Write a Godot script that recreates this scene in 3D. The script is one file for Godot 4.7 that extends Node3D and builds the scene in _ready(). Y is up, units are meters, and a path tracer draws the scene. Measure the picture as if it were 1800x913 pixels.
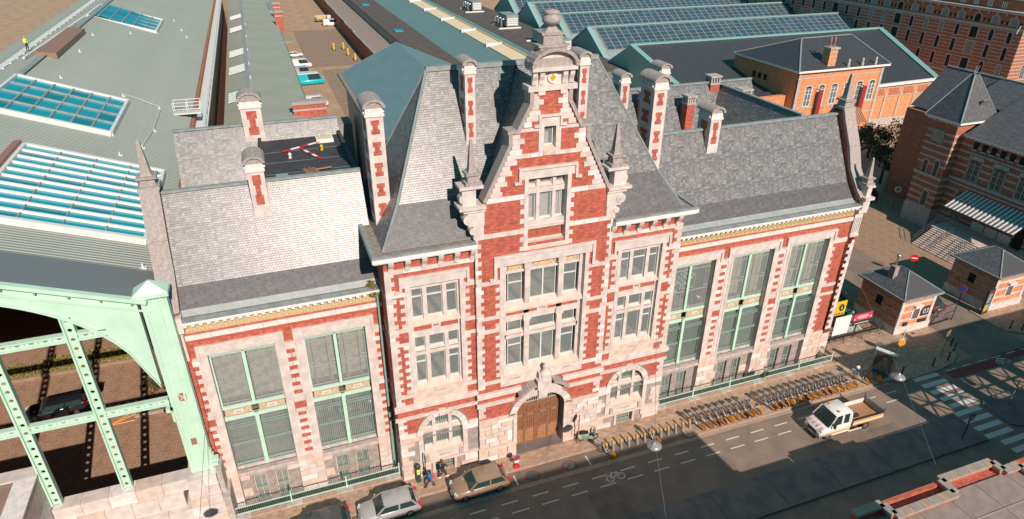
extends Node3D
# Town hall street scene. x runs along the street facade, y is up, z points to the street.

class MB:
	var v := PackedVector3Array()
	var n := PackedVector3Array()
	var u := PackedVector2Array()
	var c := PackedColorArray()
	var col := Color.WHITE
	func tri(a: Vector3, b: Vector3, d: Vector3, ua := Vector2.ZERO, ub := Vector2.ZERO, ud := Vector2.ZERO):
		var m := (b - a).cross(d - a).normalized()
		v.append_array([a, d, b]); n.append_array([m, m, m]); u.append_array([ua, ud, ub]); c.append_array([col, col, col])
	func quad(a: Vector3, b: Vector3, d: Vector3, e: Vector3, uo := Vector2.ZERO):
		# corners counter-clockwise seen from outside; uv in metres, u along a-b, v downwards from e to a
		var w := (b - a).normalized()
		var f := func(p: Vector3): return uo + Vector2((p - a).dot(w), -((p - a) - w * (p - a).dot(w)).length())
		tri(a, b, d, f.call(a), f.call(b), f.call(d))
		tri(a, d, e, f.call(a), f.call(d), f.call(e))
	func box(x0: float, y0: float, z0: float, x1: float, y1: float, z1: float):
		hexa([Vector3(x0, y0, z1), Vector3(x1, y0, z1), Vector3(x1, y0, z0), Vector3(x0, y0, z0), Vector3(x0, y1, z1), Vector3(x1, y1, z1), Vector3(x1, y1, z0), Vector3(x0, y1, z0)])
	func hexa(p: Array):
		# 0-3 bottom (front left, front right, back right, back left), 4-7 top
		quad(p[0], p[1], p[5], p[4]); quad(p[1], p[2], p[6], p[5]); quad(p[2], p[3], p[7], p[6]); quad(p[3], p[0], p[4], p[7])
		quad(p[4], p[5], p[6], p[7]); quad(p[3], p[2], p[1], p[0])
	func obox(t: Transform3D, s: Vector3):
		var h := s / 2.0
		var p := []
		for y in [-1, 1]:
			for q in [[-1, 1], [1, 1], [1, -1], [-1, -1]]:
				p.append(t * Vector3(q[0] * h.x, y * h.y, q[1] * h.z))
		hexa(p)
	func beam(a: Vector3, b: Vector3, w: float, h: float, up := Vector3.UP):
		# a bar from a to b, h along up, w across
		var d := (b - a).normalized()
		var s := d.cross(up).normalized()
		if s.length() < 0.5:
			s = d.cross(Vector3.FORWARD).normalized()
		var t := Transform3D(Basis(s, s.cross(d) * -1.0, d), (a + b) / 2.0)
		if t.basis.determinant() < 0: t.basis.x = -t.basis.x
		obox(t, Vector3(w, h, (b - a).length()))
	func tube(pts: Array, r: Variant, sides := 6, caps := true):
		var rings := []
		var prev := Vector3.ZERO
		for i in pts.size():
			var d: Vector3 = (pts[mini(i + 1, pts.size() - 1)] - pts[maxi(i - 1, 0)]).normalized()
			var x := d.cross(Vector3.UP if absf(d.y) < 0.9 else Vector3.RIGHT).normalized() if prev == Vector3.ZERO else (prev - d * prev.dot(d)).normalized()
			prev = x
			var y := d.cross(x)
			var ring := []
			var rr: float = r[i] if r is Array else r
			for k in sides:
				var a := TAU * k / sides
				ring.append(pts[i] + (x * cos(a) + y * sin(a)) * rr)
			rings.append(ring)
		skin(rings, true)
		if caps:
			fan(rings[0], true); fan(rings[-1], false)
	func skin(rings: Array, closed := true, smooth := true):
		var rows := rings.size()
		var cols: int = rings[0].size()
		var cent := []
		for i in rows - 1:
			for k in (cols if closed else cols - 1):
				var k1 := (k + 1) % cols
				var a: Vector3 = rings[i][k]
				var b: Vector3 = rings[i][k1]
				var d: Vector3 = rings[i + 1][k1]
				var e: Vector3 = rings[i + 1][k]
				var s := v.size()
				tri(a, b, d); tri(a, d, e)
				if smooth:
					var idx := [a, d, b, a, e, d]
					for j in 6:
						cent.append([s + j, idx[j]])
		if smooth:
			var acc := {}
			for q in cent:
				var key := Vector3i((q[1] * 2000.0).round())
				acc[key] = acc.get(key, Vector3.ZERO) + n[q[0]]
			for q in cent:
				var m: Vector3 = acc[Vector3i((q[1] * 2000.0).round())].normalized()
				if m.dot(n[q[0]]) > 0.5:
					n[q[0]] = m
	func fan(ring: Array, flip: bool):
		var m := Vector3.ZERO
		for p in ring: m += p
		m /= ring.size()
		for k in ring.size():
			if flip: tri(m, ring[(k + 1) % ring.size()], ring[k])
			else: tri(m, ring[k], ring[(k + 1) % ring.size()])
	func lathe(prof: Array, o: Vector3, sides := 12, sx := 1.0, sz := 1.0):
		# prof: [radius, height] from bottom to top
		var rings := []
		for p in prof:
			var ring := []
			for k in sides:
				var a := -TAU * (k + 0.5) / sides
				ring.append(o + Vector3(cos(a) * p[0] * sx, p[1], sin(a) * p[0] * sz))
			rings.append(ring)
		skin(rings)
		fan(rings[-1], false); fan(rings[0], true)
	func prism(poly: Array, t: Transform3D, d: float):
		# poly in the local xy plane, extruded from z=0 to z=d
		var p2 := PackedVector2Array(poly)
		if Geometry2D.is_polygon_clockwise(p2): p2.reverse()
		var ix := Geometry2D.triangulate_polygon(p2)
		for i in range(0, ix.size(), 3):
			var a := p2[ix[i]]
			var b := p2[ix[i + 1]]
			var e := p2[ix[i + 2]]
			if (b - a).cross(e - a) < 0:
				var s := b
				b = e; e = s
			tri(t * Vector3(a.x, a.y, d), t * Vector3(b.x, b.y, d), t * Vector3(e.x, e.y, d), a, b, e)
			tri(t * Vector3(a.x, a.y, 0), t * Vector3(e.x, e.y, 0), t * Vector3(b.x, b.y, 0), a, e, b)
		for i in p2.size():
			var a := p2[i]
			var b := p2[(i + 1) % p2.size()]
			quad(t * Vector3(a.x, a.y, 0), t * Vector3(b.x, b.y, 0), t * Vector3(b.x, b.y, d), t * Vector3(a.x, a.y, d))
	func mesh() -> ArrayMesh:
		var a := []
		a.resize(Mesh.ARRAY_MAX)
		a[Mesh.ARRAY_VERTEX] = v; a[Mesh.ARRAY_NORMAL] = n; a[Mesh.ARRAY_TEX_UV] = u
		for x in c:
			if x != Color.WHITE:
				a[Mesh.ARRAY_COLOR] = c
				break
		var m := ArrayMesh.new()
		m.add_surface_from_arrays(Mesh.PRIMITIVE_TRIANGLES, a)
		return m

var M := {}
var taken := {}
var boxes := {}
var rng := RandomNumberGenerator.new()

func numbered(called: String, parent: Node) -> String:
	var key := str(parent.get_instance_id()) + called
	var k: int = taken.get(key, 0)
	taken[key] = k + 1
	return called if k == 0 else "%s_%03d" % [called, k]

func thing(called: String, label: String, category: String, at := Vector3.ZERO, turn := 0.0, group := "") -> Node3D:
	var o := Node3D.new()
	o.name = numbered(called, self)
	add_child(o, true)
	o.position = at; o.rotation.y = turn
	return tag(o, label, category, group)

func tag(o: Node3D, label: String, category := "", group := "", kind := "") -> Node3D:
	if label: o.set_meta("label", label)
	if category: o.set_meta("category", category)
	if group: o.set_meta("group", group)
	if kind: o.set_meta("kind", kind)
	return o

func obj(called: String, b: Variant, m: Variant, parent: Node = self) -> MeshInstance3D:
	var o := MeshInstance3D.new()
	o.name = numbered(called, parent)
	o.mesh = b.mesh() if b is MB else b
	o.material_override = M[m] if m is String else m
	parent.add_child(o, true)
	return o

func part(called: String, parent: Node) -> Node3D:
	var o := Node3D.new()
	o.name = numbered(called, parent)
	parent.add_child(o, true)
	return o

func struct(called: String, b: MB, m: Variant) -> MeshInstance3D:
	var o := obj(called, b, m)
	o.set_meta("kind", "structure")
	return o

func stuff(o: Node3D) -> Node3D:
	o.set_meta("kind", "stuff")
	return o

func copy(o: Node3D, at: Vector3, turn: float, label := "", called := "") -> Node3D:
	var d: Node3D = o.duplicate()
	d.name = numbered(called if called else String(o.get_meta("base", o.name)), self)
	add_child(d, true)
	d.position = at; d.rotation.y = turn
	if label: d.set_meta("label", label)
	return d

func bm(w: float, h: float, d: float) -> BoxMesh:
	var k := Vector3i(roundi(w * 200), roundi(h * 200), roundi(d * 200))
	if not boxes.has(k):
		var m := BoxMesh.new()
		m.size = Vector3(w, h, d)
		boxes[k] = m
	return boxes[k]

func piece(called: String, x0: float, y0: float, z0: float, x1: float, y1: float, z1: float, m: Variant, parent: Node) -> MeshInstance3D:
	var o := obj(called, bm(x1 - x0, y1 - y0, z1 - z0), m, parent)
	o.position = Vector3(x0 + x1, y0 + y1, z0 + z1) / 2.0
	return o

# ---------------------------------------------------------------- materials
func fbm(sd: int, freq: float, oct := 4, size := 256) -> Image:
	var f := FastNoiseLite.new()
	f.seed = sd; f.frequency = freq; f.fractal_octaves = oct
	return f.get_seamless_image(size, size)

func lin(r: float, g: float, b: float) -> Color:
	return Color(r, g, b).linear_to_srgb()

func plain(called: String, col: Color, rough := 0.8, metal := 0.0, spec := 0.5) -> StandardMaterial3D:
	var m := StandardMaterial3D.new()
	m.resource_name = called
	m.albedo_color = col.linear_to_srgb(); m.roughness = rough; m.metallic = metal; m.metallic_specular = spec
	M[called] = m
	return m

func image_mat(called: String, im: Image, metres: float, rough: float, tri := true, spec := 0.5) -> StandardMaterial3D:
	var m := plain(called, Color.WHITE, rough, 0.0, spec)
	m.albedo_texture = ImageTexture.create_from_image(im)
	m.uv1_scale = Vector3.ONE / metres
	m.texture_repeat = true
	if tri:
		m.uv1_triplanar = true; m.uv1_world_triplanar = true; m.uv1_triplanar_sharpness = 8.0
	return m

func blotch(called: String, a: Color, b: Color, metres: float, rough: float, sd: int, fine := 0.25, freq := 0.012) -> StandardMaterial3D:
	# two linear tones mixed by coarse noise with a fine grain
	var size := 256
	var n1 := fbm(sd, freq, 4, size)
	var n2 := fbm(sd + 7, 0.2, 2, size)
	var im := Image.create(size, size, false, Image.FORMAT_RGB8)
	for y in size:
		for x in size:
			var k := clampf((n1.get_pixel(x, y).r - 0.5) * 1.7 + 0.5, 0, 1)
			var g := 1.0 + (n2.get_pixel(x, y).r - 0.5) * fine * 2.0
			var q := a.lerp(b, k)
			im.set_pixel(x, y, lin(clampf(q.r * g, 0, 1), clampf(q.g * g, 0, 1), clampf(q.b * g, 0, 1)))
	return image_mat(called, im, metres, rough)

func courses(called: String, metres: float, cols: int, rows: int, joint: float, tones: Array, jointcol: Color, rough: float, sd: int, tri := true, streak := 0.15, bump := 0.0, size := 512) -> StandardMaterial3D:
	# running bond of brick, slate or setts; each piece takes a tone
	var r := RandomNumberGenerator.new()
	r.seed = sd
	var n1 := fbm(sd + 3, 0.008, 4, size)
	var n2 := fbm(sd + 5, 0.15, 2, size)
	var tone := []
	for j in rows:
		var line := []
		for i in cols:
			var t: Color = tones[r.randi() % tones.size()]
			line.append(t * r.randf_range(1.0 - streak, 1.0 + streak))
		tone.append(line)
	var im := Image.create(size, size, false, Image.FORMAT_RGB8)
	var hm := Image.create(size, size, false, Image.FORMAT_RGB8)
	var ch := float(size) / rows
	var cw := float(size) / cols
	for y in size:
		var j := int(y / ch)
		var fy := y / ch - j
		for x in size:
			var xx := fposmod(x + (cw * 0.5 if j % 2 else 0.0), size)
			var i := int(xx / cw)
			var fx := xx / cw - i
			var q: Color = tone[j][mini(i, cols - 1)]
			var h := 0.75 + 0.2 * fy
			if fy * ch < joint or fx * cw < joint:
				q = jointcol; h = 0.3
			var g := (0.8 + n1.get_pixel(x, y).r * 0.4) * (0.9 + n2.get_pixel(x, y).r * 0.2)
			im.set_pixel(x, y, lin(clampf(q.r * g, 0, 1), clampf(q.g * g, 0, 1), clampf(q.b * g, 0, 1)))
			if bump > 0: hm.set_pixel(x, y, Color(h, h, h))
	var m := image_mat(called, im, metres, rough, tri)
	if bump > 0:
		m.heightmap_enabled = true
		m.heightmap_scale = bump
		m.heightmap_texture = ImageTexture.create_from_image(hm)
	return m

func glass(called: String, tint: Color, alpha: float) -> StandardMaterial3D:
	var m := plain(called, tint, 0.03)
	m.transparency = BaseMaterial3D.TRANSPARENCY_ALPHA
	m.albedo_color.a = alpha
	return m

func make_materials():

	courses("brick", 1.92, 8, 24, 1.6, [Color(0.41, 0.09, 0.058), Color(0.44, 0.102, 0.066), Color(0.36, 0.076, 0.052), Color(0.47, 0.126, 0.08), Color(0.39, 0.083, 0.058)], Color(0.4, 0.19, 0.13), 0.85, 11)
	courses("orange_brick", 1.92, 8, 24, 1.2, [Color(0.62, 0.25, 0.11), Color(0.68, 0.3, 0.14), Color(0.57, 0.21, 0.09)], Color(0.55, 0.33, 0.2), 0.85, 12)
	courses("dark_brick", 1.92, 8, 24, 1.2, [Color(0.36, 0.13, 0.075), Color(0.42, 0.16, 0.09), Color(0.31, 0.1, 0.06)], Color(0.36, 0.2, 0.13), 0.85, 13)
	courses("slate", 2.4, 12, 16, 1.6, [Color(0.15, 0.15, 0.155), Color(0.19, 0.188, 0.19), Color(0.12, 0.122, 0.13), Color(0.17, 0.168, 0.172), Color(0.21, 0.208, 0.21)], Color(0.07, 0.07, 0.075), 0.36, 14, false, 0.18, 0.8)
	courses("new_slate", 2.4, 12, 16, 1.2, [Color(0.095, 0.092, 0.1), Color(0.11, 0.107, 0.115), Color(0.085, 0.083, 0.092)], Color(0.05, 0.05, 0.055), 0.5, 15, false, 0.1, 0.6)
	courses("dark_roofing", 4.0, 2, 16, 0.9, [Color(0.05, 0.05, 0.058), Color(0.056, 0.056, 0.064)], Color(0.035, 0.035, 0.042), 0.55, 16, false, 0.06)
	courses("setts", 1.6, 12, 16, 2.0, [Color(0.34, 0.215, 0.14), Color(0.37, 0.235, 0.155), Color(0.3, 0.19, 0.13), Color(0.35, 0.22, 0.15)], Color(0.15, 0.1, 0.07), 0.9, 17)
	courses("pavers", 3.2, 8, 16, 1.5, [Color(0.42, 0.28, 0.2), Color(0.45, 0.3, 0.215), Color(0.38, 0.255, 0.185)], Color(0.24, 0.155, 0.11), 0.9, 18)
	blotch("stone", Color(0.66, 0.58, 0.54), Color(0.53, 0.47, 0.45), 3.0, 0.8, 21, 0.12)
	blotch("stone_warm", Color(0.66, 0.53, 0.46), Color(0.54, 0.42, 0.36), 3.0, 0.8, 22, 0.12)
	blotch("stone_white", Color(0.74, 0.69, 0.665), Color(0.62, 0.57, 0.55), 2.0, 0.8, 23, 0.12)
	blotch("stone_grey", Color(0.5, 0.445, 0.42), Color(0.37, 0.325, 0.305), 2.0, 0.85, 24, 0.16)
	blotch("coping", Color(0.4, 0.345, 0.325), Color(0.3, 0.26, 0.245), 1.5, 0.85, 25, 0.2, 0.02)
	blotch("mortar", Color(0.36, 0.31, 0.28), Color(0.27, 0.23, 0.21), 2.0, 0.9, 26, 0.1)
	blotch("asphalt", Color(0.25, 0.185, 0.145), Color(0.195, 0.148, 0.118), 9.0, 0.9, 27, 0.16)
	blotch("asphalt_strip", Color(0.2, 0.145, 0.115), Color(0.155, 0.118, 0.096), 5.0, 0.9, 28, 0.2)
	blotch("platform", Color(0.2, 0.165, 0.152), Color(0.135, 0.118, 0.113), 6.0, 0.85, 29, 0.2)
	blotch("kerb", Color(0.42, 0.3, 0.225), Color(0.34, 0.245, 0.185), 1.6, 0.85, 30, 0.15)
	blotch("yard", Color(0.44, 0.29, 0.19), Color(0.36, 0.235, 0.155), 14.0, 0.95, 31, 0.12)
	blotch("yard_dark", Color(0.3, 0.21, 0.15), Color(0.25, 0.175, 0.13), 6.0, 0.95, 32, 0.25)
	blotch("bitumen", Color(0.055, 0.05, 0.055), Color(0.04, 0.037, 0.042), 4.0, 0.75, 33, 0.12)
	blotch("flat_roof", Color(0.12, 0.095, 0.082), Color(0.08, 0.066, 0.06), 7.0, 0.9, 34, 0.2)
	blotch("gravel_roof", Color(0.32, 0.25, 0.215), Color(0.26, 0.2, 0.172), 3.0, 0.9, 35, 0.12)
	blotch("zinc", Color(0.3, 0.33, 0.33), Color(0.22, 0.255, 0.26), 2.5, 0.5, 36, 0.1)
	blotch("zinc_stained", Color(0.27, 0.28, 0.27), Color(0.25, 0.165, 0.12), 1.5, 0.6, 37, 0.1)
	blotch("hall_sheet", Color(0.235, 0.265, 0.24), Color(0.21, 0.24, 0.22), 22.0, 0.45, 38, 0.05)
	blotch("shed_sheet", Color(0.3, 0.315, 0.265), Color(0.27, 0.29, 0.245), 25.0, 0.55, 39, 0.05)
	blotch("metal_roof", Color(0.17, 0.25, 0.26), Color(0.15, 0.225, 0.235), 8.0, 0.42, 40, 0.05)
	blotch("green_sheet", Color(0.145, 0.235, 0.235), Color(0.13, 0.215, 0.215), 18.0, 0.5, 41, 0.05)
	blotch("mint", Color(0.5, 0.72, 0.58), Color(0.46, 0.665, 0.54), 6.0, 0.5, 42, 0.04)
	blotch("mint_dark", Color(0.25, 0.36, 0.315), Color(0.21, 0.31, 0.27), 2.0, 0.5, 43, 0.05)
	blotch("frieze_cream", Color(0.62, 0.46, 0.3), Color(0.56, 0.4, 0.25), 0.8, 0.7, 44, 0.2, 0.03)
	blotch("frieze_green", Color(0.42, 0.38, 0.17), Color(0.5, 0.4, 0.2), 0.5, 0.6, 45, 0.3, 0.05)
	blotch("wood", Color(0.27, 0.125, 0.07), Color(0.2, 0.088, 0.05), 1.2, 0.6, 46, 0.2)
	blotch("wood_light", Color(0.42, 0.22, 0.11), Color(0.33, 0.165, 0.085), 1.2, 0.65, 47, 0.2)
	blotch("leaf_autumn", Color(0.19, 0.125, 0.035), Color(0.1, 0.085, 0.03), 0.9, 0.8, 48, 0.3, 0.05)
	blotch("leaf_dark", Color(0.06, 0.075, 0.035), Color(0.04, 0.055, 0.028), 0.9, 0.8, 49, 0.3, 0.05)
	blotch("bark", Color(0.09, 0.07, 0.05), Color(0.06, 0.048, 0.035), 0.5, 0.9, 50, 0.2)
	blotch("hedge", Color(0.33, 0.29, 0.06), Color(0.2, 0.2, 0.05), 0.7, 0.85, 51, 0.4, 0.06)
	blotch("planting", Color(0.14, 0.095, 0.03), Color(0.075, 0.075, 0.025), 0.6, 0.9, 52, 0.4, 0.06)
	blotch("blind", Color(0.27, 0.25, 0.175), Color(0.15, 0.14, 0.1), 2.2, 0.9, 53, 0.05, 0.015)
	blotch("room", Color(0.2, 0.155, 0.11), Color(0.14, 0.108, 0.078), 3.0, 0.9, 54, 0.1)
	blotch("concrete", Color(0.36, 0.31, 0.275), Color(0.29, 0.25, 0.225), 3.0, 0.85, 55, 0.12)
	blotch("weed", Color(0.24, 0.19, 0.03), Color(0.13, 0.14, 0.03), 0.3, 0.9, 56, 0.3, 0.06)
	plain("white_paint", Color(0.78, 0.74, 0.71), 0.6)
	plain("marking", Color(0.6, 0.54, 0.5), 0.75)
	plain("red_lane", Color(0.24, 0.05, 0.045), 0.85)
	plain("white_metal", Color(0.68, 0.68, 0.66), 0.45)
	plain("window_white", Color(0.62, 0.68, 0.68), 0.5)
	plain("lead_bar", Color(0.3, 0.3, 0.29), 0.5)
	plain("iron", Color(0.035, 0.04, 0.045), 0.5)
	plain("grey_metal", Color(0.22, 0.23, 0.235), 0.45, 0.3)
	plain("steel", Color(0.5, 0.5, 0.5), 0.3, 0.8)
	plain("dark_void", Color(0.012, 0.014, 0.016), 0.9)
	plain("rubber", Color(0.015, 0.015, 0.017), 0.8)
	plain("skylight_glass", Color(0.005, 0.3, 0.38), 0.15)
	plain("skylight_deep", Color(0.0, 0.2, 0.27), 0.15)
	plain("solar", Color(0.03, 0.075, 0.105), 0.12)
	plain("solar_b", Color(0.04, 0.095, 0.12), 0.14)
	plain("solar_frame", Color(0.42, 0.32, 0.3), 0.4)
	plain("polycarbonate", Color(0.72, 0.58, 0.4), 0.4)
	plain("ridge_metal", Color(0.22, 0.4, 0.38), 0.4)
	plain("orange", Color(0.75, 0.3, 0.015), 0.4)
	plain("yellow", Color(0.72, 0.45, 0.02), 0.5)
	plain("hivis", Color(0.6, 0.75, 0.03), 0.7)
	plain("red", Color(0.55, 0.02, 0.02), 0.4)
	plain("pink_red", Color(0.65, 0.04, 0.09), 0.6)
	plain("sign_blue", Color(0.02, 0.09, 0.4), 0.4)
	plain("cyan", Color(0.0, 0.36, 0.5), 0.5)
	plain("bike_grey", Color(0.34, 0.33, 0.33), 0.35, 0.3)
	plain("sign_back", Color(0.3, 0.19, 0.12), 0.5)
	plain("dark_green", Color(0.02, 0.06, 0.045), 0.5)
	plain("skin", Color(0.45, 0.26, 0.18), 0.6)
	plain("hair", Color(0.02, 0.014, 0.012), 0.6)
	plain("hair_brown", Color(0.28, 0.12, 0.04), 0.6)
	plain("denim", Color(0.03, 0.04, 0.06), 0.85)
	plain("black_cloth", Color(0.015, 0.015, 0.018), 0.85)
	plain("blue_cloth", Color(0.01, 0.2, 0.42), 0.8)
	plain("copper", Color(0.3, 0.16, 0.11), 0.5)
	plain("banner", Color(0.28, 0.02, 0.03), 0.7)
	plain("tail_light", Color(0.5, 0.015, 0.02), 0.2)
	plain("head_light", Color(0.55, 0.6, 0.62), 0.1)
	for q in [["car_black", 0.012, 0.014, 0.018], ["car_silver", 0.36, 0.35, 0.345], ["car_tan", 0.27, 0.185, 0.13], ["car_grey", 0.06, 0.06, 0.065], ["car_white", 0.72, 0.71, 0.7], ["car_teal", 0.02, 0.11, 0.12], ["van_turquoise", 0.0, 0.42, 0.5]]:
		var m := plain(q[0], Color(q[1], q[2], q[3]), 0.3)
		m.clearcoat_enabled = true; m.clearcoat = 0.8; m.clearcoat_roughness = 0.05
	glass("glass", Color(0.75, 0.85, 0.85), 0.12)
	plain("car_glass", Color(0.02, 0.045, 0.045), 0.04)
	for k in ["leaf_autumn", "leaf_dark", "hedge", "planting", "weed"]:
		M[k].backlight_enabled = true
		M[k].backlight = Color(0.25, 0.2, 0.05)
# ---------------------------------------------------------------- town hall
var th: Node3D

func wall_holes(b: MB, z: float, x0: float, x1: float, y0: float, y1: float, holes: Array, depth := 0.0, rev: MB = null):
	# front facing wall at z with rectangular holes [x0, y0, x1, y1]; reveals of the given depth go to rev
	var xs := [x0, x1]
	var ys := [y0, y1]
	for h in holes:
		for k in [0, 2]:
			if h[k] > x0 and h[k] < x1 and not xs.has(h[k]): xs.append(h[k])
		for k in [1, 3]:
			if h[k] > y0 and h[k] < y1 and not ys.has(h[k]): ys.append(h[k])
	xs.sort(); ys.sort()
	for i in xs.size() - 1:
		for j in ys.size() - 1:
			var cx: float = (xs[i] + xs[i + 1]) / 2.0
			var cy: float = (ys[j] + ys[j + 1]) / 2.0
			var open := false
			for h in holes:
				if cx > h[0] and cx < h[2] and cy > h[1] and cy < h[3]: open = true
			if not open:
				b.quad(Vector3(xs[i], ys[j], z), Vector3(xs[i + 1], ys[j], z), Vector3(xs[i + 1], ys[j + 1], z), Vector3(xs[i], ys[j + 1], z))
	if rev and depth > 0.0:
		for h in holes:
			reveal(rev, h, z, depth)

func reveal(b: MB, h: Array, z: float, d: float):
	b.quad(Vector3(h[0], h[1], z), Vector3(h[0], h[1], z - d), Vector3(h[0], h[3], z - d), Vector3(h[0], h[3], z))
	b.quad(Vector3(h[2], h[1], z - d), Vector3(h[2], h[1], z), Vector3(h[2], h[3], z), Vector3(h[2], h[3], z - d))
	b.quad(Vector3(h[0], h[3], z), Vector3(h[0], h[3], z - d), Vector3(h[2], h[3], z - d), Vector3(h[2], h[3], z))
	b.quad(Vector3(h[0], h[1], z - d), Vector3(h[0], h[1], z), Vector3(h[2], h[1], z), Vector3(h[2], h[1], z - d))

func hip_box(b: MB, z: float, proud: float, x0: float, y0: float, x1: float, y1: float):
	b.box(x0, y0, z - 0.06, x1, y1, z + proud)

const STONES := ["stone", "stone", "stone_white", "stone_warm", "stone"]

func toothed(called: String, x: float, dir: float, y0: float, y1: float, z: float, wa: float, wb: float, h := 0.3, proud := 0.03, parent: Node = null):
	# alternating short and long stones up a vertical edge; dir is where they reach into the brick
	var n := maxi(1, roundi((y1 - y0) / h))
	var hh := (y1 - y0) / n
	for i in n:
		var w := (wa if i % 2 else wb) + rng.randf_range(-0.03, 0.03)
		var o := obj(called, bm(w, hh - 0.012, 0.1 + proud), STONES[rng.randi() % 5], parent if parent else th)
		o.position = Vector3(x + dir * w / 2.0, y0 + hh * (i + 0.5), z + proud / 2.0 - 0.05 + rng.randf_range(-0.004, 0.004))

func band(called: String, x0: float, x1: float, y0: float, y1: float, z: float, proud: float, m := "stone", step := 1.3):
	# a string course laid in single stones
	var n := maxi(1, roundi((x1 - x0) / step))
	var w := (x1 - x0) / n
	for i in n:
		var o := obj(called, bm(w - 0.014, y1 - y0, 0.1 + proud), m if rng.randf() < 0.7 else "stone_white", th)
		o.position = Vector3(x0 + w * (i + 0.5), (y0 + y1) / 2.0, z + proud / 2.0 - 0.05)

func ashlar(called: String, x0: float, x1: float, y0: float, y1: float, z: float, bw: float, bh: float, proud := 0.05, skip := []):
	var rows := maxi(1, roundi((y1 - y0) / bh))
	var hh := (y1 - y0) / rows
	for j in rows:
		var x := x0
		var first := true
		while x < x1 - 0.02:
			var w := bw * rng.randf_range(0.8, 1.2)
			if first and j % 2: w = bw * 0.5
			first = false
			if x1 - x - w < bw * 0.4: w = x1 - x
			var ya := y0 + hh * j
			var hit := false
			for s in skip:
				if x + w > s[0] + 0.05 and x < s[2] - 0.05 and ya + hh > s[1] + 0.05 and ya < s[3] - 0.05: hit = true
			if not hit:
				var o := obj(called, bm(snappedf(w, 0.05) - 0.045, hh - 0.045, 0.1 + proud), ["stone", "stone_warm", "stone_warm", "stone_white", "stone_warm"][rng.randi() % 5], th)
				o.position = Vector3(x + w / 2.0, ya + hh / 2.0, z + proud / 2.0 - 0.05 + rng.randf_range(-0.006, 0.006))
			x += w

func hood(called: String, cx: float, hw: float, top: float, foot: float, th_: float, z: float, m := "stone"):
	# square hood mould: lintel slab, two drops and two turned feet
	var b := MB.new()
	b.box(cx - hw, top - th_, z - 0.05, cx + hw, top, z + 0.16)
	for s in [-1, 1]:
		var xa: float = cx + s * hw
		b.box(minf(xa, xa - s * th_), foot, z - 0.05, maxf(xa, xa - s * th_), top - th_ - 0.001, z + 0.16)
		b.box(minf(xa + s * 0.003, xa + s * 0.3), foot - 0.001, z - 0.05, maxf(xa + s * 0.003, xa + s * 0.3), foot + 0.17, z + 0.17)
	# the flat stones inside the mould
	b.box(cx - hw + th_ + 0.003, top - th_ - 0.62, z - 0.05, cx + hw - th_ - 0.003, top - th_ - 0.003, z + 0.05)
	obj(called, b, m, th)

func bars_grid(b: MB, x0: float, x1: float, y0: float, y1: float, z: float, n: int, rails: Array, t := 0.022, spikes := 0.0):
	for i in n + 1:
		var x := lerpf(x0, x1, float(i) / n)
		b.box(x - t / 2, y0, z - t / 2, x + t / 2, y1 + spikes, z + t / 2)
	for y in rails:
		b.box(x0, y - 0.03, z - 0.028, x1, y + 0.03, z + 0.028)

func pane(parent: Node, x0: float, y0: float, x1: float, y1: float, z: float):
	var o := obj("pane", bm(x1 - x0, y1 - y0, 0.012), "glass", parent)
	o.position = Vector3((x0 + x1) / 2, (y0 + y1) / 2, z)

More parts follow.
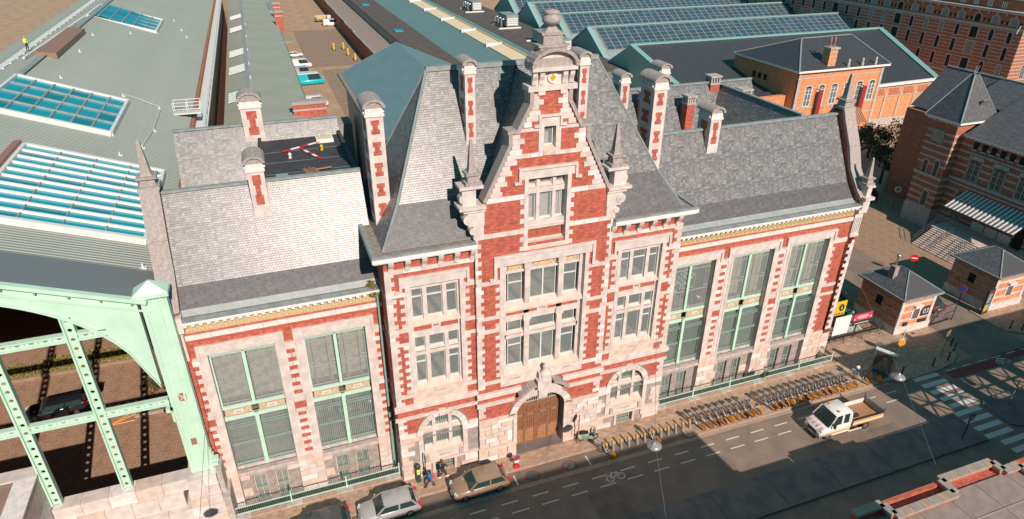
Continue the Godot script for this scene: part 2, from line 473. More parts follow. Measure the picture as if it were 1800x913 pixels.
func wing_window(c: float, blinds: bool):
	var w := part("window", th)
	var z := -0.5
	var f := MB.new()                                         # mint iron frame
	f.box(c - 2.05, 12.6, z - 0.1, c + 2.05, 13.2, z + 0.05)
	f.box(c - 0.11, 8.2, z - 0.05, c + 0.11, 12.65, z + 0.14)
	f.box(c - 0.13, 2.45, z + 0.0, c + 0.13, 7.5, z + 0.26)
	f.box(c - 2.05, 7.2, z - 0.1, c + 2.05, 7.5, z + 0.1)
	f.box(c - 2.05, 8.18, z - 0.1, c + 2.05, 8.36, z + 0.1)
	f.box(c - 2.05, 8.36, z - 0.05, c - 1.97, 12.6, z + 0.05)
	f.box(c + 1.97, 8.36, z - 0.05, c + 2.05, 12.6, z + 0.05)
	obj("frame", f, "mint", w)
	for i in 6:                                               # ornaments of the frieze
		var x: float = c - 2.05 + [0.28, 1.02, 1.75, 2.35, 3.08, 3.82][i]
		var d := MB.new()
		d.box(x - 0.34, 12.66, z + 0.051, x + 0.34, 12.7, z + 0.065)
		d.box(x - 0.08 - (0.2 if i in [1, 4] else 0.0), 12.84, z + 0.051, x + 0.08 + (0.2 if i in [1, 4] else 0.0), 12.96, z + 0.075)
		d.box(x + 0.33, 12.66, z + 0.051, x + 0.35, 13.15, z + 0.062)
		obj("frieze_ornament", d, "mint_dark", w)
	var g := MB.new()                                         # glazing bars
	for s in [-1, 1]:
		var xa: float = c + s * 0.16
		var xs := [xa, xa + s * 0.42, xa + s * 1.42, c + s * 1.97]
		var ys := [8.36, 8.62, 10.2, 10.5, 12.25, 12.6]
		for i in [1, 2]:
			g.box(xs[i] - 0.025, 8.36, z - 0.03, xs[i] + 0.025, 12.6, z + 0.04)
		for j in [1, 2, 3, 4]:
			var cut := [minf(xs[0], xs[3]), maxf(xs[0], xs[3])]
			if j == 3: cut = [minf(xs[0], xs[1]), maxf(xs[0], xs[1])]
			g.box(cut[0], ys[j] - 0.025, z - 0.035, cut[1], ys[j] + 0.025, z + 0.045)
			if j == 3: g.box(minf(xs[2], xs[3]), ys[j] - 0.025, z - 0.035, maxf(xs[2], xs[3]), ys[j] + 0.025, z + 0.045)
		for i in 3:
			for j in 5:
				if j == 2 and i == 1: continue
				var yb: float = ys[j + 1] if not (i == 1 and j == 3) else ys[j + 1]
				var ya: float = ys[j] if not (i == 1 and j == 3) else ys[2]
				pane(w, minf(xs[i], xs[i + 1]), ya, maxf(xs[i], xs[i + 1]), yb, z)
		pane(w, minf(xa, c + s * 2.05), 2.9, maxf(xa, c + s * 2.05), 7.2, z - 0.15)
	obj("glazing_bars", g, "lead_bar", w)
	for s in [-1, 1]:                                         # ceramic panels between the storeys
		var xa: float = c + s * 1.1
		var p := obj("spandrel_panel", bm(1.72, 0.62, 0.08), "frieze_cream", w)
		p.position = Vector3(xa, 7.84, z + 0.04)
		var q := MB.new()
		for k in 9:
			var xx: float = xa - 0.82 + k * 0.205
			if absf(xx - xa) < 0.35: continue
			var yy := 7.7 if k % 2 else 7.98
			q.beam(Vector3(xx - 0.1, 7.84, z + 0.088), Vector3(xx + 0.1, yy, z + 0.088), 0.02, 0.03, Vector3.BACK)
			q.box(xx - 0.1, yy - 0.012, z + 0.08, xx + 0.1, yy + 0.012, z + 0.092)
		for yy in [7.6, 8.08]:
			q.box(xa - 0.84, yy - 0.02, z + 0.08, xa + 0.84, yy + 0.02, z + 0.092)
		obj("panel_pattern", q, "mint_dark", w)
		var v := MB.new()
		v.box(xa - 0.3, 7.74, z + 0.08, xa + 0.3, 7.96, z + 0.12)
		obj("vent_frame", v, "stone_white", w)
		piece("vent_slot", xa - 0.21, 7.79, z + 0.1, xa + 0.21, 7.91, z + 0.125, "stone_grey", w)
		var gr := MB.new()
		bars_grid(gr, minf(c + s * 0.2, c + s * 2.0), maxf(c + s * 0.2, c + s * 2.0), 2.95, 7.0, z + 0.12, 13, [3.05, 3.3, 5.0, 5.12, 6.55, 6.75], 0.026)
		obj("grille", gr, "mint_dark", w)
	if blinds:
		for s in [-1, 1]:
			var y0 := 8.36 + rng.randf_range(0.0, 0.5)
			piece("blind", minf(c + s * 0.2, c + s * 1.95), y0, z - 0.5, maxf(c + s * 0.2, c + s * 1.95), 12.6, z - 0.47, "blind", w)
	else:
		var st := MB.new()                                    # stair inside
		for k in 12:
			st.box(c - 1.9 + k * 0.28, 8.4 + k * 0.22, z - 2.4, c - 1.6 + k * 0.28, 8.6 + k * 0.22, z - 1.0)
		st.beam(Vector3(c - 1.9, 9.3, z - 1.0), Vector3(c + 1.7, 12.1, z - 1.0), 0.06, 0.1)
		obj("inside_stair", st, "mint_dark", w)
	# sloping sill
	var sl := MB.new()
	sl.hexa([Vector3(c - 2.05, 2.35, 0.06), Vector3(c + 2.05, 2.35, 0.06), Vector3(c + 2.05, 2.35, -0.7), Vector3(c - 2.05, 2.35, -0.7), Vector3(c - 2.05, 2.55, 0.06), Vector3(c + 2.05, 2.55, 0.06), Vector3(c + 2.05, 2.95, -0.7), Vector3(c - 2.05, 2.95, -0.7)])
	obj("sill", sl, "stone_grey", w)

func base_window(cx: float, y0: float, y1: float, hw: float, z: float, dark := "glass"):
	var w := part("basement_window", th)
	var f := MB.new()
	for s in [-1, 1]:
		f.box(cx + s * hw - 0.04, y0, z - 0.06, cx + s * hw + 0.04, y1, z + 0.04)
	f.box(cx - hw + 0.04, y1 - 0.07, z - 0.06, cx + hw - 0.04, y1, z + 0.04)
	f.box(cx - 0.03, y0, z - 0.05, cx + 0.03, y1 - 0.07, z + 0.03)
	obj("frame", f, "window_white", w)
	pane(w, cx - hw, y0, cx + hw, y1, z - 0.03)
	var g := MB.new()
	bars_grid(g, cx - hw + 0.05, cx + hw - 0.05, y0 + 0.05, y1 - 0.05, z + 0.14, 6, [y0 + 0.15, (y0 + y1) / 2, y1 - 0.15], 0.03)
	obj("grille", g, "mint_dark", w)

func slope_roof(called: String, pts: Array, m: String, parent: Node = null):
	# pts: rows of [left, right] from eave to ridge
	var b := MB.new()
	var off := 0.0
	for i in pts.size() - 1:
		b.quad(pts[i][0], pts[i][1], pts[i + 1][1], pts[i + 1][0], Vector2(pts[i][0].x, -off))
		off += (pts[i + 1][0] - pts[i][0]).length()
	return obj(called, b, m, parent if parent else th)

func wing(s: int, xa: float, xb: float, wins: Array):
	# s: side; xa < xb the ends of the wing front at z = 0
	var holes := []
	var low := []
	for c in wins:
		holes.append([c - 2.05, 2.5, c + 2.05, 13.2])
		low.append([c - 2.05, -1.3, c + 2.05, 2.5])
	var b := MB.new()
	wall_holes(b, 0.0, xa, xb, 2.9, 15.9, holes)
	obj("brick_wall", b, "brick", th)
	var r := MB.new()                                         # stone reveals and the bare backing of the base
	for c in wins:
		var h := [c - 2.05, -1.3, c + 2.05, 13.2]
		reveal(r, h, 0.0, 0.62)
		for q in [[c - 2.05, c - 2.05 - 0.5], [c + 2.05, c + 2.05 + 0.5]]:
			r.box(minf(q[0], q[1]), 2.95, -0.05, maxf(q[0], q[1]), 13.2, 0.06)
			r.box(minf(q[0], lerpf(q[0], q[1], 0.35)), 2.95, 0.06, maxf(q[0], lerpf(q[0], q[1], 0.35)), 13.25, 0.1)
		r.box(c - 2.55, 13.2, -0.05, c + 2.55, 13.62, 0.06)
	obj("window_surround", r, "stone", th)
	var k := MB.new()
	wall_holes(k, -0.02, xa, xb, -1.3, 2.95, low)
	for c in wins:
		wall_holes(k, -0.4, c - 2.05, c + 2.05, -1.3, 2.36, [[c - 0.75 - 0.45, -0.9, c - 0.75 + 0.45, 1.68], [c + 0.75 - 0.45, -0.9, c + 0.75 + 0.45, 1.68]], 0.45, k)
	obj("base_wall", k, "mortar", th)
	# ashlar of the piers and of the aprons under the windows
	var edges := [xa]
	var ws := wins.duplicate()
	ws.sort()
	for c in ws:
		edges.append(c - 2.05); edges.append(c + 2.05)
	edges.append(xb)
	for i in range(0, edges.size(), 2):
		var p0: float = edges[i]
		var p1: float = edges[i + 1]
		ashlar("ashlar_block", p0, p1, -0.6, 2.5, -0.0, 1.25, 0.52, 0.05)
		piece("pier_cap", p0 + 0.005, 2.5, -0.05, p1 - 0.005, 2.93, 0.1, "stone_warm", th)
	for c in ws:
		ashlar("ashlar_block", c - 2.05, c + 2.05, -0.9, 2.35, -0.4, 1.3, 0.8, 0.03, [[c - 1.2, -0.9, c - 0.3, 1.68], [c + 0.3, -0.9, c + 1.2, 1.68]])
		for q in [-0.75, 0.75]:
			base_window(c + q, -0.88, 1.66, 0.43, -0.72)
			piece("vent", c + q - 0.28, 1.9, -0.36, c + q + 0.28, 2.08, -0.34, "stone_grey", th)
		hood("hood_mould", c, 2.66, 13.9, 12.85, 0.2, 0.0)
		for q in [-1, 1]:
			toothed("jamb_stone", c + q * 2.53, q, 2.93, 7.0, 0.0, 0.14, 0.42, 0.34)
			toothed("jamb_stone", c + q * 2.53, q, 8.25, 12.4, 0.0, 0.14, 0.42, 0.34)
	for c in wins: wing_window(c, not (s > 0 and c < 16.0))
	# string courses across the piers
	for i in range(0, edges.size(), 2):
		var p0: float = edges[i] + (0.52 if i > 0 else 0.0)
		var p1: float = edges[i + 1] - (0.52 if i < edges.size() - 2 else 0.0)
		for q in [[7.0, 7.3], [7.93, 8.25], [12.4, 12.85]]:
			band("string_course", p0, p1, q[0], q[1], 0.0, 0.04, "stone", 1.6)
	band("string_course", xa, xb, 14.45, 14.78, 0.0, 0.1, "stone_white", 1.5)
	# ceramic frieze, dentils, cornice and gutter
	piece("frieze_bed", xa, 14.95, -0.05, xb, 15.55, 0.02, "frieze_cream", th)
	var n := roundi((xb - xa) / 0.455)
	var dw := (xb - xa) / n
	for i in n:
		var x := xa + dw * (i + 0.5)
		var t := MB.new()
		t.box(x - 0.17, 15.0, 0.02, x + 0.17, 15.06, 0.05)
		for q in [-1, 1]:
			t.box(x + q * 0.17 - 0.02, 15.0, 0.02, x + q * 0.17 + 0.02, 15.5, 0.045)
			t.beam(Vector3(x + q * 0.13, 15.1, 0.035), Vector3(x + q * 0.03, 15.4, 0.035), 0.03, 0.05, Vector3.BACK)
			t.box(x + q * 0.08 - 0.04, 15.36, 0.02, x + q * 0.08 + 0.04, 15.45, 0.05)
		obj("frieze_tile", t, "frieze_green", th)
		piece("dentil", x - 0.1, 15.62, 0.0, x + 0.1, 15.8, 0.42, "white_paint", th)
	var f := MB.new()
	f.box(xa, 15.8, 0.0, xb, 15.95, 0.5)
	f.box(xa, 15.95, 0.02, xb, 16.05, 0.6)
	obj("cornice", f, "white_paint", th)
	var gt := MB.new()
	gt.quad(Vector3(xa, 16.06, 0.6), Vector3(xb, 16.06, 0.6), Vector3(xb, 16.1, 0.1), Vector3(xa, 16.1, 0.1))
	obj("gutter_lead", gt, "zinc", th)
	var gs := MB.new()
	gs.quad(Vector3(xa, 16.1, 0.1), Vector3(xb, 16.1, 0.1), Vector3(xb, 16.08, -0.12), Vector3(xa, 16.08, -0.12))
	obj("gutter_trough", gs, "zinc_stained", th)
	var gu := MB.new()
	gu.quad(Vector3(xa, 16.08, -0.12), Vector3(xb, 16.08, -0.12), Vector3(xb, 16.42, -0.4), Vector3(xa, 16.42, -0.4))
	obj("eave_flashing", gu, "zinc", th)
	# roof: flared foot of newer slate, steep slope, ridge and rear slope
	slope_roof("eave_slates", [[Vector3(xa, 16.4, -0.4), Vector3(xb, 16.4, -0.4)], [Vector3(xa, 17.55, -1.4), Vector3(xb, 17.55, -1.4)]], "new_slate")
	slope_roof("slate_roof", [[Vector3(xa, 17.55, -1.4), Vector3(xb, 17.55, -1.4)], [Vector3(xa, 22.75, -4.25), Vector3(xb, 22.75, -4.25)]], "slate")
	slope_roof("rear_slates", [[Vector3(xb, 16.4, -7.7), Vector3(xa, 16.4, -7.7)], [Vector3(xb, 22.75, -4.25), Vector3(xa, 22.75, -4.25)]], "slate")
	var rd := MB.new()
	rd.beam(Vector3(xa, 22.78, -4.25), Vector3(xb, 22.78, -4.25), 0.34, 0.16)
	obj("ridge_flashing", rd, "zinc", th)
	# rear range: a second parallel roof
	slope_roof("rear_range_slates", [[Vector3(xa, 14.0, -10.8), Vector3(xb, 14.0, -10.8)], [Vector3(xa, 23.15, -16.1), Vector3(xb, 23.15, -16.1)]], "slate")
	slope_roof("rear_range_back_slates", [[Vector3(xb, 14.0, -21.4), Vector3(xa, 14.0, -21.4)], [Vector3(xb, 23.15, -16.1), Vector3(xa, 23.15, -16.1)]], "slate")
	var r2 := MB.new()
	r2.beam(Vector3(xa, 23.18, -16.1), Vector3(xb, 23.18, -16.1), 0.34, 0.14)
	obj("ridge_flashing", r2, "zinc", th)
	var bw := MB.new()                                        # back and end walls, courtyard floor
	bw.quad(Vector3(xb, 0, -21.3), Vector3(xa, 0, -21.3), Vector3(xa, 14.1, -21.3), Vector3(xb, 14.1, -21.3))
	bw.quad(Vector3(xb, 2.0, -7.6), Vector3(xa, 2.0, -7.6), Vector3(xa, 16.5, -7.6), Vector3(xb, 16.5, -7.6))
	bw.quad(Vector3(xa, 2.0, -10.9), Vector3(xb, 2.0, -10.9), Vector3(xb, 14.1, -10.9), Vector3(xa, 14.1, -10.9))
	obj("courtyard_wall", bw, "brick", th)
	var it := MB.new()                                        # rooms behind the windows
	for y in [2.6, 7.5, 13.6]:
		it.box(xa + 0.1, y - 0.15, -6.2, xb - 0.1, y, -0.95)
	it.box(xa + 0.1, -1.4, -6.4, xb - 0.1, 15.0, -6.2)
	for c in wins:
		it.box(c - 2.75, -1.3, -6.2, c - 2.6, 15.0, -0.9)
		it.box(c + 2.6, -1.3, -6.2, c + 2.75, 15.0, -0.9)
	obj("rooms", it, "room", th)

func end_gable(x0: float, x1: float, s: int):
	# stone coped gable wall at a wing end; s +1 right, -1 left
	var prof := [Vector2(0.25, 16.6), Vector2(-0.3, 17.1), Vector2(-1.5, 18.6), Vector2(-2.2, 20.4), Vector2(-3.3, 22.4), Vector2(-3.7, 23.3)]
	var poly := [Vector2(0.0, 0.0), Vector2(0.0, 16.5)]
	for p in prof: poly.append(Vector2(p.x, p.y - 0.25))
	var t := Transform3D(Basis(Vector3(0, 0, 1), Vector3(0, 1, 0), Vector3(-1, 0, 0)), Vector3(x1 - 0.02, 0, 0))
	var pts := poly.duplicate()
	for i in range(poly.size() - 1, 0, -1):
		pts.append(Vector2(-8.4 - poly[i].x, poly[i].y))
	pts.append(Vector2(-8.4, 0))
	var b := MB.new()
	b.prism(pts, t, x1 - x0 - 0.04)
	obj("gable_end_wall", b, "brick", th)
	var cp := MB.new()
	for side in [0, 1]:
		for i in prof.size() - 1:
			var a := Vector3(0, prof[i].y, prof[i].x)
			var e := Vector3(0, prof[i + 1].y, prof[i + 1].x)
			if side == 1:
				a.z = -8.4 - a.z; e.z = -8.4 - e.z
			cp.beam(Vector3((x0 + x1) / 2, a.y, a.z), Vector3((x0 + x1) / 2, e.y, e.z), x1 - x0 + 0.16, 0.26, Vector3.UP if i != 0 else Vector3.UP)
	obj("gable_coping", cp, "coping", th)
	obelisk((x0 + x1) / 2, 23.2, -4.2, 1.0, 3.0)
	if s > 0:
		# kneeler with scroll and corner obelisk over the fluted end pilaster
		var k := MB.new()
		k.box(x0 + 0.1, 16.5, -0.6, x1 + 0.1, 16.75, 0.75)
		k.box(x0 + 0.1, 15.2, -0.3, x1 + 0.02, 15.6, 0.4)
		k.box(x0 + 0.2, 15.6, -0.3, x1 - 0.05, 16.5, 0.5)
		k.box(x0 + 0.1, 13.1, -0.05, x1 - 0.02, 15.2, 0.14)
		for i in 4: k.box(x0 + 0.2 + i * 0.2, 13.3, 0.14, x0 + 0.3 + i * 0.2, 14.7, 0.19)
		k.box(x0 + 0.05, 12.85, -0.05, x1 + 0.03, 13.1, 0.2)
		k.box(x0 + 0.35, 16.75, -0.45, x1 - 0.15, 17.6, 0.45)
		k.box(x0 + 0.2, 17.6, -0.6, x1, 17.75, 0.6)
		obj("kneeler", k, "stone", th)
		obelisk((x0 + x1) / 2 + 0.05, 17.75, 0.0, 0.75, 2.4)
		toothed("quoin", x1 - 0.01, -1, 2.93, 12.4, 0.0, 0.35, 0.62, 0.34)
	else:
		var k := MB.new()
		k.box(x0, 15.3, -0.3, x1 + 0.1, 16.4, 0.55)
		k.box(x0, 13.0, -0.05, x1 - 0.1, 15.3, 0.14)
		obj("kneeler", k, "stone", th)
		toothed("quoin", x0 + 0.01, 1, 2.93, 12.4, 0.0, 0.35, 0.62, 0.34)

func obelisk(x: float, y: float, z: float, w: float, h: float):
	var b := MB.new()
	var h1 := h * 0.3
	b.box(x - w * 0.62, y, z - w * 0.62, x + w * 0.62, y + h1 * 0.25, z + w * 0.62)
	var sq := func(r: float, yy: float): return [Vector3(x - r, yy, z + r), Vector3(x + r, yy, z + r), Vector3(x + r, yy, z - r), Vector3(x - r, yy, z - r)]
	var st := func(r0: float, y0: float, r1: float, y1: float): b.hexa(sq.call(r0, y0) + sq.call(r1, y1))
	st.call(w * 0.45, y + h1 * 0.25, w * 0.4, y + h1 * 0.75)
	st.call(w * 0.56, y + h1 * 0.75, w * 0.56, y + h1 * 0.92)
	st.call(w * 0.34, y + h1 * 0.92, w * 0.3, y + h1 * 1.1)
	st.call(w * 0.27, y + h1 * 1.1, w * 0.1, y + h * 0.95)
	st.call(w * 0.1, y + h * 0.95, 0.01, y + h)
	obj("obelisk", b, "coping", th)

func chimney(x: float, y0: float, z: float, w: float, d: float, y1: float, rows: int, called := "chimney"):
	# x is the middle of the front face at z; brick shaft in stone corners under a curved pediment cap
	var c := part(called, th)
	var b := MB.new()
	b.box(x - w / 2, y0 - 2.5, z - d, x + w / 2, y1, z)
	obj("shaft", b, "stone", c)
	var n := rows
	var hh := (y1 - y0) / n
	for side in [[0, 1], [1, 1], [-1, 1]]:
		for i in n:
			var yy := y0 + hh * i + 0.28
			var q := MB.new()
			var pw := (w if side[0] == 0 else d) * 0.5
			for k in 3:
				var ww: float = pw * [1.0, 0.62, 1.0][k] / 2.0
				var ya := yy + (hh - 0.5) / 3.0 * k
				var yb := ya + (hh - 0.5) / 3.0
				if side[0] == 0: q.box(x - ww, ya, z - 0.02, x + ww, yb, z + 0.015)
				else:
					var xs: float = x + side[0] * w / 2
					q.box(xs - 0.015, ya, z - d / 2 - ww, xs + 0.015, yb, z - d / 2 + ww)
			obj("brick_panel", q, "brick", c)
	var cap := MB.new()
	cap.box(x - w / 2 - 0.08, y1, z - d - 0.08, x + w / 2 + 0.08, y1 + 0.16, z + 0.08)
	cap.box(x - w / 2 - 0.02, y1 + 0.16, z - d - 0.02, x + w / 2 + 0.02, y1 + 0.55, z + 0.02)
	for i in 4:                                               # scrolled brackets along the flanks
		var zz := z - d * (0.14 + 0.24 * i)
		for s in [-1, 1]:
			cap.box(x + s * (w / 2 + 0.07) - 0.06, y1 + 0.2, zz - 0.09, x + s * (w / 2 + 0.07) + 0.06, y1 + 0.55, zz + 0.09)
	obj("cap", cap, "stone_white", c)
	var hw := w / 2 + 0.16
	var arc := []
	for i in 13:
		var a := PI * i / 12.0
		arc.append(Vector2(cos(a) * hw, sin(a) * hw * 0.72))
	var t := Transform3D(Basis.IDENTITY, Vector3(x, y1 + 0.55, z - d - 0.14))
	var pd := MB.new()
	pd.prism(arc, t, d + 0.2)
	var rim := []
	for i in 13:
		var a := PI * i / 12.0
		rim.append(Vector2(cos(a), sin(a) * 0.72) * (hw + 0.02))
	for i in range(12, -1, -1):
		var a := PI * i / 12.0
		rim.append(Vector2(cos(a), sin(a) * 0.72) * (hw - 0.17))
	pd.prism(rim, Transform3D(Basis.IDENTITY, Vector3(x, y1 + 0.56, z - d - 0.16)), d + 0.34)
	obj("curved_pediment", pd, "coping", c)

func plain_chimney(x: float, y0: float, z: float, w: float, d: float, y1: float, slots := true):
	var c := part("brick_chimney", th)
	var b := MB.new()
	b.box(x - w / 2, y0, z - d, x + w / 2, y1 - 0.8, z)
	obj("shaft", b, "brick", c)
	var k := MB.new()
	k.box(x - w / 2 - 0.06, y1 - 0.8, z - d - 0.06, x + w / 2 + 0.06, y1 - 0.65, z + 0.06)
	k.box(x - w / 2 - 0.12, y1 - 0.12, z - d - 0.12, x + w / 2 + 0.12, y1 + 0.05, z + 0.12)
	var nn := 4
	for i in nn:
		var xx := x - w / 2 + 0.07 + (w - 0.14) * i / (nn - 1)
		k.box(xx - 0.07, y1 - 0.65, z - 0.16, xx + 0.07, y1 - 0.12, z)
		k.box(xx - 0.07, y1 - 0.65, z - d, xx + 0.07, y1 - 0.12, z - d + 0.16)
	k.box(x - w / 2 + 0.1, y1 - 0.65, z - d + 0.2, x + w / 2 - 0.1, y1 - 0.12, z - 0.2)
	obj("cap", k, "stone_grey", c)
# ---------------------------------------------------------------- central block of the town hall
const XC := 0.08
const ZS := 2.14
const ZG := 2.4

func lights_row(w: Node, spans: Array, y0: float, y1: float, z: float, transom := 0.0, sash := true):
	# a row of lights: thin blue-white sash frames and panes
	for s in spans:
		var f := MB.new()
		var t := 0.045
		f.box(s[0], y0, z - 0.04, s[0] + t, y1, z + 0.05)
		f.box(s[1] - t, y0, z - 0.04, s[1], y1, z + 0.05)
		f.box(s[0] + t, y1 - t, z - 0.04, s[1] - t, y1, z + 0.05)
		f.box(s[0] + t, y0, z - 0.04, s[1] - t, y0 + t * 1.3, z + 0.05)
		if transom > 0.0: f.box(s[0] + t, transom - 0.03, z - 0.04, s[1] - t, transom + 0.03, z + 0.06)
		elif transom < 0.0: f.box((s[0] + s[1]) / 2 - 0.05, y0 + t, z - 0.04, (s[0] + s[1]) / 2 + 0.05, y1 - t, z + 0.07)
		obj("sash", f, "window_white", w)
		if transom > 0.0:
			pane(w, s[0], y0, s[1], transom, z); pane(w, s[0], transom, s[1], y1, z)
		elif transom < 0.0:
			pane(w, s[0], y0, (s[0] + s[1]) / 2, y1, z); pane(w, (s[0] + s[1]) / 2, y0, s[1], y1, z)
		else: pane(w, s[0], y0, s[1], y1, z)

func sloped_sill(b: MB, x0: float, x1: float, yf: float, yb: float, zf: float, zb: float, th0 := 0.25):
	b.hexa([Vector3(x0, yf - th0, zf), Vector3(x1, yf - th0, zf), Vector3(x1, yf - th0, zb), Vector3(x0, yf - th0, zb), Vector3(x0, yf, zf), Vector3(x1, yf, zf), Vector3(x1, yb, zb), Vector3(x0, yb, zb)])

func arch_pieces(called: String, cx: float, cy: float, ri: float, ro: float, z0: float, z1: float, n: int, squash := 1.0, m := "stone"):
	for i in n:
		var a0 := PI * i / n + 0.012
		var a1 := PI * (i + 1) / n - 0.012
		var am := (a0 + a1) / 2
		var key := i == n / 2
		var k := 1.1 if key else 1.0
		var p := []
		for a in [a0, am, a1]: p.append(Vector2(cx + cos(a) * ri, cy + sin(a) * ri * squash))
		for a in [a1, am, a0]: p.append(Vector2(cx + cos(a) * ro * k, cy + sin(a) * ro * squash * k))
		var b := MB.new()
		b.prism(p, Transform3D(Basis.IDENTITY, Vector3(0, 0, z0)), z1 - z0 + (0.06 if key else 0.0))
		obj(called, b, STONES[(i * 7) % 5] if m == "stone" else m, th)
	var r := MB.new()                                         # soffit and moulded rim
	for i in 16:
		var a0 := PI * i / 16.0
		var a1 := PI * (i + 1) / 16.0
		var f := func(a: float, q: float, z: float): return Vector3(cx + cos(a) * q, cy + sin(a) * q * squash, z)
		r.quad(f.call(a0, ri, z1), f.call(a1, ri, z1), f.call(a1, ri, z1 - 0.9), f.call(a0, ri, z1 - 0.9))
		r.hexa([f.call(a1, ro, z1 - 0.02), f.call(a0, ro, z1 - 0.02), f.call(a0, ro, z0), f.call(a1, ro, z0), f.call(a1, ro + 0.12, z1 + 0.1), f.call(a0, ro + 0.12, z1 + 0.1), f.call(a0, ro + 0.12, z0), f.call(a1, ro + 0.12, z0)])
	obj("arch_mould", r, "stone_grey", th)

func arch_fill(b: MB, cx: float, cy: float, ro: float, top: float, hw: float, z: float, squash := 1.0):
	# brick spandrels between a round arch and the square above it
	for i in 16:
		var a0 := PI * i / 16.0
		var a1 := PI * (i + 1) / 16.0
		var xa := cx + cos(a0) * ro
		var xb := cx + cos(a1) * ro
		b.quad(Vector3(xb, cy + sin(a1) * ro * squash, z), Vector3(xa, cy + sin(a0) * ro * squash, z), Vector3(xa, top, z), Vector3(xb, top, z))
	for s in [-1, 1]:
		b.quad(Vector3(cx + (ro if s > 0 else -hw), cy, z), Vector3(cx + (hw if s > 0 else -ro), cy, z), Vector3(cx + (hw if s > 0 else -ro), top, z), Vector3(cx + (ro if s > 0 else -hw), top, z))

func side_bay(s: int):
	var o := XC
	var z := ZS
	var c := o + s * 7.75                                     # window axis
	var xa := o + (5.0 if s > 0 else -10.98)
	var xb := o + (10.98 if s > 0 else -5.0)
	var out := xa if s < 0 else xb                            # outer corner
	var inn := xb if s < 0 else xa
	var b := MB.new()
	var wo := [c - 1.68, 8.2, c + 1.68, 16.83]
	var lo := [c - 1.5, 2.3, c + 1.5, 5.7]
	wall_holes(b, z, xa, xb, 3.7, 19.3, [wo, lo])
	arch_fill(b, c, 4.15, 1.9, 5.9, 2.1, z + 0.004)
	var sx := out
	if s < 0:
		b.quad(Vector3(sx, 0, -9), Vector3(sx, 0, z), Vector3(sx, 19.4, z), Vector3(sx, 19.4, -9))
	else:
		b.quad(Vector3(sx, 0, z), Vector3(sx, 0, -9), Vector3(sx, 19.4, -9), Vector3(sx, 19.4, z))
	obj("brick_wall", b, "brick", th)
	# stone bands that run round the flank
	for q in [[7.9, 8.15], [12.25, 12.5], [13.35, 13.65], [16.15, 16.4], [6.7, 7.1], [4.1, 4.4], [0.0, 3.65]]:
		piece("flank_band", sx - 0.05 if s > 0 else sx - 0.03, q[0], -0.0, sx + 0.03 if s > 0 else sx + 0.05, q[1], z - 0.1, "stone_grey", th)
	# corner stones and inner toothing
	toothed("quoin", out - 0.0, -s, 7.16, 18.0, z, 0.4, 0.62, 0.33)
	toothed("quoin", out - 0.0, -s, 4.4, 6.0, z, 0.4, 0.62, 0.33)
	for q in [-1, 1]:
		toothed("jamb_stone", c + q * 1.95, q, 8.15, 12.25, z, 0.12, 0.42, 0.31)
		toothed("jamb_stone", c + q * 1.95, q, 13.65, 16.2, z, 0.12, 0.42, 0.31)
	toothed("quoin", inn, -s, 7.2, 16.1, z, 0.1, 0.2, 0.33)
	for q in [[7.78, 8.1], [12.25, 12.5], [13.35, 13.65], [16.13, 16.42]]:
		band("string_course", xa, c - 1.95, q[0], q[1], z, 0.045)
		band("string_course", c + 1.95, xb, q[0], q[1], z, 0.045)
	band("string_course", xa, xb, 17.9, 18.18, z, 0.09)
	# window surround
	var r := MB.new()
	reveal(r, wo, z, 0.75)
	for q in [-1, 1]:
		var e: float = c + q * 1.68
		r.box(minf(e, e + q * 0.3), 8.1, z - 0.05, maxf(e, e + q * 0.3), 16.83, z + 0.07)
		r.box(minf(e, e - q * 0.14), 8.1, z - 0.5, maxf(e, e - q * 0.14), 16.83, z - 0.2)
	obj("window_surround", r, "stone", th)
	hood("hood_mould", c, 2.35, 17.56, 16.42, 0.17, z)
	# tracery of the tall window
	var w := part("window", th)
	var zz := z - 0.42
	var t := MB.new()
	for x in [-0.68, 0.68]:
		t.box(c + x - 0.14, 8.2, zz - 0.15, c + x + 0.14, 12.6, zz + 0.22)
		t.box(c + x - 0.14, 14.0, zz - 0.15, c + x + 0.14, 16.83, zz + 0.22)
	t.box(c - 1.68, 12.6, zz - 0.15, c + 1.68, 13.1, zz + 0.2)
	t.box(c - 1.68, 11.1, zz - 0.15, c + 1.68, 11.45, zz + 0.2)
	t.box(c - 1.68, 16.4, zz - 0.15, c + 1.68, 16.56, zz + 0.2)
	t.box(c - 0.32, 13.1, zz - 0.1, c + 0.32, 13.6, zz + 0.21)
	obj("stone_tracery", t, "stone", w)
	var sl := MB.new()
	sloped_sill(sl, c - 1.68, c + 1.68, 13.75, 14.15, z + 0.02, zz - 0.1, 0.12)
	sloped_sill(sl, c - 1.68, c + 1.68, 8.3, 8.75, z + 0.04, zz - 0.1, 0.2)
	sloped_sill(sl, c - 1.68, c + 1.68, 11.46, 11.68, zz + 0.2, zz - 0.1, 0.05)
	obj("sill", sl, "stone_warm", w)
	for q in [[-1.64, -0.34], [0.34, 1.64]]:
		piece("brick_panel", c + q[0], 13.1, zz + 0.05, c + q[1], 13.6, zz + 0.14, "brick", w)
	for q in [[-1.5, -0.84], [-0.5, 0.5], [0.84, 1.5]]:
		piece("brick_panel", c + q[0], 16.57, zz, c + q[1], 16.8, zz + 0.12, "brick", w)
	piece("vent_slot", c - 0.2, 13.3, zz + 0.2, c + 0.2, 13.42, zz + 0.216, "copper", w)
	var sp := [[c - 1.54, c - 0.82], [c - 0.54, c + 0.54], [c + 0.82, c + 1.54]]
	lights_row(w, sp, 14.1, 16.4, zz, 15.75)
	lights_row(w, sp, 11.6, 12.6, zz)
	lights_row(w, [sp[0], sp[2]], 8.65, 11.1, zz, 10.45)
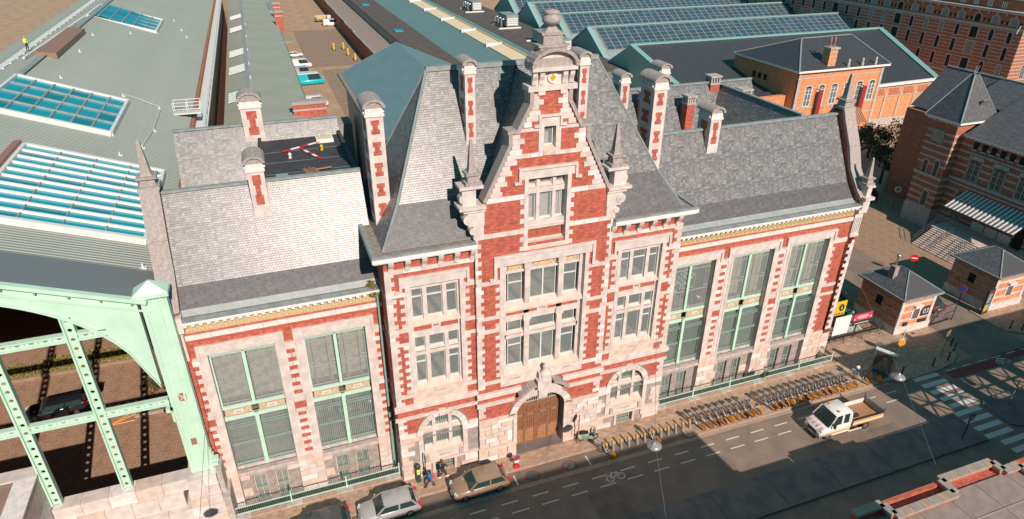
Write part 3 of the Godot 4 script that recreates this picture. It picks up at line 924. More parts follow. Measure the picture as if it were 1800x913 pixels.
	lights_row(w, [sp[1]], 8.65, 11.1, zz)
	# apron, moulded courses, arched ground floor window
	var ap := MB.new()
	ap.box(c - 2.0, 7.15, z - 0.05, c + 2.0, 8.12, z + 0.06)
	obj("apron", ap, "stone_warm", th)
	piece("vent", c - 0.4, 7.9, z + 0.05, c + 0.4, 8.02, z + 0.075, "stone_grey", th)
	var co := MB.new()
	for q in [[6.72, 6.95, 0.16], [6.95, 7.05, 0.3], [7.05, 7.16, 0.22], [5.82, 6.0, 0.08], [6.0, 6.12, 0.15]]:
		co.box(xa - (0.18 if s < 0 else 0.0), q[0], z - 0.04, xb + (0.18 if s > 0 else 0.0), q[1], z + q[2])
	obj("cornice", co, "stone", th)
	arch_pieces("voussoir", c, 4.15, 1.45, 1.9, z - 0.05, z + 0.06, 11)
	var lw := part("arched_window", th)
	var rr := MB.new()
	reveal(rr, [c - 1.45, 2.3, c + 1.45, 4.15], z, 0.85)
	obj("reveal", rr, "stone", lw)
	var tr := MB.new()
	for x in [-0.62, 0.62]:
		tr.box(c + x - 0.13, 2.2, zz - 0.1, c + x + 0.13, 5.35, zz + 0.24)
	tr.box(c - 1.45, 4.05, zz - 0.1, c + 1.45, 4.32, zz + 0.22)
	obj("stone_tracery", tr, "stone", lw)
	var s2 := MB.new()
	sloped_sill(s2, c - 1.5, c + 1.5, 2.3, 2.75, z + 0.04, zz - 0.1)
	sloped_sill(s2, c - 1.4, c + 1.4, 4.32, 4.6, zz + 0.22, zz - 0.08, 0.02)
	obj("sill", s2, "stone_warm", lw)
	var sp2 := [[c - 1.45, c - 0.75], [c - 0.49, c + 0.49], [c + 0.75, c + 1.45]]
	lights_row(lw, sp2, 2.7, 4.05, zz - 0.02)
	for q in sp2:
		var g := MB.new()
		bars_grid(g, q[0] + 0.06, q[1] - 0.06, 2.75, 4.0, zz + 0.1, 5, [2.85, 3.9], 0.03)
		var xm: float = (q[0] + q[1]) / 2 - c
		var tp := 4.15 + sqrt(maxf(0.1, 1.4 * 1.4 - pow(absf(xm) + 0.25, 2)))
		bars_grid(g, q[0] + 0.06, q[1] - 0.06, 4.5, maxf(4.8, tp), zz + 0.1, 5, [4.6], 0.03)
		obj("grille", g, "mint_dark", lw)
		pane(lw, q[0], 4.32, q[1], 5.55, zz - 0.05)
	# rusticated base
	band("string_course", xa, c - 1.5, 4.15, 4.45, z, 0.1, "stone_warm")
	band("string_course", c + 1.5, xb, 4.15, 4.45, z, 0.1, "stone_warm")
	band("string_course", xa, c - 1.5, 3.65, 4.14, z, 0.06, "stone_warm")
	band("string_course", c + 1.5, xb, 3.65, 4.14, z, 0.06, "stone_warm")
	var k := MB.new()
	wall_holes(k, z - 0.02, xa, xb, -0.2, 3.7, [[c - 1.5, 2.3, c + 1.5, 3.7], [c - 0.75, 0.18, c + 0.75, 1.15]], 0.6, k)
	obj("base_wall", k, "mortar", th)
	ashlar("ashlar_block", xa, xb, 1.45, 3.63, z, 1.05, 0.44, 0.05, [[c - 1.9, 1.2, c + 1.9, 3.7]])
	for q in [-1, 1]:
		piece("apron_block", minf(c + q * 1.52, c + q * 1.88), 1.46, z - 0.05, maxf(c + q * 1.52, c + q * 1.88), 3.6, z + 0.07, "stone", th)
		piece("console", c + q * 1.3 - 0.14, 1.5, z, c + q * 1.3 + 0.14, 2.05, z + 0.18, "stone_grey", th)
	piece("apron_block", c - 1.5, 1.46, z - 0.05, c + 1.5, 2.04, z + 0.06, "stone", th)
	piece("vent", c - 0.4, 1.72, z + 0.06, c + 0.4, 1.86, z + 0.075, "stone_grey", th)
	ashlar("plinth_block", xa, xb, -0.1, 1.22, z + 0.06, 1.5, 0.62, 0.05, [[c - 0.95, 0.0, c + 0.95, 1.3]])
	for q in [-1, 1]:
		piece("plinth_block", minf(c + q * 0.76, c + q * 0.95), 0.0, z - 0.05, maxf(c + q * 0.76, c + q * 0.95), 1.22, z + 0.1, "stone_warm", th)
	piece("plinth_cap", xa - 0.05, 1.23, z - 0.05, xb + 0.05, 1.44, z + 0.16, "stone_warm", th)
	base_window(c, 0.2, 1.13, 0.72, z - 0.4)
	# brackets, brick panels and the wide gutter cornice
	for i in 6:
		var x: float = c - s * 0.0 + (-2.78 + i * 1.075) + (0.0 if s < 0 else 0.1)
		var p := [Vector2(0, 0), Vector2(0.16, 0.02), Vector2(0.2, 0.2), Vector2(0.3, 0.34), Vector2(0.42, 0.5), Vector2(0.5, 0.72), Vector2(0.5, 0.84), Vector2(0, 0.84)]
		var br := MB.new()
		br.prism(p, Transform3D(Basis(Vector3(0, 0, 1), Vector3(0, 1, 0), Vector3(-1, 0, 0)), Vector3(x + 0.17, 18.19, z)), 0.34)
		br.box(x - 0.13, 18.1, z, x + 0.13, 18.19, z + 0.2)
		obj("cornice_bracket", br, "stone", th)
	var ex := 0.72
	var f := MB.new()
	f.box(xa - (ex - 0.1 if s < 0 else 0.0), 19.04, -4.0, xb + (ex - 0.1 if s > 0 else 0.0), 19.16, z + 0.58)
	f.box(xa - (ex if s < 0 else 0.0), 19.16, -4.0, xb + (ex if s > 0 else 0.0), 19.42, z + 0.7)
	obj("cornice", f, "white_paint", th)
	var gl := MB.new()
	var gx0 := xa - (ex if s < 0 else 0.0)
	var gx1 := xb + (ex if s > 0 else 0.0)
	gl.box(gx0, 19.421, z + 0.45, gx1, 19.56, z + 0.7)
	var ox := gx0 if s < 0 else gx1 - 0.25
	gl.box(ox, 19.421, -4.0, ox + 0.25, 19.56, z + 0.449)
	obj("gutter_lead", gl, "zinc", th)
	var gt := MB.new()
	gt.quad(Vector3(gx0, 19.44, z + 0.46), Vector3(gx1, 19.44, z + 0.46), Vector3(gx1, 19.44, -4.0), Vector3(gx0, 19.44, -4.0))
	obj("gutter_trough", gt, "zinc_stained", th)

func gable_front():
	var o := XC
	var z := ZG
	var prof := func(y: float) -> float:
		if y < 20.2: return 5.0
		if y < 21.6: return 5.15
		if y < 22.0: return 4.6
		if y < 25.6: return lerpf(4.32, 2.56, (y - 22.0) / 3.6)
		if y < 26.35: return 2.55
		if y < 27.95: return lerpf(2.1, 1.3, (y - 26.35) / 1.6)
		return 1.28
	var holes := [[o - 3.02, 8.0, o + 3.02, 17.33], [o - 1.36, 18.7, o + 1.36, 23.4], [o - 0.4, 25.1, o + 0.4, 26.92], [o - 2.25, -0.2, o + 2.25, 5.9]]
	var ys := [3.7, 20.2, 21.6, 22.0, 25.6, 26.35, 27.95, 28.8, 24.0, 23.0]
	for h in holes:
		for k in [1, 3]:
			if h[k] > 3.7: ys.append(h[k])
	ys.sort()
	var b := MB.new()
	for i in ys.size() - 1:
		var ya: float = ys[i]
		var yb: float = ys[i + 1]
		if yb - ya < 0.001: continue
		var wa: float = prof.call(ya + 0.001)
		var wb: float = prof.call(yb - 0.001)
		var cut := []
		for h in holes:
			if (ya + yb) / 2 > h[1] and (ya + yb) / 2 < h[3]: cut = h
		if cut:
			b.quad(Vector3(o - wa, ya, z), Vector3(cut[0], ya, z), Vector3(cut[0], yb, z), Vector3(o - wb, yb, z))
			b.quad(Vector3(cut[2], ya, z), Vector3(o + wa, ya, z), Vector3(o + wb, yb, z), Vector3(cut[2], yb, z))
		else:
			b.quad(Vector3(o - wa, ya, z), Vector3(o + wa, ya, z), Vector3(o + wb, yb, z), Vector3(o - wb, yb, z))
	arch_fill(b, o, 4.1, 2.55, 5.9, 2.7, z + 0.004, 0.78)
	obj("brick_wall", b, "brick", th)
	# body of the gable behind its face
	var g := MB.new()
	for i in ys.size() - 1:
		if ys[i] < 16.0: continue
		for s in [-1, 1]:
			var wa: float = prof.call(ys[i] + 0.001) * s
			var wb: float = prof.call(ys[i + 1] - 0.001) * s
			g.quad(Vector3(o + wa, ys[i], z if s > 0 else z - 0.8), Vector3(o + wa, ys[i], z - 0.8 if s > 0 else z), Vector3(o + wb, ys[i + 1], z - 0.8 if s > 0 else z), Vector3(o + wb, ys[i + 1], z if s > 0 else z - 0.8))
		var w0: float = prof.call(ys[i] + 0.001)
		var w1: float = prof.call(ys[i + 1] - 0.001)
		g.quad(Vector3(o + w0, ys[i], z - 0.8), Vector3(o - w0, ys[i], z - 0.8), Vector3(o - w1, ys[i + 1], z - 0.8), Vector3(o + w1, ys[i + 1], z - 0.8))
	for s in [-1, 1]:
		g.quad(Vector3(o + 5.0 * s, 0, z if s > 0 else ZS), Vector3(o + 5.0 * s, 0, ZS if s > 0 else z), Vector3(o + 5.0 * s, 19.4, ZS if s > 0 else z), Vector3(o + 5.0 * s, 19.4, z if s > 0 else ZS))
	obj("gable_back", g, "coping", th)
	# toothed stones up the edges
	for s in [-1, 1]:
		var e: float = o + s * 5.0
		toothed("quoin", e + s * 0.02, -s, 7.2, 12.07, z, 0.36, 0.55, 0.33)
		toothed("quoin", e + s * 0.02, -s, 12.4, 13.18, z, 0.36, 0.55, 0.33)
		toothed("quoin", e + s * 0.02, -s, 13.47, 15.98, z, 0.36, 0.55, 0.33)
		toothed("quoin", e + s * 0.02, -s, 16.26, 19.5, z, 0.2, 0.42, 0.33)
		toothed("quoin", e + s * 0.02, -s, 19.82, 21.2, z, 0.3, 0.55, 0.33)
		toothed("quoin", e + s * 0.02, -s, 4.45, 5.8, z, 0.36, 0.55, 0.33)
		for q in [[8.1, 12.07], [12.4, 13.18], [13.47, 15.98]]:
			toothed("jamb_stone", o + s * 3.3, s, q[0], q[1], z, 0.06, 0.32, 0.33)
		toothed("jamb_stone", o + s * 1.62, s, 18.2, 21.9, z, 0.05, 0.3, 0.33)
		var y := 22.3
		while y < 28.6:
			if not (y > 26.1 and y < 26.6):
				var w: float = prof.call(y + 0.33) - 0.05
				var len: float = 0.52 if int(y * 3.0) % 2 else 0.82
				if y > 27.0: len = 0.45 + 0.3 * (int(y * 3.0) % 2)
				var st := obj("gable_stone", bm(len, 0.32, 0.12), STONES[rng.randi() % 5], th)
				st.position = Vector3(o + s * (w - len / 2), y + 0.165, z - 0.02)
			y += 0.333
	for q in [[7.54, 7.86, 3.3], [12.07, 12.4, 3.3], [13.18, 13.47, 3.3], [15.98, 16.26, 3.3]]:
		for s in [-1, 1]:
			band("string_course", minf(o + s * 3.3, o + s * 4.99), maxf(o + s * 3.3, o + s * 4.99), q[0], q[1], z, 0.045)
	for q in [[19.5, 19.82, 1.62, 5.0], [21.95, 22.28, 1.62, 4.2], [26.36, 26.57, 0.75, 2.0]]:
		for s in [-1, 1]:
			band("string_course", minf(o + s * q[2], o + s * q[3]), maxf(o + s * q[2], o + s * q[3]), q[0], q[1], z, 0.05)
	band("string_course", o - 2.55, o + 2.55, 24.7, 24.97, z, 0.05)
	# great window, two storeys between fluted piers
	var r := MB.new()
	reveal(r, holes[0], z, 0.8)
	reveal(r, holes[1], z, 0.7)
	reveal(r, holes[2], z, 0.5)
	for s in [-1, 1]:
		var e: float = o + s * 3.02
		r.box(minf(e, e + s * 0.3), 7.9, z - 0.05, maxf(e, e + s * 0.3), 17.33, z + 0.07)
		r.box(minf(e, e - s * 0.16), 7.9, z - 0.6, maxf(e, e - s * 0.16), 17.33, z - 0.28)
		e = o + s * 1.36
		r.box(minf(e, e + s * 0.28), 18.2, z - 0.05, maxf(e, e + s * 0.28), 23.4, z + 0.07)
		e = o + s * 0.4
		r.box(minf(e, e + s * 0.35), 24.75, z - 0.05, maxf(e, e + s * 0.35), 26.92, z + 0.06)
	obj("window_surround", r, "stone", th)
	hood("hood_mould", o, 3.75, 18.08, 16.27, 0.22, z)
	hood("hood_mould", o, 2.04, 24.05, 22.98, 0.17, z)
	hood("hood_mould", o, 0.78, 27.35, 26.58, 0.14, z)
	var w := part("window", th)
	var zz := z - 0.5
	var t := MB.new()
	for x in [-1.42, 1.1]:
		t.box(o + x + 0.02, 8.0, zz - 0.1, o + x + 0.4, 13.0, zz + 0.3)
		t.box(o + x + 0.02, 13.5, zz - 0.1, o + x + 0.4, 17.33, zz + 0.3)
		t.box(o + x - 0.08, 12.5, zz + 0.1, o + x + 0.5, 12.9, zz + 0.4)
		t.box(o + x - 0.06, 16.75, zz + 0.1, o + x + 0.48, 17.2, zz + 0.4)
		for k in 3:
			t.box(o + x + 0.07 + k * 0.11, 8.4, zz + 0.3, o + x + 0.13 + k * 0.11, 10.2, zz + 0.33)
			t.box(o + x + 0.07 + k * 0.11, 13.9, zz + 0.3, o + x + 0.13 + k * 0.11, 15.2, zz + 0.33)
	for s in [-1, 1]:
		t.box(minf(o + s * 2.75, o + s * 3.02), 8.0, zz - 0.1, maxf(o + s * 2.75, o + s * 3.02), 17.0, zz + 0.2)
	t.box(o - 3.02, 12.5, zz - 0.1, o + 3.02, 13.0, zz + 0.18)
	t.box(o - 3.02, 11.05, zz - 0.1, o + 3.02, 11.4, zz + 0.2)
	t.box(o - 3.02, 16.38, zz - 0.1, o + 3.02, 16.6, zz + 0.12)
	t.box(o - 3.02, 16.6, zz - 0.1, o + 3.02, 17.33, zz + 0.05)
	t.box(o - 0.42, 13.0, zz - 0.05, o + 0.42, 13.48, zz + 0.2)
	obj("stone_tracery", t, "stone", w)
	for q in [[-2.75, -1.4, 0.62], [-1.0, 1.1, 0.85], [1.5, 2.75, 0.62]]:
		var cx: float = o + (q[0] + q[1]) / 2
		var rx: float = (q[1] - q[0]) / 2 - 0.12
		var arc := []
		for i in 13: arc.append(Vector2(cos(PI * i / 12.0) * rx, sin(PI * i / 12.0) * 0.55))
		var p := MB.new()
		p.prism(arc, Transform3D(Basis.IDENTITY, Vector3(cx, 16.62, zz + 0.06)), 0.05)
		obj("tympanum", p, "frieze_cream", w)
		var rim := MB.new()
		for i in 12:
			var a := Vector3(cx + cos(PI * i / 12.0) * rx, 16.62 + sin(PI * i / 12.0) * 0.55, zz + 0.12)
			var e := Vector3(cx + cos(PI * (i + 1) / 12.0) * rx, 16.62 + sin(PI * (i + 1) / 12.0) * 0.55, zz + 0.12)
			rim.beam(a, e, 0.06, 0.07, Vector3.BACK)
		for i in 5:
			var a: float = PI * (i + 0.5) / 5.0
			rim.lathe([[0.02, 0.0], [0.09, 0.04], [0.02, 0.08]], Vector3(cx + cos(a) * rx * 0.6, 16.66 + sin(a) * 0.28, zz + 0.13), 6)
		obj("tympanum_ornament", rim, "frieze_green", w)
	var sp := [[o - 2.75, o - 1.84], [o - 1.02, o + 0.64], [o + 1.46, o + 2.36]]
	sp = [[o - 2.72, o - 1.42], [o - 1.0, o + 1.08], [o + 1.52, o + 2.72]]
	sp = [[o - 2.6, o - 1.55], [o - 0.95, o + 1.0], [o + 1.6, o + 2.6]]
	lights_row(w, [sp[0], sp[2]], 14.05, 16.38, zz, 15.6)
	lights_row(w, [sp[1]], 14.05, 16.38, zz, -1.0)
	lights_row(w, sp, 11.55, 12.5, zz)
	lights_row(w, [sp[0], sp[2]], 8.55, 11.05, zz, 10.35)
	lights_row(w, [sp[1]], 8.55, 11.05, zz, -1.0)
	for q in [[-2.75, -1.42], [-1.0, -0.44], [0.44, 1.1], [1.52, 2.75]]:
		piece("brick_panel", o + q[0], 13.02, zz + 0.05, o + q[1], 13.46, zz + 0.16, "brick", w)
	piece("vent_slot", o - 0.26, 13.2, zz + 0.19, o + 0.26, 13.32, zz + 0.21, "copper", w)
	var sl := MB.new()
	sloped_sill(sl, o - 3.0, o + 3.0, 13.62, 14.1, z + 0.02, zz - 0.1, 0.14)
	sloped_sill(sl, o - 3.0, o + 3.0, 8.05, 8.6, z + 0.06, zz - 0.1, 0.2)
	sloped_sill(sl, o - 3.0, o + 3.0, 11.41, 11.62, zz + 0.2, zz - 0.1, 0.04)
	obj("sill", sl, "stone_warm", w)
	var ap := MB.new()
	ap.box(o - 3.3, 7.1, z - 0.05, o + 3.3, 7.9, z + 0.05)
	obj("apron", ap, "stone", th)
	for s in [-1, 1]: piece("vent", o + s * 2.1 - 0.36, 7.6, z + 0.04, o + s * 2.1 + 0.36, 7.74, z + 0.065, "stone_grey", th)
	# attic window
	var aw := part("window", th)
	var t2 := MB.new()
	for x in [-0.57, 0.57]:
		t2.box(o + x - 0.12, 19.75, zz - 0.1, o + x + 0.12, 23.4, zz + 0.22)
	t2.box(o - 1.36, 22.1, zz - 0.1, o + 1.36, 22.5, zz + 0.2)
	t2.box(o - 1.36, 23.18, zz - 0.1, o + 1.36, 23.4, zz + 0.2)
	t2.box(o - 1.36, 19.6, zz - 0.1, o + 1.36, 20.2, zz + 0.3)
	obj("stone_tracery", t2, "stone", aw)
	var sq := [[o - 1.2, o - 0.69], [o - 0.45, o + 0.45], [o + 0.69, o + 1.2]]
	lights_row(aw, sq, 20.2, 22.1, zz)
	lights_row(aw, sq, 22.55, 23.18, zz)
	var s3 := MB.new()
	sloped_sill(s3, o - 1.36, o + 1.36, 19.85, 20.3, zz + 0.34, zz - 0.08, 0.1)
	sloped_sill(s3, o - 1.36, o + 1.36, 22.5, 22.72, zz + 0.2, zz - 0.08, 0.02)
	sloped_sill(s3, o - 1.4, o + 1.4, 18.4, 18.9, z + 0.1, zz - 0.08, 0.2)
	obj("sill", s3, "stone_warm", aw)
	piece("brick_plaque", o - 1.24, 18.85, zz, o + 1.24, 19.6, zz + 0.12, "brick", aw)
	var pf := MB.new()
	for q in [[-1.05, 18.98, 1.05, 19.01], [-1.05, 19.44, 1.05, 19.47]]: pf.box(o + q[0], q[1], zz + 0.12, o + q[2], q[3], zz + 0.15)
	for i in 18: pf.box(o - 1.0 + i * 0.115, 19.33, zz + 0.12, o - 0.95 + i * 0.115, 19.42, zz + 0.145)
	for i in 14: pf.box(o - 0.8 + i * 0.115, 19.18, zz + 0.12, o - 0.75 + i * 0.115, 19.25, zz + 0.145)
	for i in 20: pf.box(o - 1.0 + i * 0.105, 19.04, zz + 0.12, o - 0.96 + i * 0.105, 19.1, zz + 0.145)
	obj("plaque_relief", pf, "dark_brick", aw)
	var tw := part("window", th)
	lights_row(tw, [[o - 0.34, o + 0.34]], 25.3, 26.88, z - 0.35)
	var s4 := MB.new()
	sloped_sill(s4, o - 0.42, o + 0.42, 25.1, 25.35, z + 0.12, z - 0.45, 0.35)
	obj("sill", s4, "stone_warm", tw)
	# copings, kneelers with scrolls, crowning aedicule
	for s in [-1, 1]:
		var cp := MB.new()
		var run := [Vector2(4.35, 22.05), Vector2(2.6, 25.6)]
		cp.beam(Vector3(o + s * 4.35, 22.1, z - 0.32), Vector3(o + s * 2.58, 25.72, z - 0.32), 0.95, 0.24)
		cp.box(minf(o + s * 2.5, o + s * 2.75), 25.6, z - 0.8, maxf(o + s * 2.5, o + s * 2.75), 26.35, z + 0.15)
		cp.box(minf(o + s * 2.0, o + s * 2.82), 26.35, z - 0.82, maxf(o + s * 2.0, o + s * 2.82), 26.56, z + 0.17)
		cp.beam(Vector3(o + s * 2.12, 26.5, z - 0.32), Vector3(o + s * 1.3, 28.05, z - 0.32), 0.95, 0.24)
		cp.box(minf(o + s * 1.15, o + s * 1.4), 27.95, z - 0.8, maxf(o + s * 1.15, o + s * 1.4), 29.1, z + 0.13)
		obj("gable_coping", cp, "coping", th)
		var k := MB.new()
		k.box(minf(o + s * 4.3, o + s * 6.05), 21.78, z - 0.95, maxf(o + s * 4.3, o + s * 6.05), 21.98, z + 0.35)
		k.box(minf(o + s * 4.3, o + s * 5.75), 21.55, z - 0.8, maxf(o + s * 4.3, o + s * 5.75), 21.779, z + 0.2)
		k.box(minf(o + s * 4.35, o + s * 5.45), 20.55, z - 0.7, maxf(o + s * 4.35, o + s * 5.45), 21.549, z + 0.08)
		k.box(minf(o + s * 4.4, o + s * 5.1), 19.6, z - 0.7, maxf(o + s * 4.4, o + s * 5.1), 20.549, z + 0.06)
		obj("kneeler", k, "stone", th)
		var sc := MB.new()
		var tt := Transform3D(Basis(Vector3.RIGHT, Vector3(0, 0, -1), Vector3.UP), Vector3(o + s * 5.35, 21.0, z - 0.5))
		sc.tube([Vector3(o + s * 5.42, 21.05, z - 0.6), Vector3(o + s * 5.42, 21.05, z + 0.14)], 0.34, 12)
		sc.tube([Vector3(o + s * 5.42, 21.05, z + 0.1), Vector3(o + s * 5.42, 21.05, z + 0.2)], 0.14, 10)
		sc.tube([Vector3(o + s * 5.15, 20.2, z - 0.6), Vector3(o + s * 5.15, 20.2, z + 0.12)], 0.22, 10)
		obj("scroll", sc, "stone", th)
		# pedestal and obelisk on the kneeler
		var pe := MB.new()
		pe.box(o + s * 5.3 - 0.45, 21.98, z - 0.75, o + s * 5.3 + 0.45, 23.1, z - 0.05)
		pe.tube([Vector3(o + s * 5.6, 22.4, z - 0.7), Vector3(o + s * 5.6, 22.4, z - 0.1)], 0.32, 10)
		pe.box(o + s * 5.1 - 0.85, 23.1, z - 0.95, o + s * 5.1 + 0.7, 23.3, z + 0.15)
		obj("pedestal", pe, "stone", th)
		obelisk(o + s * 5.0, 23.3, z - 0.4, 0.85, 2.9)
	var q := MB.new()
	var ca := o + 0.08
	q.box(ca - 1.6, 28.8, z - 0.9, ca + 1.6, 29.12, z + 0.14)
	q.box(ca - 1.1, 29.12, z - 0.7, ca + 1.1, 30.0, z - 0.05)
	q.box(ca - 1.45, 30.0, z - 0.9, ca + 1.45, 30.22, z + 0.4)
	q.box(ca - 0.95, 28.55, z - 0.05, ca - 0.5, 28.8, z + 0.12)
	q.box(ca + 0.5, 28.55, z - 0.05, ca + 0.95, 28.8, z + 0.12)
	obj("crown_block", q, "stone", th)
	for x in [-1.2, -0.75, 0.75, 1.2]:
		var br := MB.new()
		br.prism([Vector2(0, 0), Vector2(0.12, 0.05), Vector2(0.16, 0.3), Vector2(0.28, 0.55), Vector2(0.3, 0.86), Vector2(0, 0.86)], Transform3D(Basis(Vector3(0, 0, 1), Vector3(0, 1, 0), Vector3(-1, 0, 0)), Vector3(ca + x + 0.15, 29.13, z - 0.06)), 0.3)
		obj("crown_bracket", br, "stone", th)
	var me := MB.new()
	me.tube([Vector3(ca, 29.55, z - 0.08), Vector3(ca, 29.55, z + 0.05)], 0.34, 16)
	obj("medallion", me, "stone_white", th)
	var dm := MB.new()
	dm.prism([Vector2(0, 0.22), Vector2(0.2, 0), Vector2(0, -0.22), Vector2(-0.2, 0)], Transform3D(Basis.IDENTITY, Vector3(ca, 29.55, z + 0.05)), 0.03)
	obj("medallion_lozenge", dm, "orange", th)
	var arc := []
	for i in 15: arc.append(Vector2(cos(PI * i / 14.0) * 1.4, sin(PI * i / 14.0) * 0.95))
	var pd := MB.new()
	pd.prism(arc, Transform3D(Basis.IDENTITY, Vector3(ca, 30.22, z - 0.85)), 0.95)
	obj("crown_pediment", pd, "stone", th)
	var rim := MB.new()
	for i in 14:
		var a := Vector3(ca + cos(PI * i / 14.0) * 1.42, 30.24 + sin(PI * i / 14.0) * 0.97, z - 0.2)
		var e := Vector3(ca + cos(PI * (i + 1) / 14.0) * 1.42, 30.24 + sin(PI * (i + 1) / 14.0) * 0.97, z - 0.2)
		rim.beam(a, e, 1.3, 0.2, Vector3.UP)
	obj("pediment_rim", rim, "coping", th)
	var fin := MB.new()
	for v in [[1.15, 31.0, 31.5], [0.85, 31.5, 32.1], [0.98, 32.1, 32.22], [0.62, 32.22, 32.75], [0.74, 32.75, 32.88]]:
		fin.box(ca - v[0], v[1], z - 0.45 - v[0] * 0.55, ca + v[0], v[2], z - 0.45 + v[0] * 0.55)
	for s in [-1, 1]:
		fin.box(ca + s * 1.3 - 0.2, 30.9, z - 0.75, ca + s * 1.3 + 0.2, 31.35, z - 0.3)
	fin.hexa([Vector3(ca - 0.5, 32.88, z - 0.2), Vector3(ca + 0.5, 32.88, z - 0.2), Vector3(ca + 0.5, 32.88, z - 0.8), Vector3(ca - 0.5, 32.88, z - 0.8), Vector3(ca - 0.22, 33.2, z - 0.33), Vector3(ca + 0.22, 33.2, z - 0.33), Vector3(ca + 0.22, 33.2, z - 0.67), Vector3(ca - 0.22, 33.2, z - 0.67)])
	obj("finial_base", fin, "coping", th).position.y = -0.8
	var urn := MB.new()
	urn.lathe([[0.2, 33.15], [0.3, 33.28], [0.52, 33.4], [0.56, 33.6], [0.44, 33.78], [0.36, 33.86], [0.5, 33.95], [0.42, 34.05], [0.1, 34.12]], Vector3(ca, 0, z - 0.5), 14)
	obj("urn", urn, "coping", th).position.y = -0.8
	# mouldings, door
	var co := MB.new()
	for v in [[6.38, 6.6, 0.16], [6.6, 6.72, 0.3], [6.72, 6.85, 0.22], [5.55, 5.75, 0.08], [5.75, 5.9, 0.16]]:
		for s in [-1, 1]:
			co.box(minf(o + s * (1.7 if v[0] > 6 else 2.2), o + s * 5.15), v[0], z - 0.04, maxf(o + s * (1.7 if v[0] > 6 else 2.2), o + s * 5.15), v[1], z + v[2])
	obj("cornice", co, "stone", th)
	arch_pieces("voussoir", o, 4.1, 2.0, 2.55, z - 0.05, z + 0.1, 13, 0.78)
	for s in [-1, 1]:
		band("string_course", minf(o + s * 2.1, o + s * 5.02), maxf(o + s * 2.1, o + s * 5.02), 4.0, 4.3, z, 0.1, "stone_warm")
		band("string_course", minf(o + s * 2.1, o + s * 5.02), maxf(o + s * 2.1, o + s * 5.02), 3.65, 3.98, z, 0.06, "stone_warm")
		ashlar("ashlar_block", minf(o + s * 2.3, o + s * 5.02), maxf(o + s * 2.3, o + s * 5.02), 1.45, 3.63, z, 0.95, 0.44, 0.05)
		ashlar("plinth_block", minf(o + s * 2.0, o + s * 5.1), maxf(o + s * 2.0, o + s * 5.1), -0.1, 1.22, z + 0.08, 1.55, 0.62, 0.05)
		piece("plinth_cap", minf(o + s * 2.0, o + s * 5.1), 1.23, z - 0.05, maxf(o + s * 2.0, o + s * 5.1), 1.44, z + 0.18, "stone_warm", th)
		piece("door_pilaster", minf(o + s * 1.98, o + s * 2.28), 1.45, z - 0.9, maxf(o + s * 1.98, o + s * 2.28), 4.1, z + 0.12, "stone", th)
		var kb := MB.new()
		kb.quad(Vector3(minf(o + s * 2.0, o + s * 5.0), -0.2, z - 0.02), Vector3(maxf(o + s * 2.0, o + s * 5.0), -0.2, z - 0.02), Vector3(maxf(o + s * 2.0, o + s * 5.0), 3.7, z - 0.02), Vector3(minf(o + s * 2.0, o + s * 5.0), 3.7, z - 0.02))
		kb.box(minf(o + s * 1.98, o + s * 2.02), -0.2, z - 1.0, maxf(o + s * 1.98, o + s * 2.02), 4.1, z - 0.02)
		obj("base_wall", kb, "mortar", th)
		# split pediment over the door
		var sp2 := MB.new()
		for i in 6:
			var a0 := i / 6.0
			var a1 := (i + 1) / 6.0
			var f := func(a: float): return Vector3(o + s * (1.95 - 1.25 * a), 6.3 + 0.75 * sin(a * 1.45), z + 0.35)
			sp2.beam(f.call(a0), f.call(a1), 0.95, 0.2, Vector3.UP)
		obj("door_pediment", sp2, "coping", th)
	var dk := MB.new()
	dk.box(o - 1.7, 5.6, z - 0.02, o + 1.7, 6.5, z + 0.18)
	dk.box(o - 0.35, 5.5, z + 0.18, o + 0.35, 6.3, z + 0.4)
	dk.box(o - 0.55, 6.5, z + 0.1, o + 0.55, 7.3, z + 0.65)
	obj("keystone", dk, "stone", th)
	var bust := MB.new()
	bust.lathe([[0.5, 7.3], [0.42, 7.45], [0.5, 7.7], [0.42, 7.95], [0.2, 8.15], [0.26, 8.35], [0.24, 8.55], [0.08, 8.72]], Vector3(o + 0.15, 0, z + 0.4), 12, 1.0, 0.75)
	bust.box(o - 0.4, 7.3, z + 0.15, o - 0.1, 7.9, z + 0.5)
	obj("door_ornament", bust, "stone", th)
	var d := part("door", th)
	var zd := z - 0.85
	for s in [-1, 1]:
		var lf := MB.new()
		lf.box(minf(o + s * 0.015, o + s * 2.0), 0.05, zd - 0.06, maxf(o + s * 0.015, o + s * 2.0), 4.3, zd)
		for x in [0.1, 1.0, 1.9]: lf.box(o + s * x - 0.1, 0.05, zd, o + s * x + 0.1, 4.3, zd + 0.05)
		for yy in [0.15, 1.55, 3.3, 4.2]: lf.box(minf(o + s * 0.02, o + s * 1.99), yy - 0.1, zd + 0.001, maxf(o + s * 0.02, o + s * 1.99), yy + 0.1, zd + 0.055)
		obj("door_leaf", lf, "wood", d)
		for x in [0.55, 1.45]:
			for k in 4:
				piece("plank", o + s * x - 0.34 + k * 0.17, 0.25, zd, o + s * x - 0.34 + k * 0.17 + 0.15, 1.45, zd + 0.035, "wood_light", d)
				piece("plank", o + s * x - 0.34 + k * 0.17, 1.65, zd, o + s * x - 0.34 + k * 0.17 + 0.15, 3.2, zd + 0.03, "wood", d)
			piece("door_moulding", o + s * x - 0.3, 3.45, zd, o + s * x + 0.3, 3.75, zd + 0.08, "wood", d)
			piece("door_moulding", o + s * x - 0.25, 3.05, zd + 0.03, o + s * x + 0.25, 3.15, zd + 0.14, "wood_light", d)
			piece("door_moulding", o + s * x - 0.25, 1.5, zd + 0.05, o + s * x + 0.25, 1.62, zd + 0.14, "wood_light", d)
	var fg := MB.new()
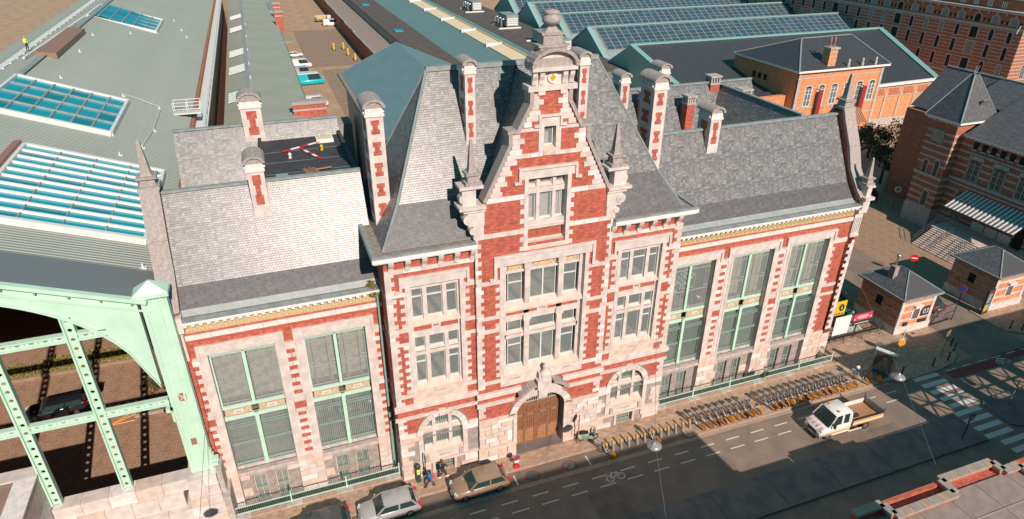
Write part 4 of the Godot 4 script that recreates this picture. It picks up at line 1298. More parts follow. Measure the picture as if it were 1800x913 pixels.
	for i in 27:
		var x := -1.95 + i * 0.15
		fg.box(o + x - 0.016, 4.3, zd + 0.1, o + x + 0.016, 4.12 + sqrt(maxf(0.0, 1.0 - pow(x / 2.0, 2))) * 1.56, zd + 0.13)
	fg.box(o - 1.98, 4.38, zd + 0.09, o + 1.98, 4.44, zd + 0.14)
	fg.tube([Vector3(o, 4.3, zd + 0.2), Vector3(o, 5.9, zd + 0.2)], 0.04)
	fg.tube([Vector3(o - 0.35, 4.95, zd + 0.2), Vector3(o + 0.35, 4.95, zd + 0.2)], 0.04)
	obj("fanlight_grille", fg, "stone_grey", d)
	piece("door_step", o - 1.98, -0.05, zd, o + 1.98, 0.13, z + 0.2, "platform", th)
	var dv := MB.new()
	dv.quad(Vector3(o - 2.3, 4.2, zd - 0.3), Vector3(o + 2.3, 4.2, zd - 0.3), Vector3(o + 2.3, 6.0, zd - 0.3), Vector3(o - 2.3, 6.0, zd - 0.3))
	obj("fanlight_dark", dv, "wood", d)
	piece("notice_board", o - 2.75, 1.75, z + 0.05, o - 2.38, 2.75, z + 0.1, "white_paint", th)

func tower_roof():
	var o := XC
	for s in [-1, 1]:
		var f := [[Vector3(o - 10.87, 19.46, 2.0), Vector3(o - 3.0, 19.46, 2.0)], [Vector3(o - 9.44, 21.8, 0.36), Vector3(o - 3.0, 21.8, 0.36)], [Vector3(o - 6.13, 29.2, -3.77), Vector3(o - 0.0, 29.2, -3.77)]]
		if s > 0:
			for r in f:
				var a: Vector3 = r[0]
				var b: Vector3 = r[1]
				r[0] = Vector3(2 * o - b.x, b.y, b.z); r[1] = Vector3(2 * o - a.x, a.y, a.z)
		slope_roof("eave_slates", [f[0], f[1]], "new_slate")
		slope_roof("slate_roof", [f[1], f[2]], "slate")
		var m := func(p: Vector3): return Vector3(o + s * p.x, p.y, p.z)
		var back0 := Vector3(10.87, 19.46, -8.4)
		var back1 := Vector3(9.44, 21.8, -7.3)
		var e := MB.new()
		var A: Vector3 = m.call(Vector3(10.87, 19.46, 2.0))
		var B: Vector3 = m.call(Vector3(9.44, 21.8, 0.36))
		var T: Vector3 = m.call(Vector3(6.13, 29.2, -3.77))
		if s < 0:
			e.quad(m.call(back0), A, B, m.call(back1))
			e.tri(m.call(back1), B, T, Vector2(0, 0), Vector2(7.6, 0), Vector2(4.0, -8.1))
		else:
			e.quad(A, m.call(back0), m.call(back1), B)
			e.tri(B, m.call(back1), T, Vector2(0, 0), Vector2(7.6, 0), Vector2(4.0, -8.1))
		obj("flank_slates", e, "slate", th)
		var hp := MB.new()
		for q in [[A, B], [B, T], [T, m.call(back1)]]:
			hp.beam(q[0], q[1], 0.16, 0.1)
		obj("hip_flashing", hp, "zinc", th)
	var bk := MB.new()
	bk.quad(Vector3(o + 9.44, 21.8, -7.3), Vector3(o - 9.44, 21.8, -7.3), Vector3(o - 6.13, 29.2, -3.77), Vector3(o + 6.13, 29.2, -3.77))
	bk.quad(Vector3(o + 10.87, 19.46, -8.4), Vector3(o - 10.87, 19.46, -8.4), Vector3(o - 9.44, 21.8, -7.3), Vector3(o + 9.44, 21.8, -7.3))
	obj("rear_slates", bk, "slate", th)
	var rd := MB.new()
	rd.beam(Vector3(o - 6.2, 29.2, -3.77), Vector3(o + 6.2, 29.2, -3.77), 0.4, 0.3)
	obj("ridge_flashing", rd, "zinc", th)
	# cross roof behind the gable
	var cr := MB.new()
	for s in [-1, 1]:
		var q := [Vector3(o + s * 4.5, 20.2, ZG - 0.7), Vector3(o + s * 4.5, 20.2, -1.0), Vector3(o, 28.9, -5.0), Vector3(o, 28.9, ZG - 0.7)]
		if s < 0: q = [q[1], q[0], q[3], q[2]]
		cr.quad(q[0], q[1], q[2], q[3])
	obj("cross_roof_slates", cr, "slate", th)
	# central rooms
	var it := MB.new()
	for y in [2.1, 7.9, 13.5, 19.0]:
		it.box(o - 10.8, y - 0.15, -6.0, o + 10.8, y, ZS - 0.65)
	it.box(o - 10.9, 0.0, -6.2, o + 10.9, 19.2, -6.0)
	for x in [-10.7, -5.0, 4.9, 10.6]:
		it.box(o + x, 0.0, -6.0, o + x + 0.12, 19.0, 1.3)
	obj("rooms", it, "room", th)
	for s in [-1, 1]:
		chimney(o + s * 10.12, 20.2, -1.3, 1.06, 1.9, 27.1, 5)
		chimney(o + s * 3.98, 24.9, -1.25, 0.66, 1.4, 29.25, 3)
	chimney(-17.45, 21.3, -3.15, 1.0, 1.7, 23.8, 1)
	chimney(16.85, 21.5, -3.3, 0.98, 1.7, 23.75, 1)
	chimney(-17.35, 22.2, -15.4, 1.5, 1.4, 24.6, 1)
	chimney(15.3, 21.9, -15.2, 0.9, 1.6, 24.0, 1)
	chimney(19.6, 22.0, -15.4, 0.9, 1.6, 24.5, 1)
	plain_chimney(17.0, 18.0, -14.0, 0.75, 0.9, 23.3)
	plain_chimney(21.6, 17.5, -13.5, 0.85, 0.9, 22.7)
	plain_chimney(25.6, 19.5, -15.6, 1.05, 1.0, 23.8)
	plain_chimney(27.6, 18.0, -13.2, 1.05, 1.0, 22.9)

func build_town_hall():
	th = thing("town_hall", "red brick town hall with white stone bands, stepped central gable and grey slate roofs", "building")
	wing(-1, -23.2, -10.9, [-14.27, -20.17])
	wing(1, 11.06, 30.2, [14.3, 20.18, 26.08])
	side_bay(-1)
	side_bay(1)
	gable_front()
	tower_roof()
	end_gable(-24.1, -23.15, -1)
	end_gable(30.15, 31.15, 1)
	# right end pier of the front
	var b := MB.new()
	b.quad(Vector3(30.15, -1.3, 0), Vector3(31.2, -1.3, 0), Vector3(31.2, 16.5, 0), Vector3(30.15, 16.5, 0))
	obj("brick_wall", b, "brick", th)
	ashlar("ashlar_block", 30.2, 31.2, -0.6, 2.5, 0.0, 1.25, 0.52, 0.05)
	# flat roof in the left court with its slate strip behind
	var f := MB.new()
	f.box(-17.1, 20.0, -15.2, -10.9, 21.95, -4.9)
	obj("flat_roof", f, "bitumen", th)
	for q in [[-17.2, -16.95, -15.3, -4.8], [-11.1, -10.85, -15.3, -4.8]]:
		piece("roof_kerb", q[0], 21.9, q[2], q[1], 22.25, q[3], "bitumen", th)
	for z in [-7.4, -9.8, -12.2]: piece("felt_joint", -16.9, 21.95, z, -11.2, 21.962, z + 0.08, "grey_metal", th)
	piece("roof_light", -12.9, 21.95, -14.4, -11.6, 22.2, -13.3, "white_paint", th)
	var rl := MB.new()
	rl.box(-12.8, 22.2, -14.3, -11.7, 22.24, -13.4)
	obj("roof_light_dome", rl, "polycarbonate", th)
	# return roof on the right
	var rr := MB.new()
	rr.quad(Vector3(21.9, 15.0, -16.0), Vector3(21.9, 15.0, -4.3), Vector3(26.4, 22.9, -4.3), Vector3(26.4, 22.9, -16.0))
	rr.quad(Vector3(30.9, 15.0, -4.3), Vector3(30.9, 15.0, -16.0), Vector3(26.4, 22.9, -16.0), Vector3(26.4, 22.9, -4.3))
	obj("return_slates", rr, "slate", th)
	var r2 := MB.new()
	r2.beam(Vector3(26.4, 22.95, -16.0), Vector3(26.4, 22.95, -4.3), 0.34, 0.14)
	obj("ridge_flashing", r2, "zinc", th)
	# rear hall under a ribbed metal roof
	var hb := MB.new()
	hb.box(-6.7, 0, -44.5, 6.7, 20.2, -9.0)
	obj("rear_hall_wall", hb, "grey_metal", th)
	ribbed(th, "ribbed_roof", Vector3(-7.0, 20.35, -8.0), Vector3(-7.0, 20.35, -45.0), Vector3(0, 23.5, -45.0), Vector3(0, 23.5, -8.0), 0.55, "metal_roof")
	ribbed(th, "ribbed_roof", Vector3(7.0, 20.35, -45.0), Vector3(7.0, 20.35, -8.0), Vector3(0, 23.5, -8.0), Vector3(0, 23.5, -45.0), 0.55, "metal_roof")
	var eg := MB.new()
	eg.box(-7.5, 20.0, -45.1, -7.0, 20.3, -8.0)
	obj("gutter_trough", eg, "zinc_stained", th)
	# down pipes
	for q in [[-11.2, 0.25], [11.35, 0.25]]:
		var p := MB.new()
		p.tube([Vector3(q[0], -0.5, q[1]), Vector3(q[0], 15.9, q[1])], 0.08, 8)
		p.tube([Vector3(q[0], -0.5, q[1]), Vector3(q[0], 3.6, q[1])], 0.12, 8)
		obj("down_pipe", p, "mint_dark", th)

func ribbed(parent: Node, called: String, a: Vector3, b: Vector3, d: Vector3, e: Vector3, pitch: float, m: Variant, h := 0.06):
	# sheet over the quad a-b (eave) d-e (ridge) with standing ribs that run from eave to ridge
	var s := MB.new()
	s.quad(a, b, d, e)
	var n := int((b - a).length() / pitch)
	var nrm := (b - a).cross(e - a).normalized()
	var w := (b - a).normalized() * pitch * 0.16
	for i in n + 1:
		var t := float(i) / n
		var p := a.lerp(b, t)
		var q := e.lerp(d, t)
		s.quad(p - w * 1.8, p - w + nrm * h, q - w + nrm * h, q - w * 1.8)
		s.quad(p - w + nrm * h, p + w + nrm * h, q + w + nrm * h, q - w + nrm * h)
		s.quad(p + w + nrm * h, p + w * 1.8, q + w * 1.8, q + w + nrm * h)
	obj(called, s, m, parent)
# ---------------------------------------------------------------- street and ground
func flat(b: MB, pts: Array, y: float):
	var p2 := PackedVector2Array()
	for p in pts: p2.append(Vector2(p[0], -p[1]))
	if Geometry2D.is_polygon_clockwise(p2): p2.reverse()
	var ix := Geometry2D.triangulate_polygon(p2)
	for i in range(0, ix.size(), 3):
		var q := []
		for k in 3: q.append(Vector3(p2[ix[i + k]].x, y, -p2[ix[i + k]].y))
		if (q[1] - q[0]).cross(q[2] - q[0]).y < 0: q = [q[0], q[2], q[1]]
		b.tri(q[0], q[1], q[2])

func slab(called: String, pts: Array, y: float, h: float, m: String):
	# raised sheet with a kerb face all round
	var b := MB.new()
	var p2 := []
	for p in pts: p2.append(Vector2(p[0], -p[1]))
	b.prism(p2, Transform3D(Basis(Vector3(1, 0, 0), Vector3(0, 0, -1), Vector3(0, 1, 0)), Vector3(0, y - h, 0)), h)
	return struct(called, b, m)

func sheet(called: String, x0: float, z0: float, x1: float, z1: float, y: float, m: String):
	var b := MB.new()
	b.quad(Vector3(x0, y, z1), Vector3(x1, y, z1), Vector3(x1, y, z0), Vector3(x0, y, z0))
	return struct(called, b, m)

func build_ground():
	var gr := MB.new()                                        # open over the sunk areas before the wings
	for q in [[-900, -1500, 1000, -0.5], [-900, 1.4, 1000, 500], [-900, -0.5, -23.2, 1.4], [-10.9, -0.5, 11.0, 1.4], [31.15, -0.5, 1000, 1.4]]:
		gr.quad(Vector3(q[0], -0.03, q[3]), Vector3(q[2], -0.03, q[3]), Vector3(q[2], -0.03, q[1]), Vector3(q[0], -0.03, q[1]))
	struct("ground", gr, "yard")
	sheet("area_floor", -23.3, -0.6, -10.9, 1.5, -1.3, "platform")
	sheet("area_floor", 11.0, -0.6, 31.2, 1.5, -1.3, "platform")
	sheet("road", -120, 5.55, 260, 20.0, 0.0, "asphalt")
	sheet("parking_strip", -120, 4.2, 12.0, 5.56, 0.004, "asphalt_strip")
	sheet("gutter_stones", -120, 5.58, 33.4, 5.97, 0.008, "kerb")
	sheet("side_road", 44.5, -40, 51.6, 6.0, 0.004, "asphalt")
	# pavements
	var arc := [[33.4, 5.6], [34.4, 5.66], [34.95, 6.15], [37.0, 6.2], [39.3, 6.06], [41.5, 5.78], [42.4, 5.4], [43.15, 4.92], [43.7, 4.3], [44.05, 3.6], [44.5, 2.4], [44.75, 1.3], [44.85, -0.4]]
	slab("pavement", [[-60, 4.0], [-60, 1.7], [31.5, 1.7], [31.5, -1.0], [44.8, -1.0]] + [[44.7, 1.2], [44.0, 3.5], [43.0, 4.8], [41.4, 5.6], [39.2, 5.88], [35.0, 5.98], [34.5, 5.5], [12.0, 5.5], [12.0, 4.0]], 0.1, 0.14, "pavers")
	var kb := [[-60, 4.0], [12.0, 4.0], [12.0, 5.5], [34.5, 5.5], [35.0, 5.98], [39.2, 5.88], [41.4, 5.6], [43.0, 4.8], [44.0, 3.5], [44.7, 1.2], [44.8, -1.0]]
	var kerb := part("kerb", self)
	kerb.set_meta("kind", "structure")
	for i in kb.size() - 1:
		var a := Vector3(kb[i][0], 0.05, kb[i][1])
		var e := Vector3(kb[i + 1][0], 0.05, kb[i + 1][1])
		var n := maxi(1, roundi((e - a).length() / 1.0))
		for k in n:
			var p := a.lerp(e, float(k) / n)
			var q := a.lerp(e, (k + 1.0) / n)
			var d := (q - p).normalized()
			var b := MB.new()
			b.beam(p + d * 0.01, q - d * 0.01, 0.18, 0.13)
			obj("kerb_stone", b, "kerb", kerb)
	slab("pavement", [[51.6, -0.6], [51.4, 2.6], [51.9, 3.7], [53.0, 4.5], [56.0, 5.1], [62.0, 5.5], [90, 6.0], [90, -0.6]], 0.1, 0.14, "pavers")
	# light stone margins and a dark slab in the corner pavement
	for q in [[36.2, -0.6, 36.7, 4.6], [41.9, 0.4, 42.4, 3.4], [38.4, 3.9, 42.2, 4.3], [38.0, 0.2, 44.3, 0.75], [53.5, 1.0, 60.0, 1.5]]:
		sheet("paving_margin", q[0], q[1], q[2], q[3], 0.106, "kerb")
	for q in [[36.9, 0.6], [56.4, 1.6]]: sheet("paving_slab", q[0], q[1], q[0] + 0.9, q[1] + 0.7, 0.11, "platform")
	slab("tram_platform", [[-120, 11.15], [35.0, 11.0], [35.1, 14.25], [-120, 14.4]], 0.14, 0.16, "platform")
	for x in range(-30, 35, 5):
		sheet("platform_joint", x, 11.16, x + 0.06, 14.3, 0.145, "bitumen")
	slab("traffic_island", [[38.75, 10.9], [39.3, 10.4], [40.8, 10.45], [70, 10.8], [70, 14.0], [39.2, 14.0], [38.6, 13.5]], 0.14, 0.16, "platform")
	# zebra stripes
	for z in [6.05, 7.0, 7.95, 8.9, 9.85, 10.8, 11.75, 12.7, 13.65, 14.6, 15.55, 16.5, 17.45]:
		var x0: float = 35.9 if z < 10.5 or z > 14.3 else 35.3
		sheet("zebra_stripe", x0, z, x0 + 2.95, z + 0.5, 0.006, "marking")
	# cycle lane: dashes, red surface, painted bicycle and no-parking roundels
	for i in range(-14, 12):
		if i * 2.44 < 30: sheet("lane_dash", 5.05 + i * 2.44, 6.78, 5.05 + i * 2.44 + 1.28, 6.9, 0.006, "marking")
		sheet("lane_dash", 5.16 + i * 2.35, 7.74, 5.16 + i * 2.35 + 1.34, 7.85, 0.006, "marking")
	for q in [[39.6, 7.0, 46.0, 8.0], [46.0, 6.6, 54.0, 7.6], [54.0, 6.3, 75.0, 7.3]]: sheet("red_cycle_lane", q[0], q[1] - 0.6, q[2], q[3] - 0.6, 0.006, "red_lane")
	for x in range(40, 60, 2): sheet("lane_dash", x, 6.2, x + 1.2, 6.3, 0.008, "marking")
	for x in [-2.9, 3.18]: sheet("parking_mark", x - 0.06, 4.5, x + 0.06, 5.5, 0.01, "marking")
	bike_mark(4.4, 7.3)
	bike_mark(46.5, 7.0)
	for x in [-1.51, 1.55]:
		for q in [[0.62, 0.5, "red_lane"], [0.49, 0.0, "car_teal"]]:
			var b := MB.new()
			for i in 24:
				var a0 := TAU * i / 24
				var a1 := TAU * (i + 1) / 24
				var f := func(a: float, r: float): return Vector3(x + cos(a) * r, 0.01, 4.98 - sin(a) * r * 0.85)
				if q[1] > 0: b.quad(f.call(a0, q[0]), f.call(a1, q[0]), f.call(a1, q[1]), f.call(a0, q[1]))
				else: b.tri(Vector3(x, 0.01, 4.98), f.call(a0, q[0]), f.call(a1, q[0]))
			struct("road_marking_roundel", b, q[2])
		var sl := MB.new()
		sl.obox(Transform3D(Basis(Vector3.UP, 0.7), Vector3(x, 0.012, 4.98)), Vector3(0.95, 0.006, 0.11))
		struct("road_marking_bar", sl, "red_lane")
	# worn patches of asphalt in the street
	for q in [[-8.0, 8.2, -4.4, 10.9], [1.5, 8.1, 4.2, 11.0], [24.2, 9.9, 29.5, 10.9], [-20, 4.9, -11, 5.5]]: sheet("road_patch", q[0], q[1], q[2], q[3], 0.003, "asphalt_strip")
	# yard surfaces behind
	sheet("yard_setts", -60, -260, -23.4, 0.6, -0.01, "setts")
	sheet("yard_setts", 31.2, -60, 140, -0.6, -0.012, "setts")
	sheet("yard_tarmac", -4.2, -205, 12.0, -146, -0.012, "yard_dark")
	sheet("yard_tarmac", -1.5, -142, 12.0, -80, -0.012, "yard_dark")
	sheet("yard_apron", 66, -56, 112, -30, -0.006, "pavers")

func bike_mark(x: float, z: float):
	var b := MB.new()
	for cx in [-0.45, 0.45]:
		for i in 16:
			var a0 := TAU * i / 16
			var a1 := TAU * (i + 1) / 16
			var f := func(a: float, r: float): return Vector3(x + cx + cos(a) * r, 0.012, z - sin(a) * r)
			b.quad(f.call(a0, 0.34), f.call(a1, 0.34), f.call(a1, 0.25), f.call(a0, 0.25))
	for q in [[-0.45, 0.0, -0.15, -0.42], [-0.15, -0.42, 0.3, -0.42], [0.45, 0.0, 0.25, -0.55], [-0.1, 0.0, 0.3, -0.42], [-0.45, 0.0, -0.1, 0.0], [-0.3, -0.5, 0.0, -0.5]]:
		b.beam(Vector3(x + q[0], 0.012, z + q[1]), Vector3(x + q[2], 0.012, z + q[3]), 0.08, 0.006)
	struct("road_marking_bicycle", b, "marking")

# ---------------------------------------------------------------- iron hall on the left
func build_hall():
	var h := thing("iron_hall", "pale green iron hall with perforated arch frame and ribbed grey-green roof with blue skylights", "building")
	var zf := 1.0
	var cx := -38.3
	var top := func(x: float) -> float: return 18.27 + 0.37 * (13.9 - absf(x - cx) + 0.2)
	# arch spandrel plate
	var b := MB.new()
	var n := 48
	for i in n:
		var x0: float = lerpf(-25.0, 2 * cx + 25.0, float(i) / n)
		var x1: float = lerpf(-25.0, 2 * cx + 25.0, (i + 1.0) / n)
		var f := func(x: float) -> float:
			var d: float = (x - cx) / 12.9
			return 12.1 + 8.7 * sqrt(maxf(0.0, 1.0 - d * d))
		var ya: float = maxf(f.call(x0), 10.2)
		var yb: float = maxf(f.call(x1), 10.2)
		b.hexa([Vector3(x1, yb, zf), Vector3(x0, ya, zf), Vector3(x0, ya, zf - 0.5), Vector3(x1, yb, zf - 0.5), Vector3(x1, top.call(x1), zf), Vector3(x0, top.call(x0), zf), Vector3(x0, top.call(x0), zf - 0.5), Vector3(x1, top.call(x1), zf - 0.5)])
		b.hexa([Vector3(x1, yb - 0.02, zf + 0.14), Vector3(x0, ya - 0.02, zf + 0.14), Vector3(x0, ya - 0.02, zf), Vector3(x1, yb - 0.02, zf), Vector3(x1, yb + 0.16, zf + 0.14), Vector3(x0, ya + 0.16, zf + 0.14), Vector3(x0, ya + 0.16, zf), Vector3(x1, yb + 0.16, zf)])
	obj("arch_plate", b, "mint", h)
	var tm := MB.new()
	for s in [-1, 1]:
		var e := Vector3(cx + s * 13.9, 18.27, zf + 0.2)
		var p := Vector3(cx, 18.27 + 0.37 * 13.9, zf + 0.2)
		tm.beam(e + Vector3(0, 0.05, 0), p + Vector3(0, 0.05, 0), 0.5, 0.24)
		tm.beam(e - Vector3(0, 0.75, 0.12), p - Vector3(0, 0.75, 0.12), 0.1, 0.1)
	obj("verge_moulding", tm, "mint", h)
	# gusset bolts under the verge
	for i in 9:
		var x := -25.2 - i * 1.45
		piece("verge_clip", x - 0.05, top.call(x) - 0.45, zf, x + 0.05, top.call(x) - 0.2, zf + 0.26, "mint_dark", h)
	# end pilaster with mouldings, hollow panel and scrolled foot
	var pl := MB.new()
	pl.box(-24.8, 4.7, zf - 0.4, -23.35, 18.5, zf + 0.05)
	pl.box(-24.7, 4.7, zf + 0.05, -24.55, 18.3, zf + 0.12)
	pl.box(-23.95, 4.7, zf + 0.05, -23.85, 18.3, zf + 0.1)
	pl.box(-23.6, 4.7, zf + 0.05, -23.35, 18.3, zf + 0.22)
	pl.box(-24.9, 9.3, zf - 0.3, -24.75, 10.4, zf + 0.16)
	pl.box(-25.15, 10.1, zf - 0.3, -24.75, 10.4, zf + 0.16)
	for k in 4: pl.box(-23.4, 5.0 + k * 0.35, zf - 0.2, -23.05 + 0.08 * k * (1 if k < 2 else -1), 5.25 + k * 0.35, zf + 0.2)
	obj("end_pilaster", pl, "mint", h)
	piece("panel_opening", -24.28, 10.72, zf + 0.02, -23.82, 11.36, zf + 0.056, "dark_brick", h)
	for s in [-1, 1]:
		var xb := MB.new()
		xb.beam(Vector3(-24.28, 11.04 + s * 0.32, zf + 0.075), Vector3(-23.82, 11.04 - s * 0.32, zf + 0.075), 0.05, 0.07, Vector3.BACK)
		obj("panel_cross", xb, "mint", h)
	piece("panel_opening", -24.3, 7.05, zf + 0.02, -23.85, 7.6, zf + 0.056, "copper", h)
	piece("panel_lip", -24.35, 16.4, zf + 0.05, -23.85, 17.0, zf + 0.08, "mint", h)
	var cap := MB.new()
	cap.box(-25.1, 18.5, zf - 0.9, -23.2, 18.75, zf + 0.35)
	cap.hexa([Vector3(-25.1, 18.751, zf + 0.35), Vector3(-23.2, 18.751, zf + 0.35), Vector3(-23.2, 18.751, zf - 0.9), Vector3(-25.1, 18.751, zf - 0.9), Vector3(-24.2, 19.4, zf - 0.2), Vector3(-24.1, 19.4, zf - 0.2), Vector3(-24.1, 19.4, zf - 0.35), Vector3(-24.2, 19.4, zf - 0.35)])
	obj("pilaster_cap", cap, "mint", h)
	# perforated posts and rails: flanges with round holes in the web
	for x in [-28.7, -32.75, -36.8]:
		perforated(h, "perforated_post", Vector3(x, 4.6, zf - 0.2), Vector3(x, 19.6 if x < -30 else 18.0, zf - 0.2), 0.62)
	for y in [10.8, 16.6]:
		var xe := -24.9 if y < 12 else -26.9
		var xs := [xe, -28.39, -29.01, -32.44, -33.06, -36.49, -37.1, -44.0]
		for i in range(0, 8, 2):
			perforated(h, "perforated_rail", Vector3(xs[i + 1], y, zf - 0.2), Vector3(xs[i], y, zf - 0.2), 0.5)
	# stone base wall, corner pier, raised platform further left
	var sb := [[-33.0, -25.1]]
	for x in range(0, 5):
		var xa := -33.0 + x * 1.58
		piece("base_stone", xa + 0.01, 3.6, 0.3, xa + 1.57, 4.55, 1.35, STONES[x % 5], h)
		piece("base_stone", xa - 0.4 if x else xa, 2.4, 0.3, xa + 1.16, 3.58, 1.6, STONES[(x + 2) % 5], h)
		piece("base_stone", xa + 0.01, 1.2, 0.3, xa + 1.57, 2.38, 1.95, STONES[(x + 1) % 5], h)
		piece("base_stone", xa - 0.4 if x else xa, -0.05, 0.3, xa + 1.16, 1.18, 2.2, STONES[(x + 3) % 5], h)
	for k in 6:
		var y := -0.05 + k * 0.78
		var g := 0.22 * (5 - k) / 5.0
		piece("pier_stone", -25.1 - g, y, -0.3, -24.15, y + 0.765, 1.75 + g * 2.0, STONES[k % 5], h)
		piece("pier_stone", -24.14, y, -0.3, -23.3 + g, y + 0.765, 1.72 + g * 2.0, STONES[(k + 2) % 5], h)
	piece("pier_step", -23.25, -0.05, 0.1, -22.75, 2.6, 1.9, "stone_grey", h)
	piece("pier_step", -23.28, 2.605, -0.05, -22.95, 4.65, 1.4, "stone_grey", h)
	for k in 4:
		piece("terrace_stone", -60, -0.05 + k * 1.85, 0.2, -33.05, 1.78 + k * 1.85, 5.0 - k * 0.05, STONES[k % 5], h)
	piece("terrace_border", -60, 7.36, 0.2, -33.0, 7.5, 1.2, "stone", h)
	piece("terrace_border", -34.2, 7.36, 1.21, -33.0, 7.5, 5.1, "stone_white", h)
	piece("terrace_deck", -60, 7.35, 1.21, -34.21, 7.42, 5.0, "yard_dark", h)
	# roof: ribbed sheet either side of the ridge
	var zr := -185.0
	ribbed(h, "roof_sheet", Vector3(-23.9, 18.2, 0.9), Vector3(-23.9, 18.2, zr), Vector3(cx, 23.53, zr), Vector3(cx, 23.53, 0.9), 0.33, "hall_sheet", 0.05)
	ribbed(h, "roof_sheet", Vector3(2 * cx + 23.9, 18.2, zr), Vector3(2 * cx + 23.9, 18.2, 0.9), Vector3(cx, 23.53, 0.9), Vector3(cx, 23.53, zr), 0.33, "hall_sheet", 0.05)
	var fl := MB.new()
	for s in [-1, 1]:
		var q := [Vector3(cx + s * 14.3, 18.3, 1.1), Vector3(cx, 23.62, 1.1), Vector3(cx, 23.62, -2.3), Vector3(cx + s * 14.3, 18.3, -2.3)]
		if s > 0: fl.quad(q[1], q[0], q[3], q[2])
		else: fl.quad(q[0], q[1], q[2], q[3])
	obj("verge_flashing", fl, "grey_metal", h)
	var rg := MB.new()
	rg.beam(Vector3(cx, 23.6, -2.3), Vector3(cx, 23.6, zr), 0.7, 0.1)
	obj("ridge_capping", rg, "zinc", h)
	var un := MB.new()                                        # dark lining under the sheet and the side walls
	for s in [-1, 1]:
		var q := [Vector3(cx + s * 14.3, 17.9, 0.4), Vector3(cx, 23.2, 0.4), Vector3(cx, 23.2, zr), Vector3(cx + s * 14.3, 17.9, zr)]
		un.quad(q[0], q[1], q[2], q[3])
	un.box(-23.9, 0, -60, -23.6, 18.1, -8.5)
	un.box(-23.9, 0, zr, -23.6, 18.1, -60)
	un.box(2 * cx + 23.6, 0, zr, 2 * cx + 23.9, 18.1, 0.4)
	obj("lining", un, "dark_brick", h)
	# skylights lie on the right hand slope
	var sl := func(x: float, o := 0.0) -> Vector3: return Vector3(x, 23.53 - 0.37 * absf(x - cx) + o, 0)
	skylight(h, -33.9, -25.0, -6.1, -19.6, 4, 10, true)
	skylight(h, -38.2, -29.4, -26.6, -38.0, 6, 4, false)
	skylight(h, -38.9, -30.3, -79.5, -91.5, 6, 4, false)
	# fall arrest posts, roof ridge pipe, patch of dark solar boxes
	for q in [[-30.1, -40.2], [-26.8, -38.6], [-26.6, -30.6], [-27.0, -25.0], [-28.3, -22.0], [-35.5, -41.5], [-36.0, -55.0], [-36.3, -66.0], [-33.0, -74.0], [-29.0, -95.0], [-27.5, -88.0], [-26.5, -83.0], [-24.9, -2.6]]:
		var p: Vector3 = sl.call(q[0])
		p.z = q[1]
		var f := MB.new()
		f.box(p.x - 0.22, p.y, p.z - 0.16, p.x + 0.22, p.y + 0.08, p.z + 0.16)
		f.tube([p, p + Vector3(0, 0.35, 0)], 0.07, 6)
		obj("roof_anchor", f, "white_metal", h)
	var cab := MB.new()
	for q in [[-29.9, -40.2, -26.8, -38.6], [-26.6, -38.6, -26.6, -30.6], [-26.6, -30.6, -27.0, -25.0]]:
		var a: Vector3 = sl.call(q[0], 0.33)
		var e: Vector3 = sl.call(q[2], 0.33)
		a.z = q[1]; e.z = q[3]
		cab.tube([a, e], 0.02, 4)
	obj("anchor_cable", cab, "white_metal", h)
	var dp := MB.new()
	for q in [[cx - 0.6, -49, cx + 1.3, -66]]:
		dp.hexa([Vector3(q[0], 23.7, q[1]), Vector3(q[2], 23.15, q[1]), Vector3(q[2], 23.15, q[3]), Vector3(q[0], 23.7, q[3]), Vector3(q[0], 24.0, q[1]), Vector3(q[2], 23.75, q[1]), Vector3(q[2], 23.75, q[3]), Vector3(q[0], 24.0, q[3])])
	obj("ridge_box", dp, "copper", h)
	var rp := MB.new()
	rp.tube([Vector3(-41.0, 22.9, -52), Vector3(-38.9, 23.75, -78)], 0.14, 6)
	obj("roof_pipe", rp, "white_metal", h)
	# translucent strip and further roof on the left slope
	var ls := MB.new()
	for k in 40:
		var z0 := -20.0 - k * 3.0
		var xa := cx - 5.2
		var xe := cx - 7.4
		ls.hexa([Vector3(xe, 23.57 - 0.37 * 7.4, z0), Vector3(xa, 23.57 - 0.37 * 5.2, z0), Vector3(xa, 23.57 - 0.37 * 5.2, z0 - 2.4), Vector3(xe, 23.57 - 0.37 * 7.4, z0 - 2.4), Vector3(xe, 23.72 - 0.37 * 7.4, z0), Vector3(xa, 23.72 - 0.37 * 5.2, z0), Vector3(xa, 23.72 - 0.37 * 5.2, z0 - 2.4), Vector3(xe, 23.72 - 0.37 * 7.4, z0 - 2.4)])
	stuff(obj("translucent_strip", ls, "white_metal", h))
	# gutter walk between hall and shed with its gangway
	var gw := MB.new()
	gw.box(-23.6, 17.3, -185, -22.4, 17.5, -22.0)
	obj("gutter_trough", gw, "white_metal", h)
	var gp := MB.new()
	for z in range(-180, -22, 4):
		gp.tube([Vector3(-22.5, 17.4, z), Vector3(-22.5, 18.3, z)], 0.04, 5)
	gp.tube([Vector3(-22.5, 18.3, -180), Vector3(-22.5, 18.3, -22)], 0.035, 5)
	gp.tube([Vector3(-22.5, 17.9, -180), Vector3(-22.5, 17.9, -22)], 0.03, 5)
	obj("walkway_rail", gp, "white_metal", h)
	var gb := MB.new()
	gb.box(-25.4, 18.75, -39.0, -22.8, 18.85, -37.6)
	for x in [-25.4, -24.1, -22.8]:
		for z in [-39.0, -37.6]: gb.tube([Vector3(x, 18.8, z), Vector3(x, 20.0, z)], 0.045, 5)
	for z in [-39.0, -37.6]:
		for y in [19.3, 19.65, 20.0]: gb.tube([Vector3(-25.4, y, z), Vector3(-22.8, y, z)], 0.04, 5)
	obj("gangway", gb, "white_metal", h)

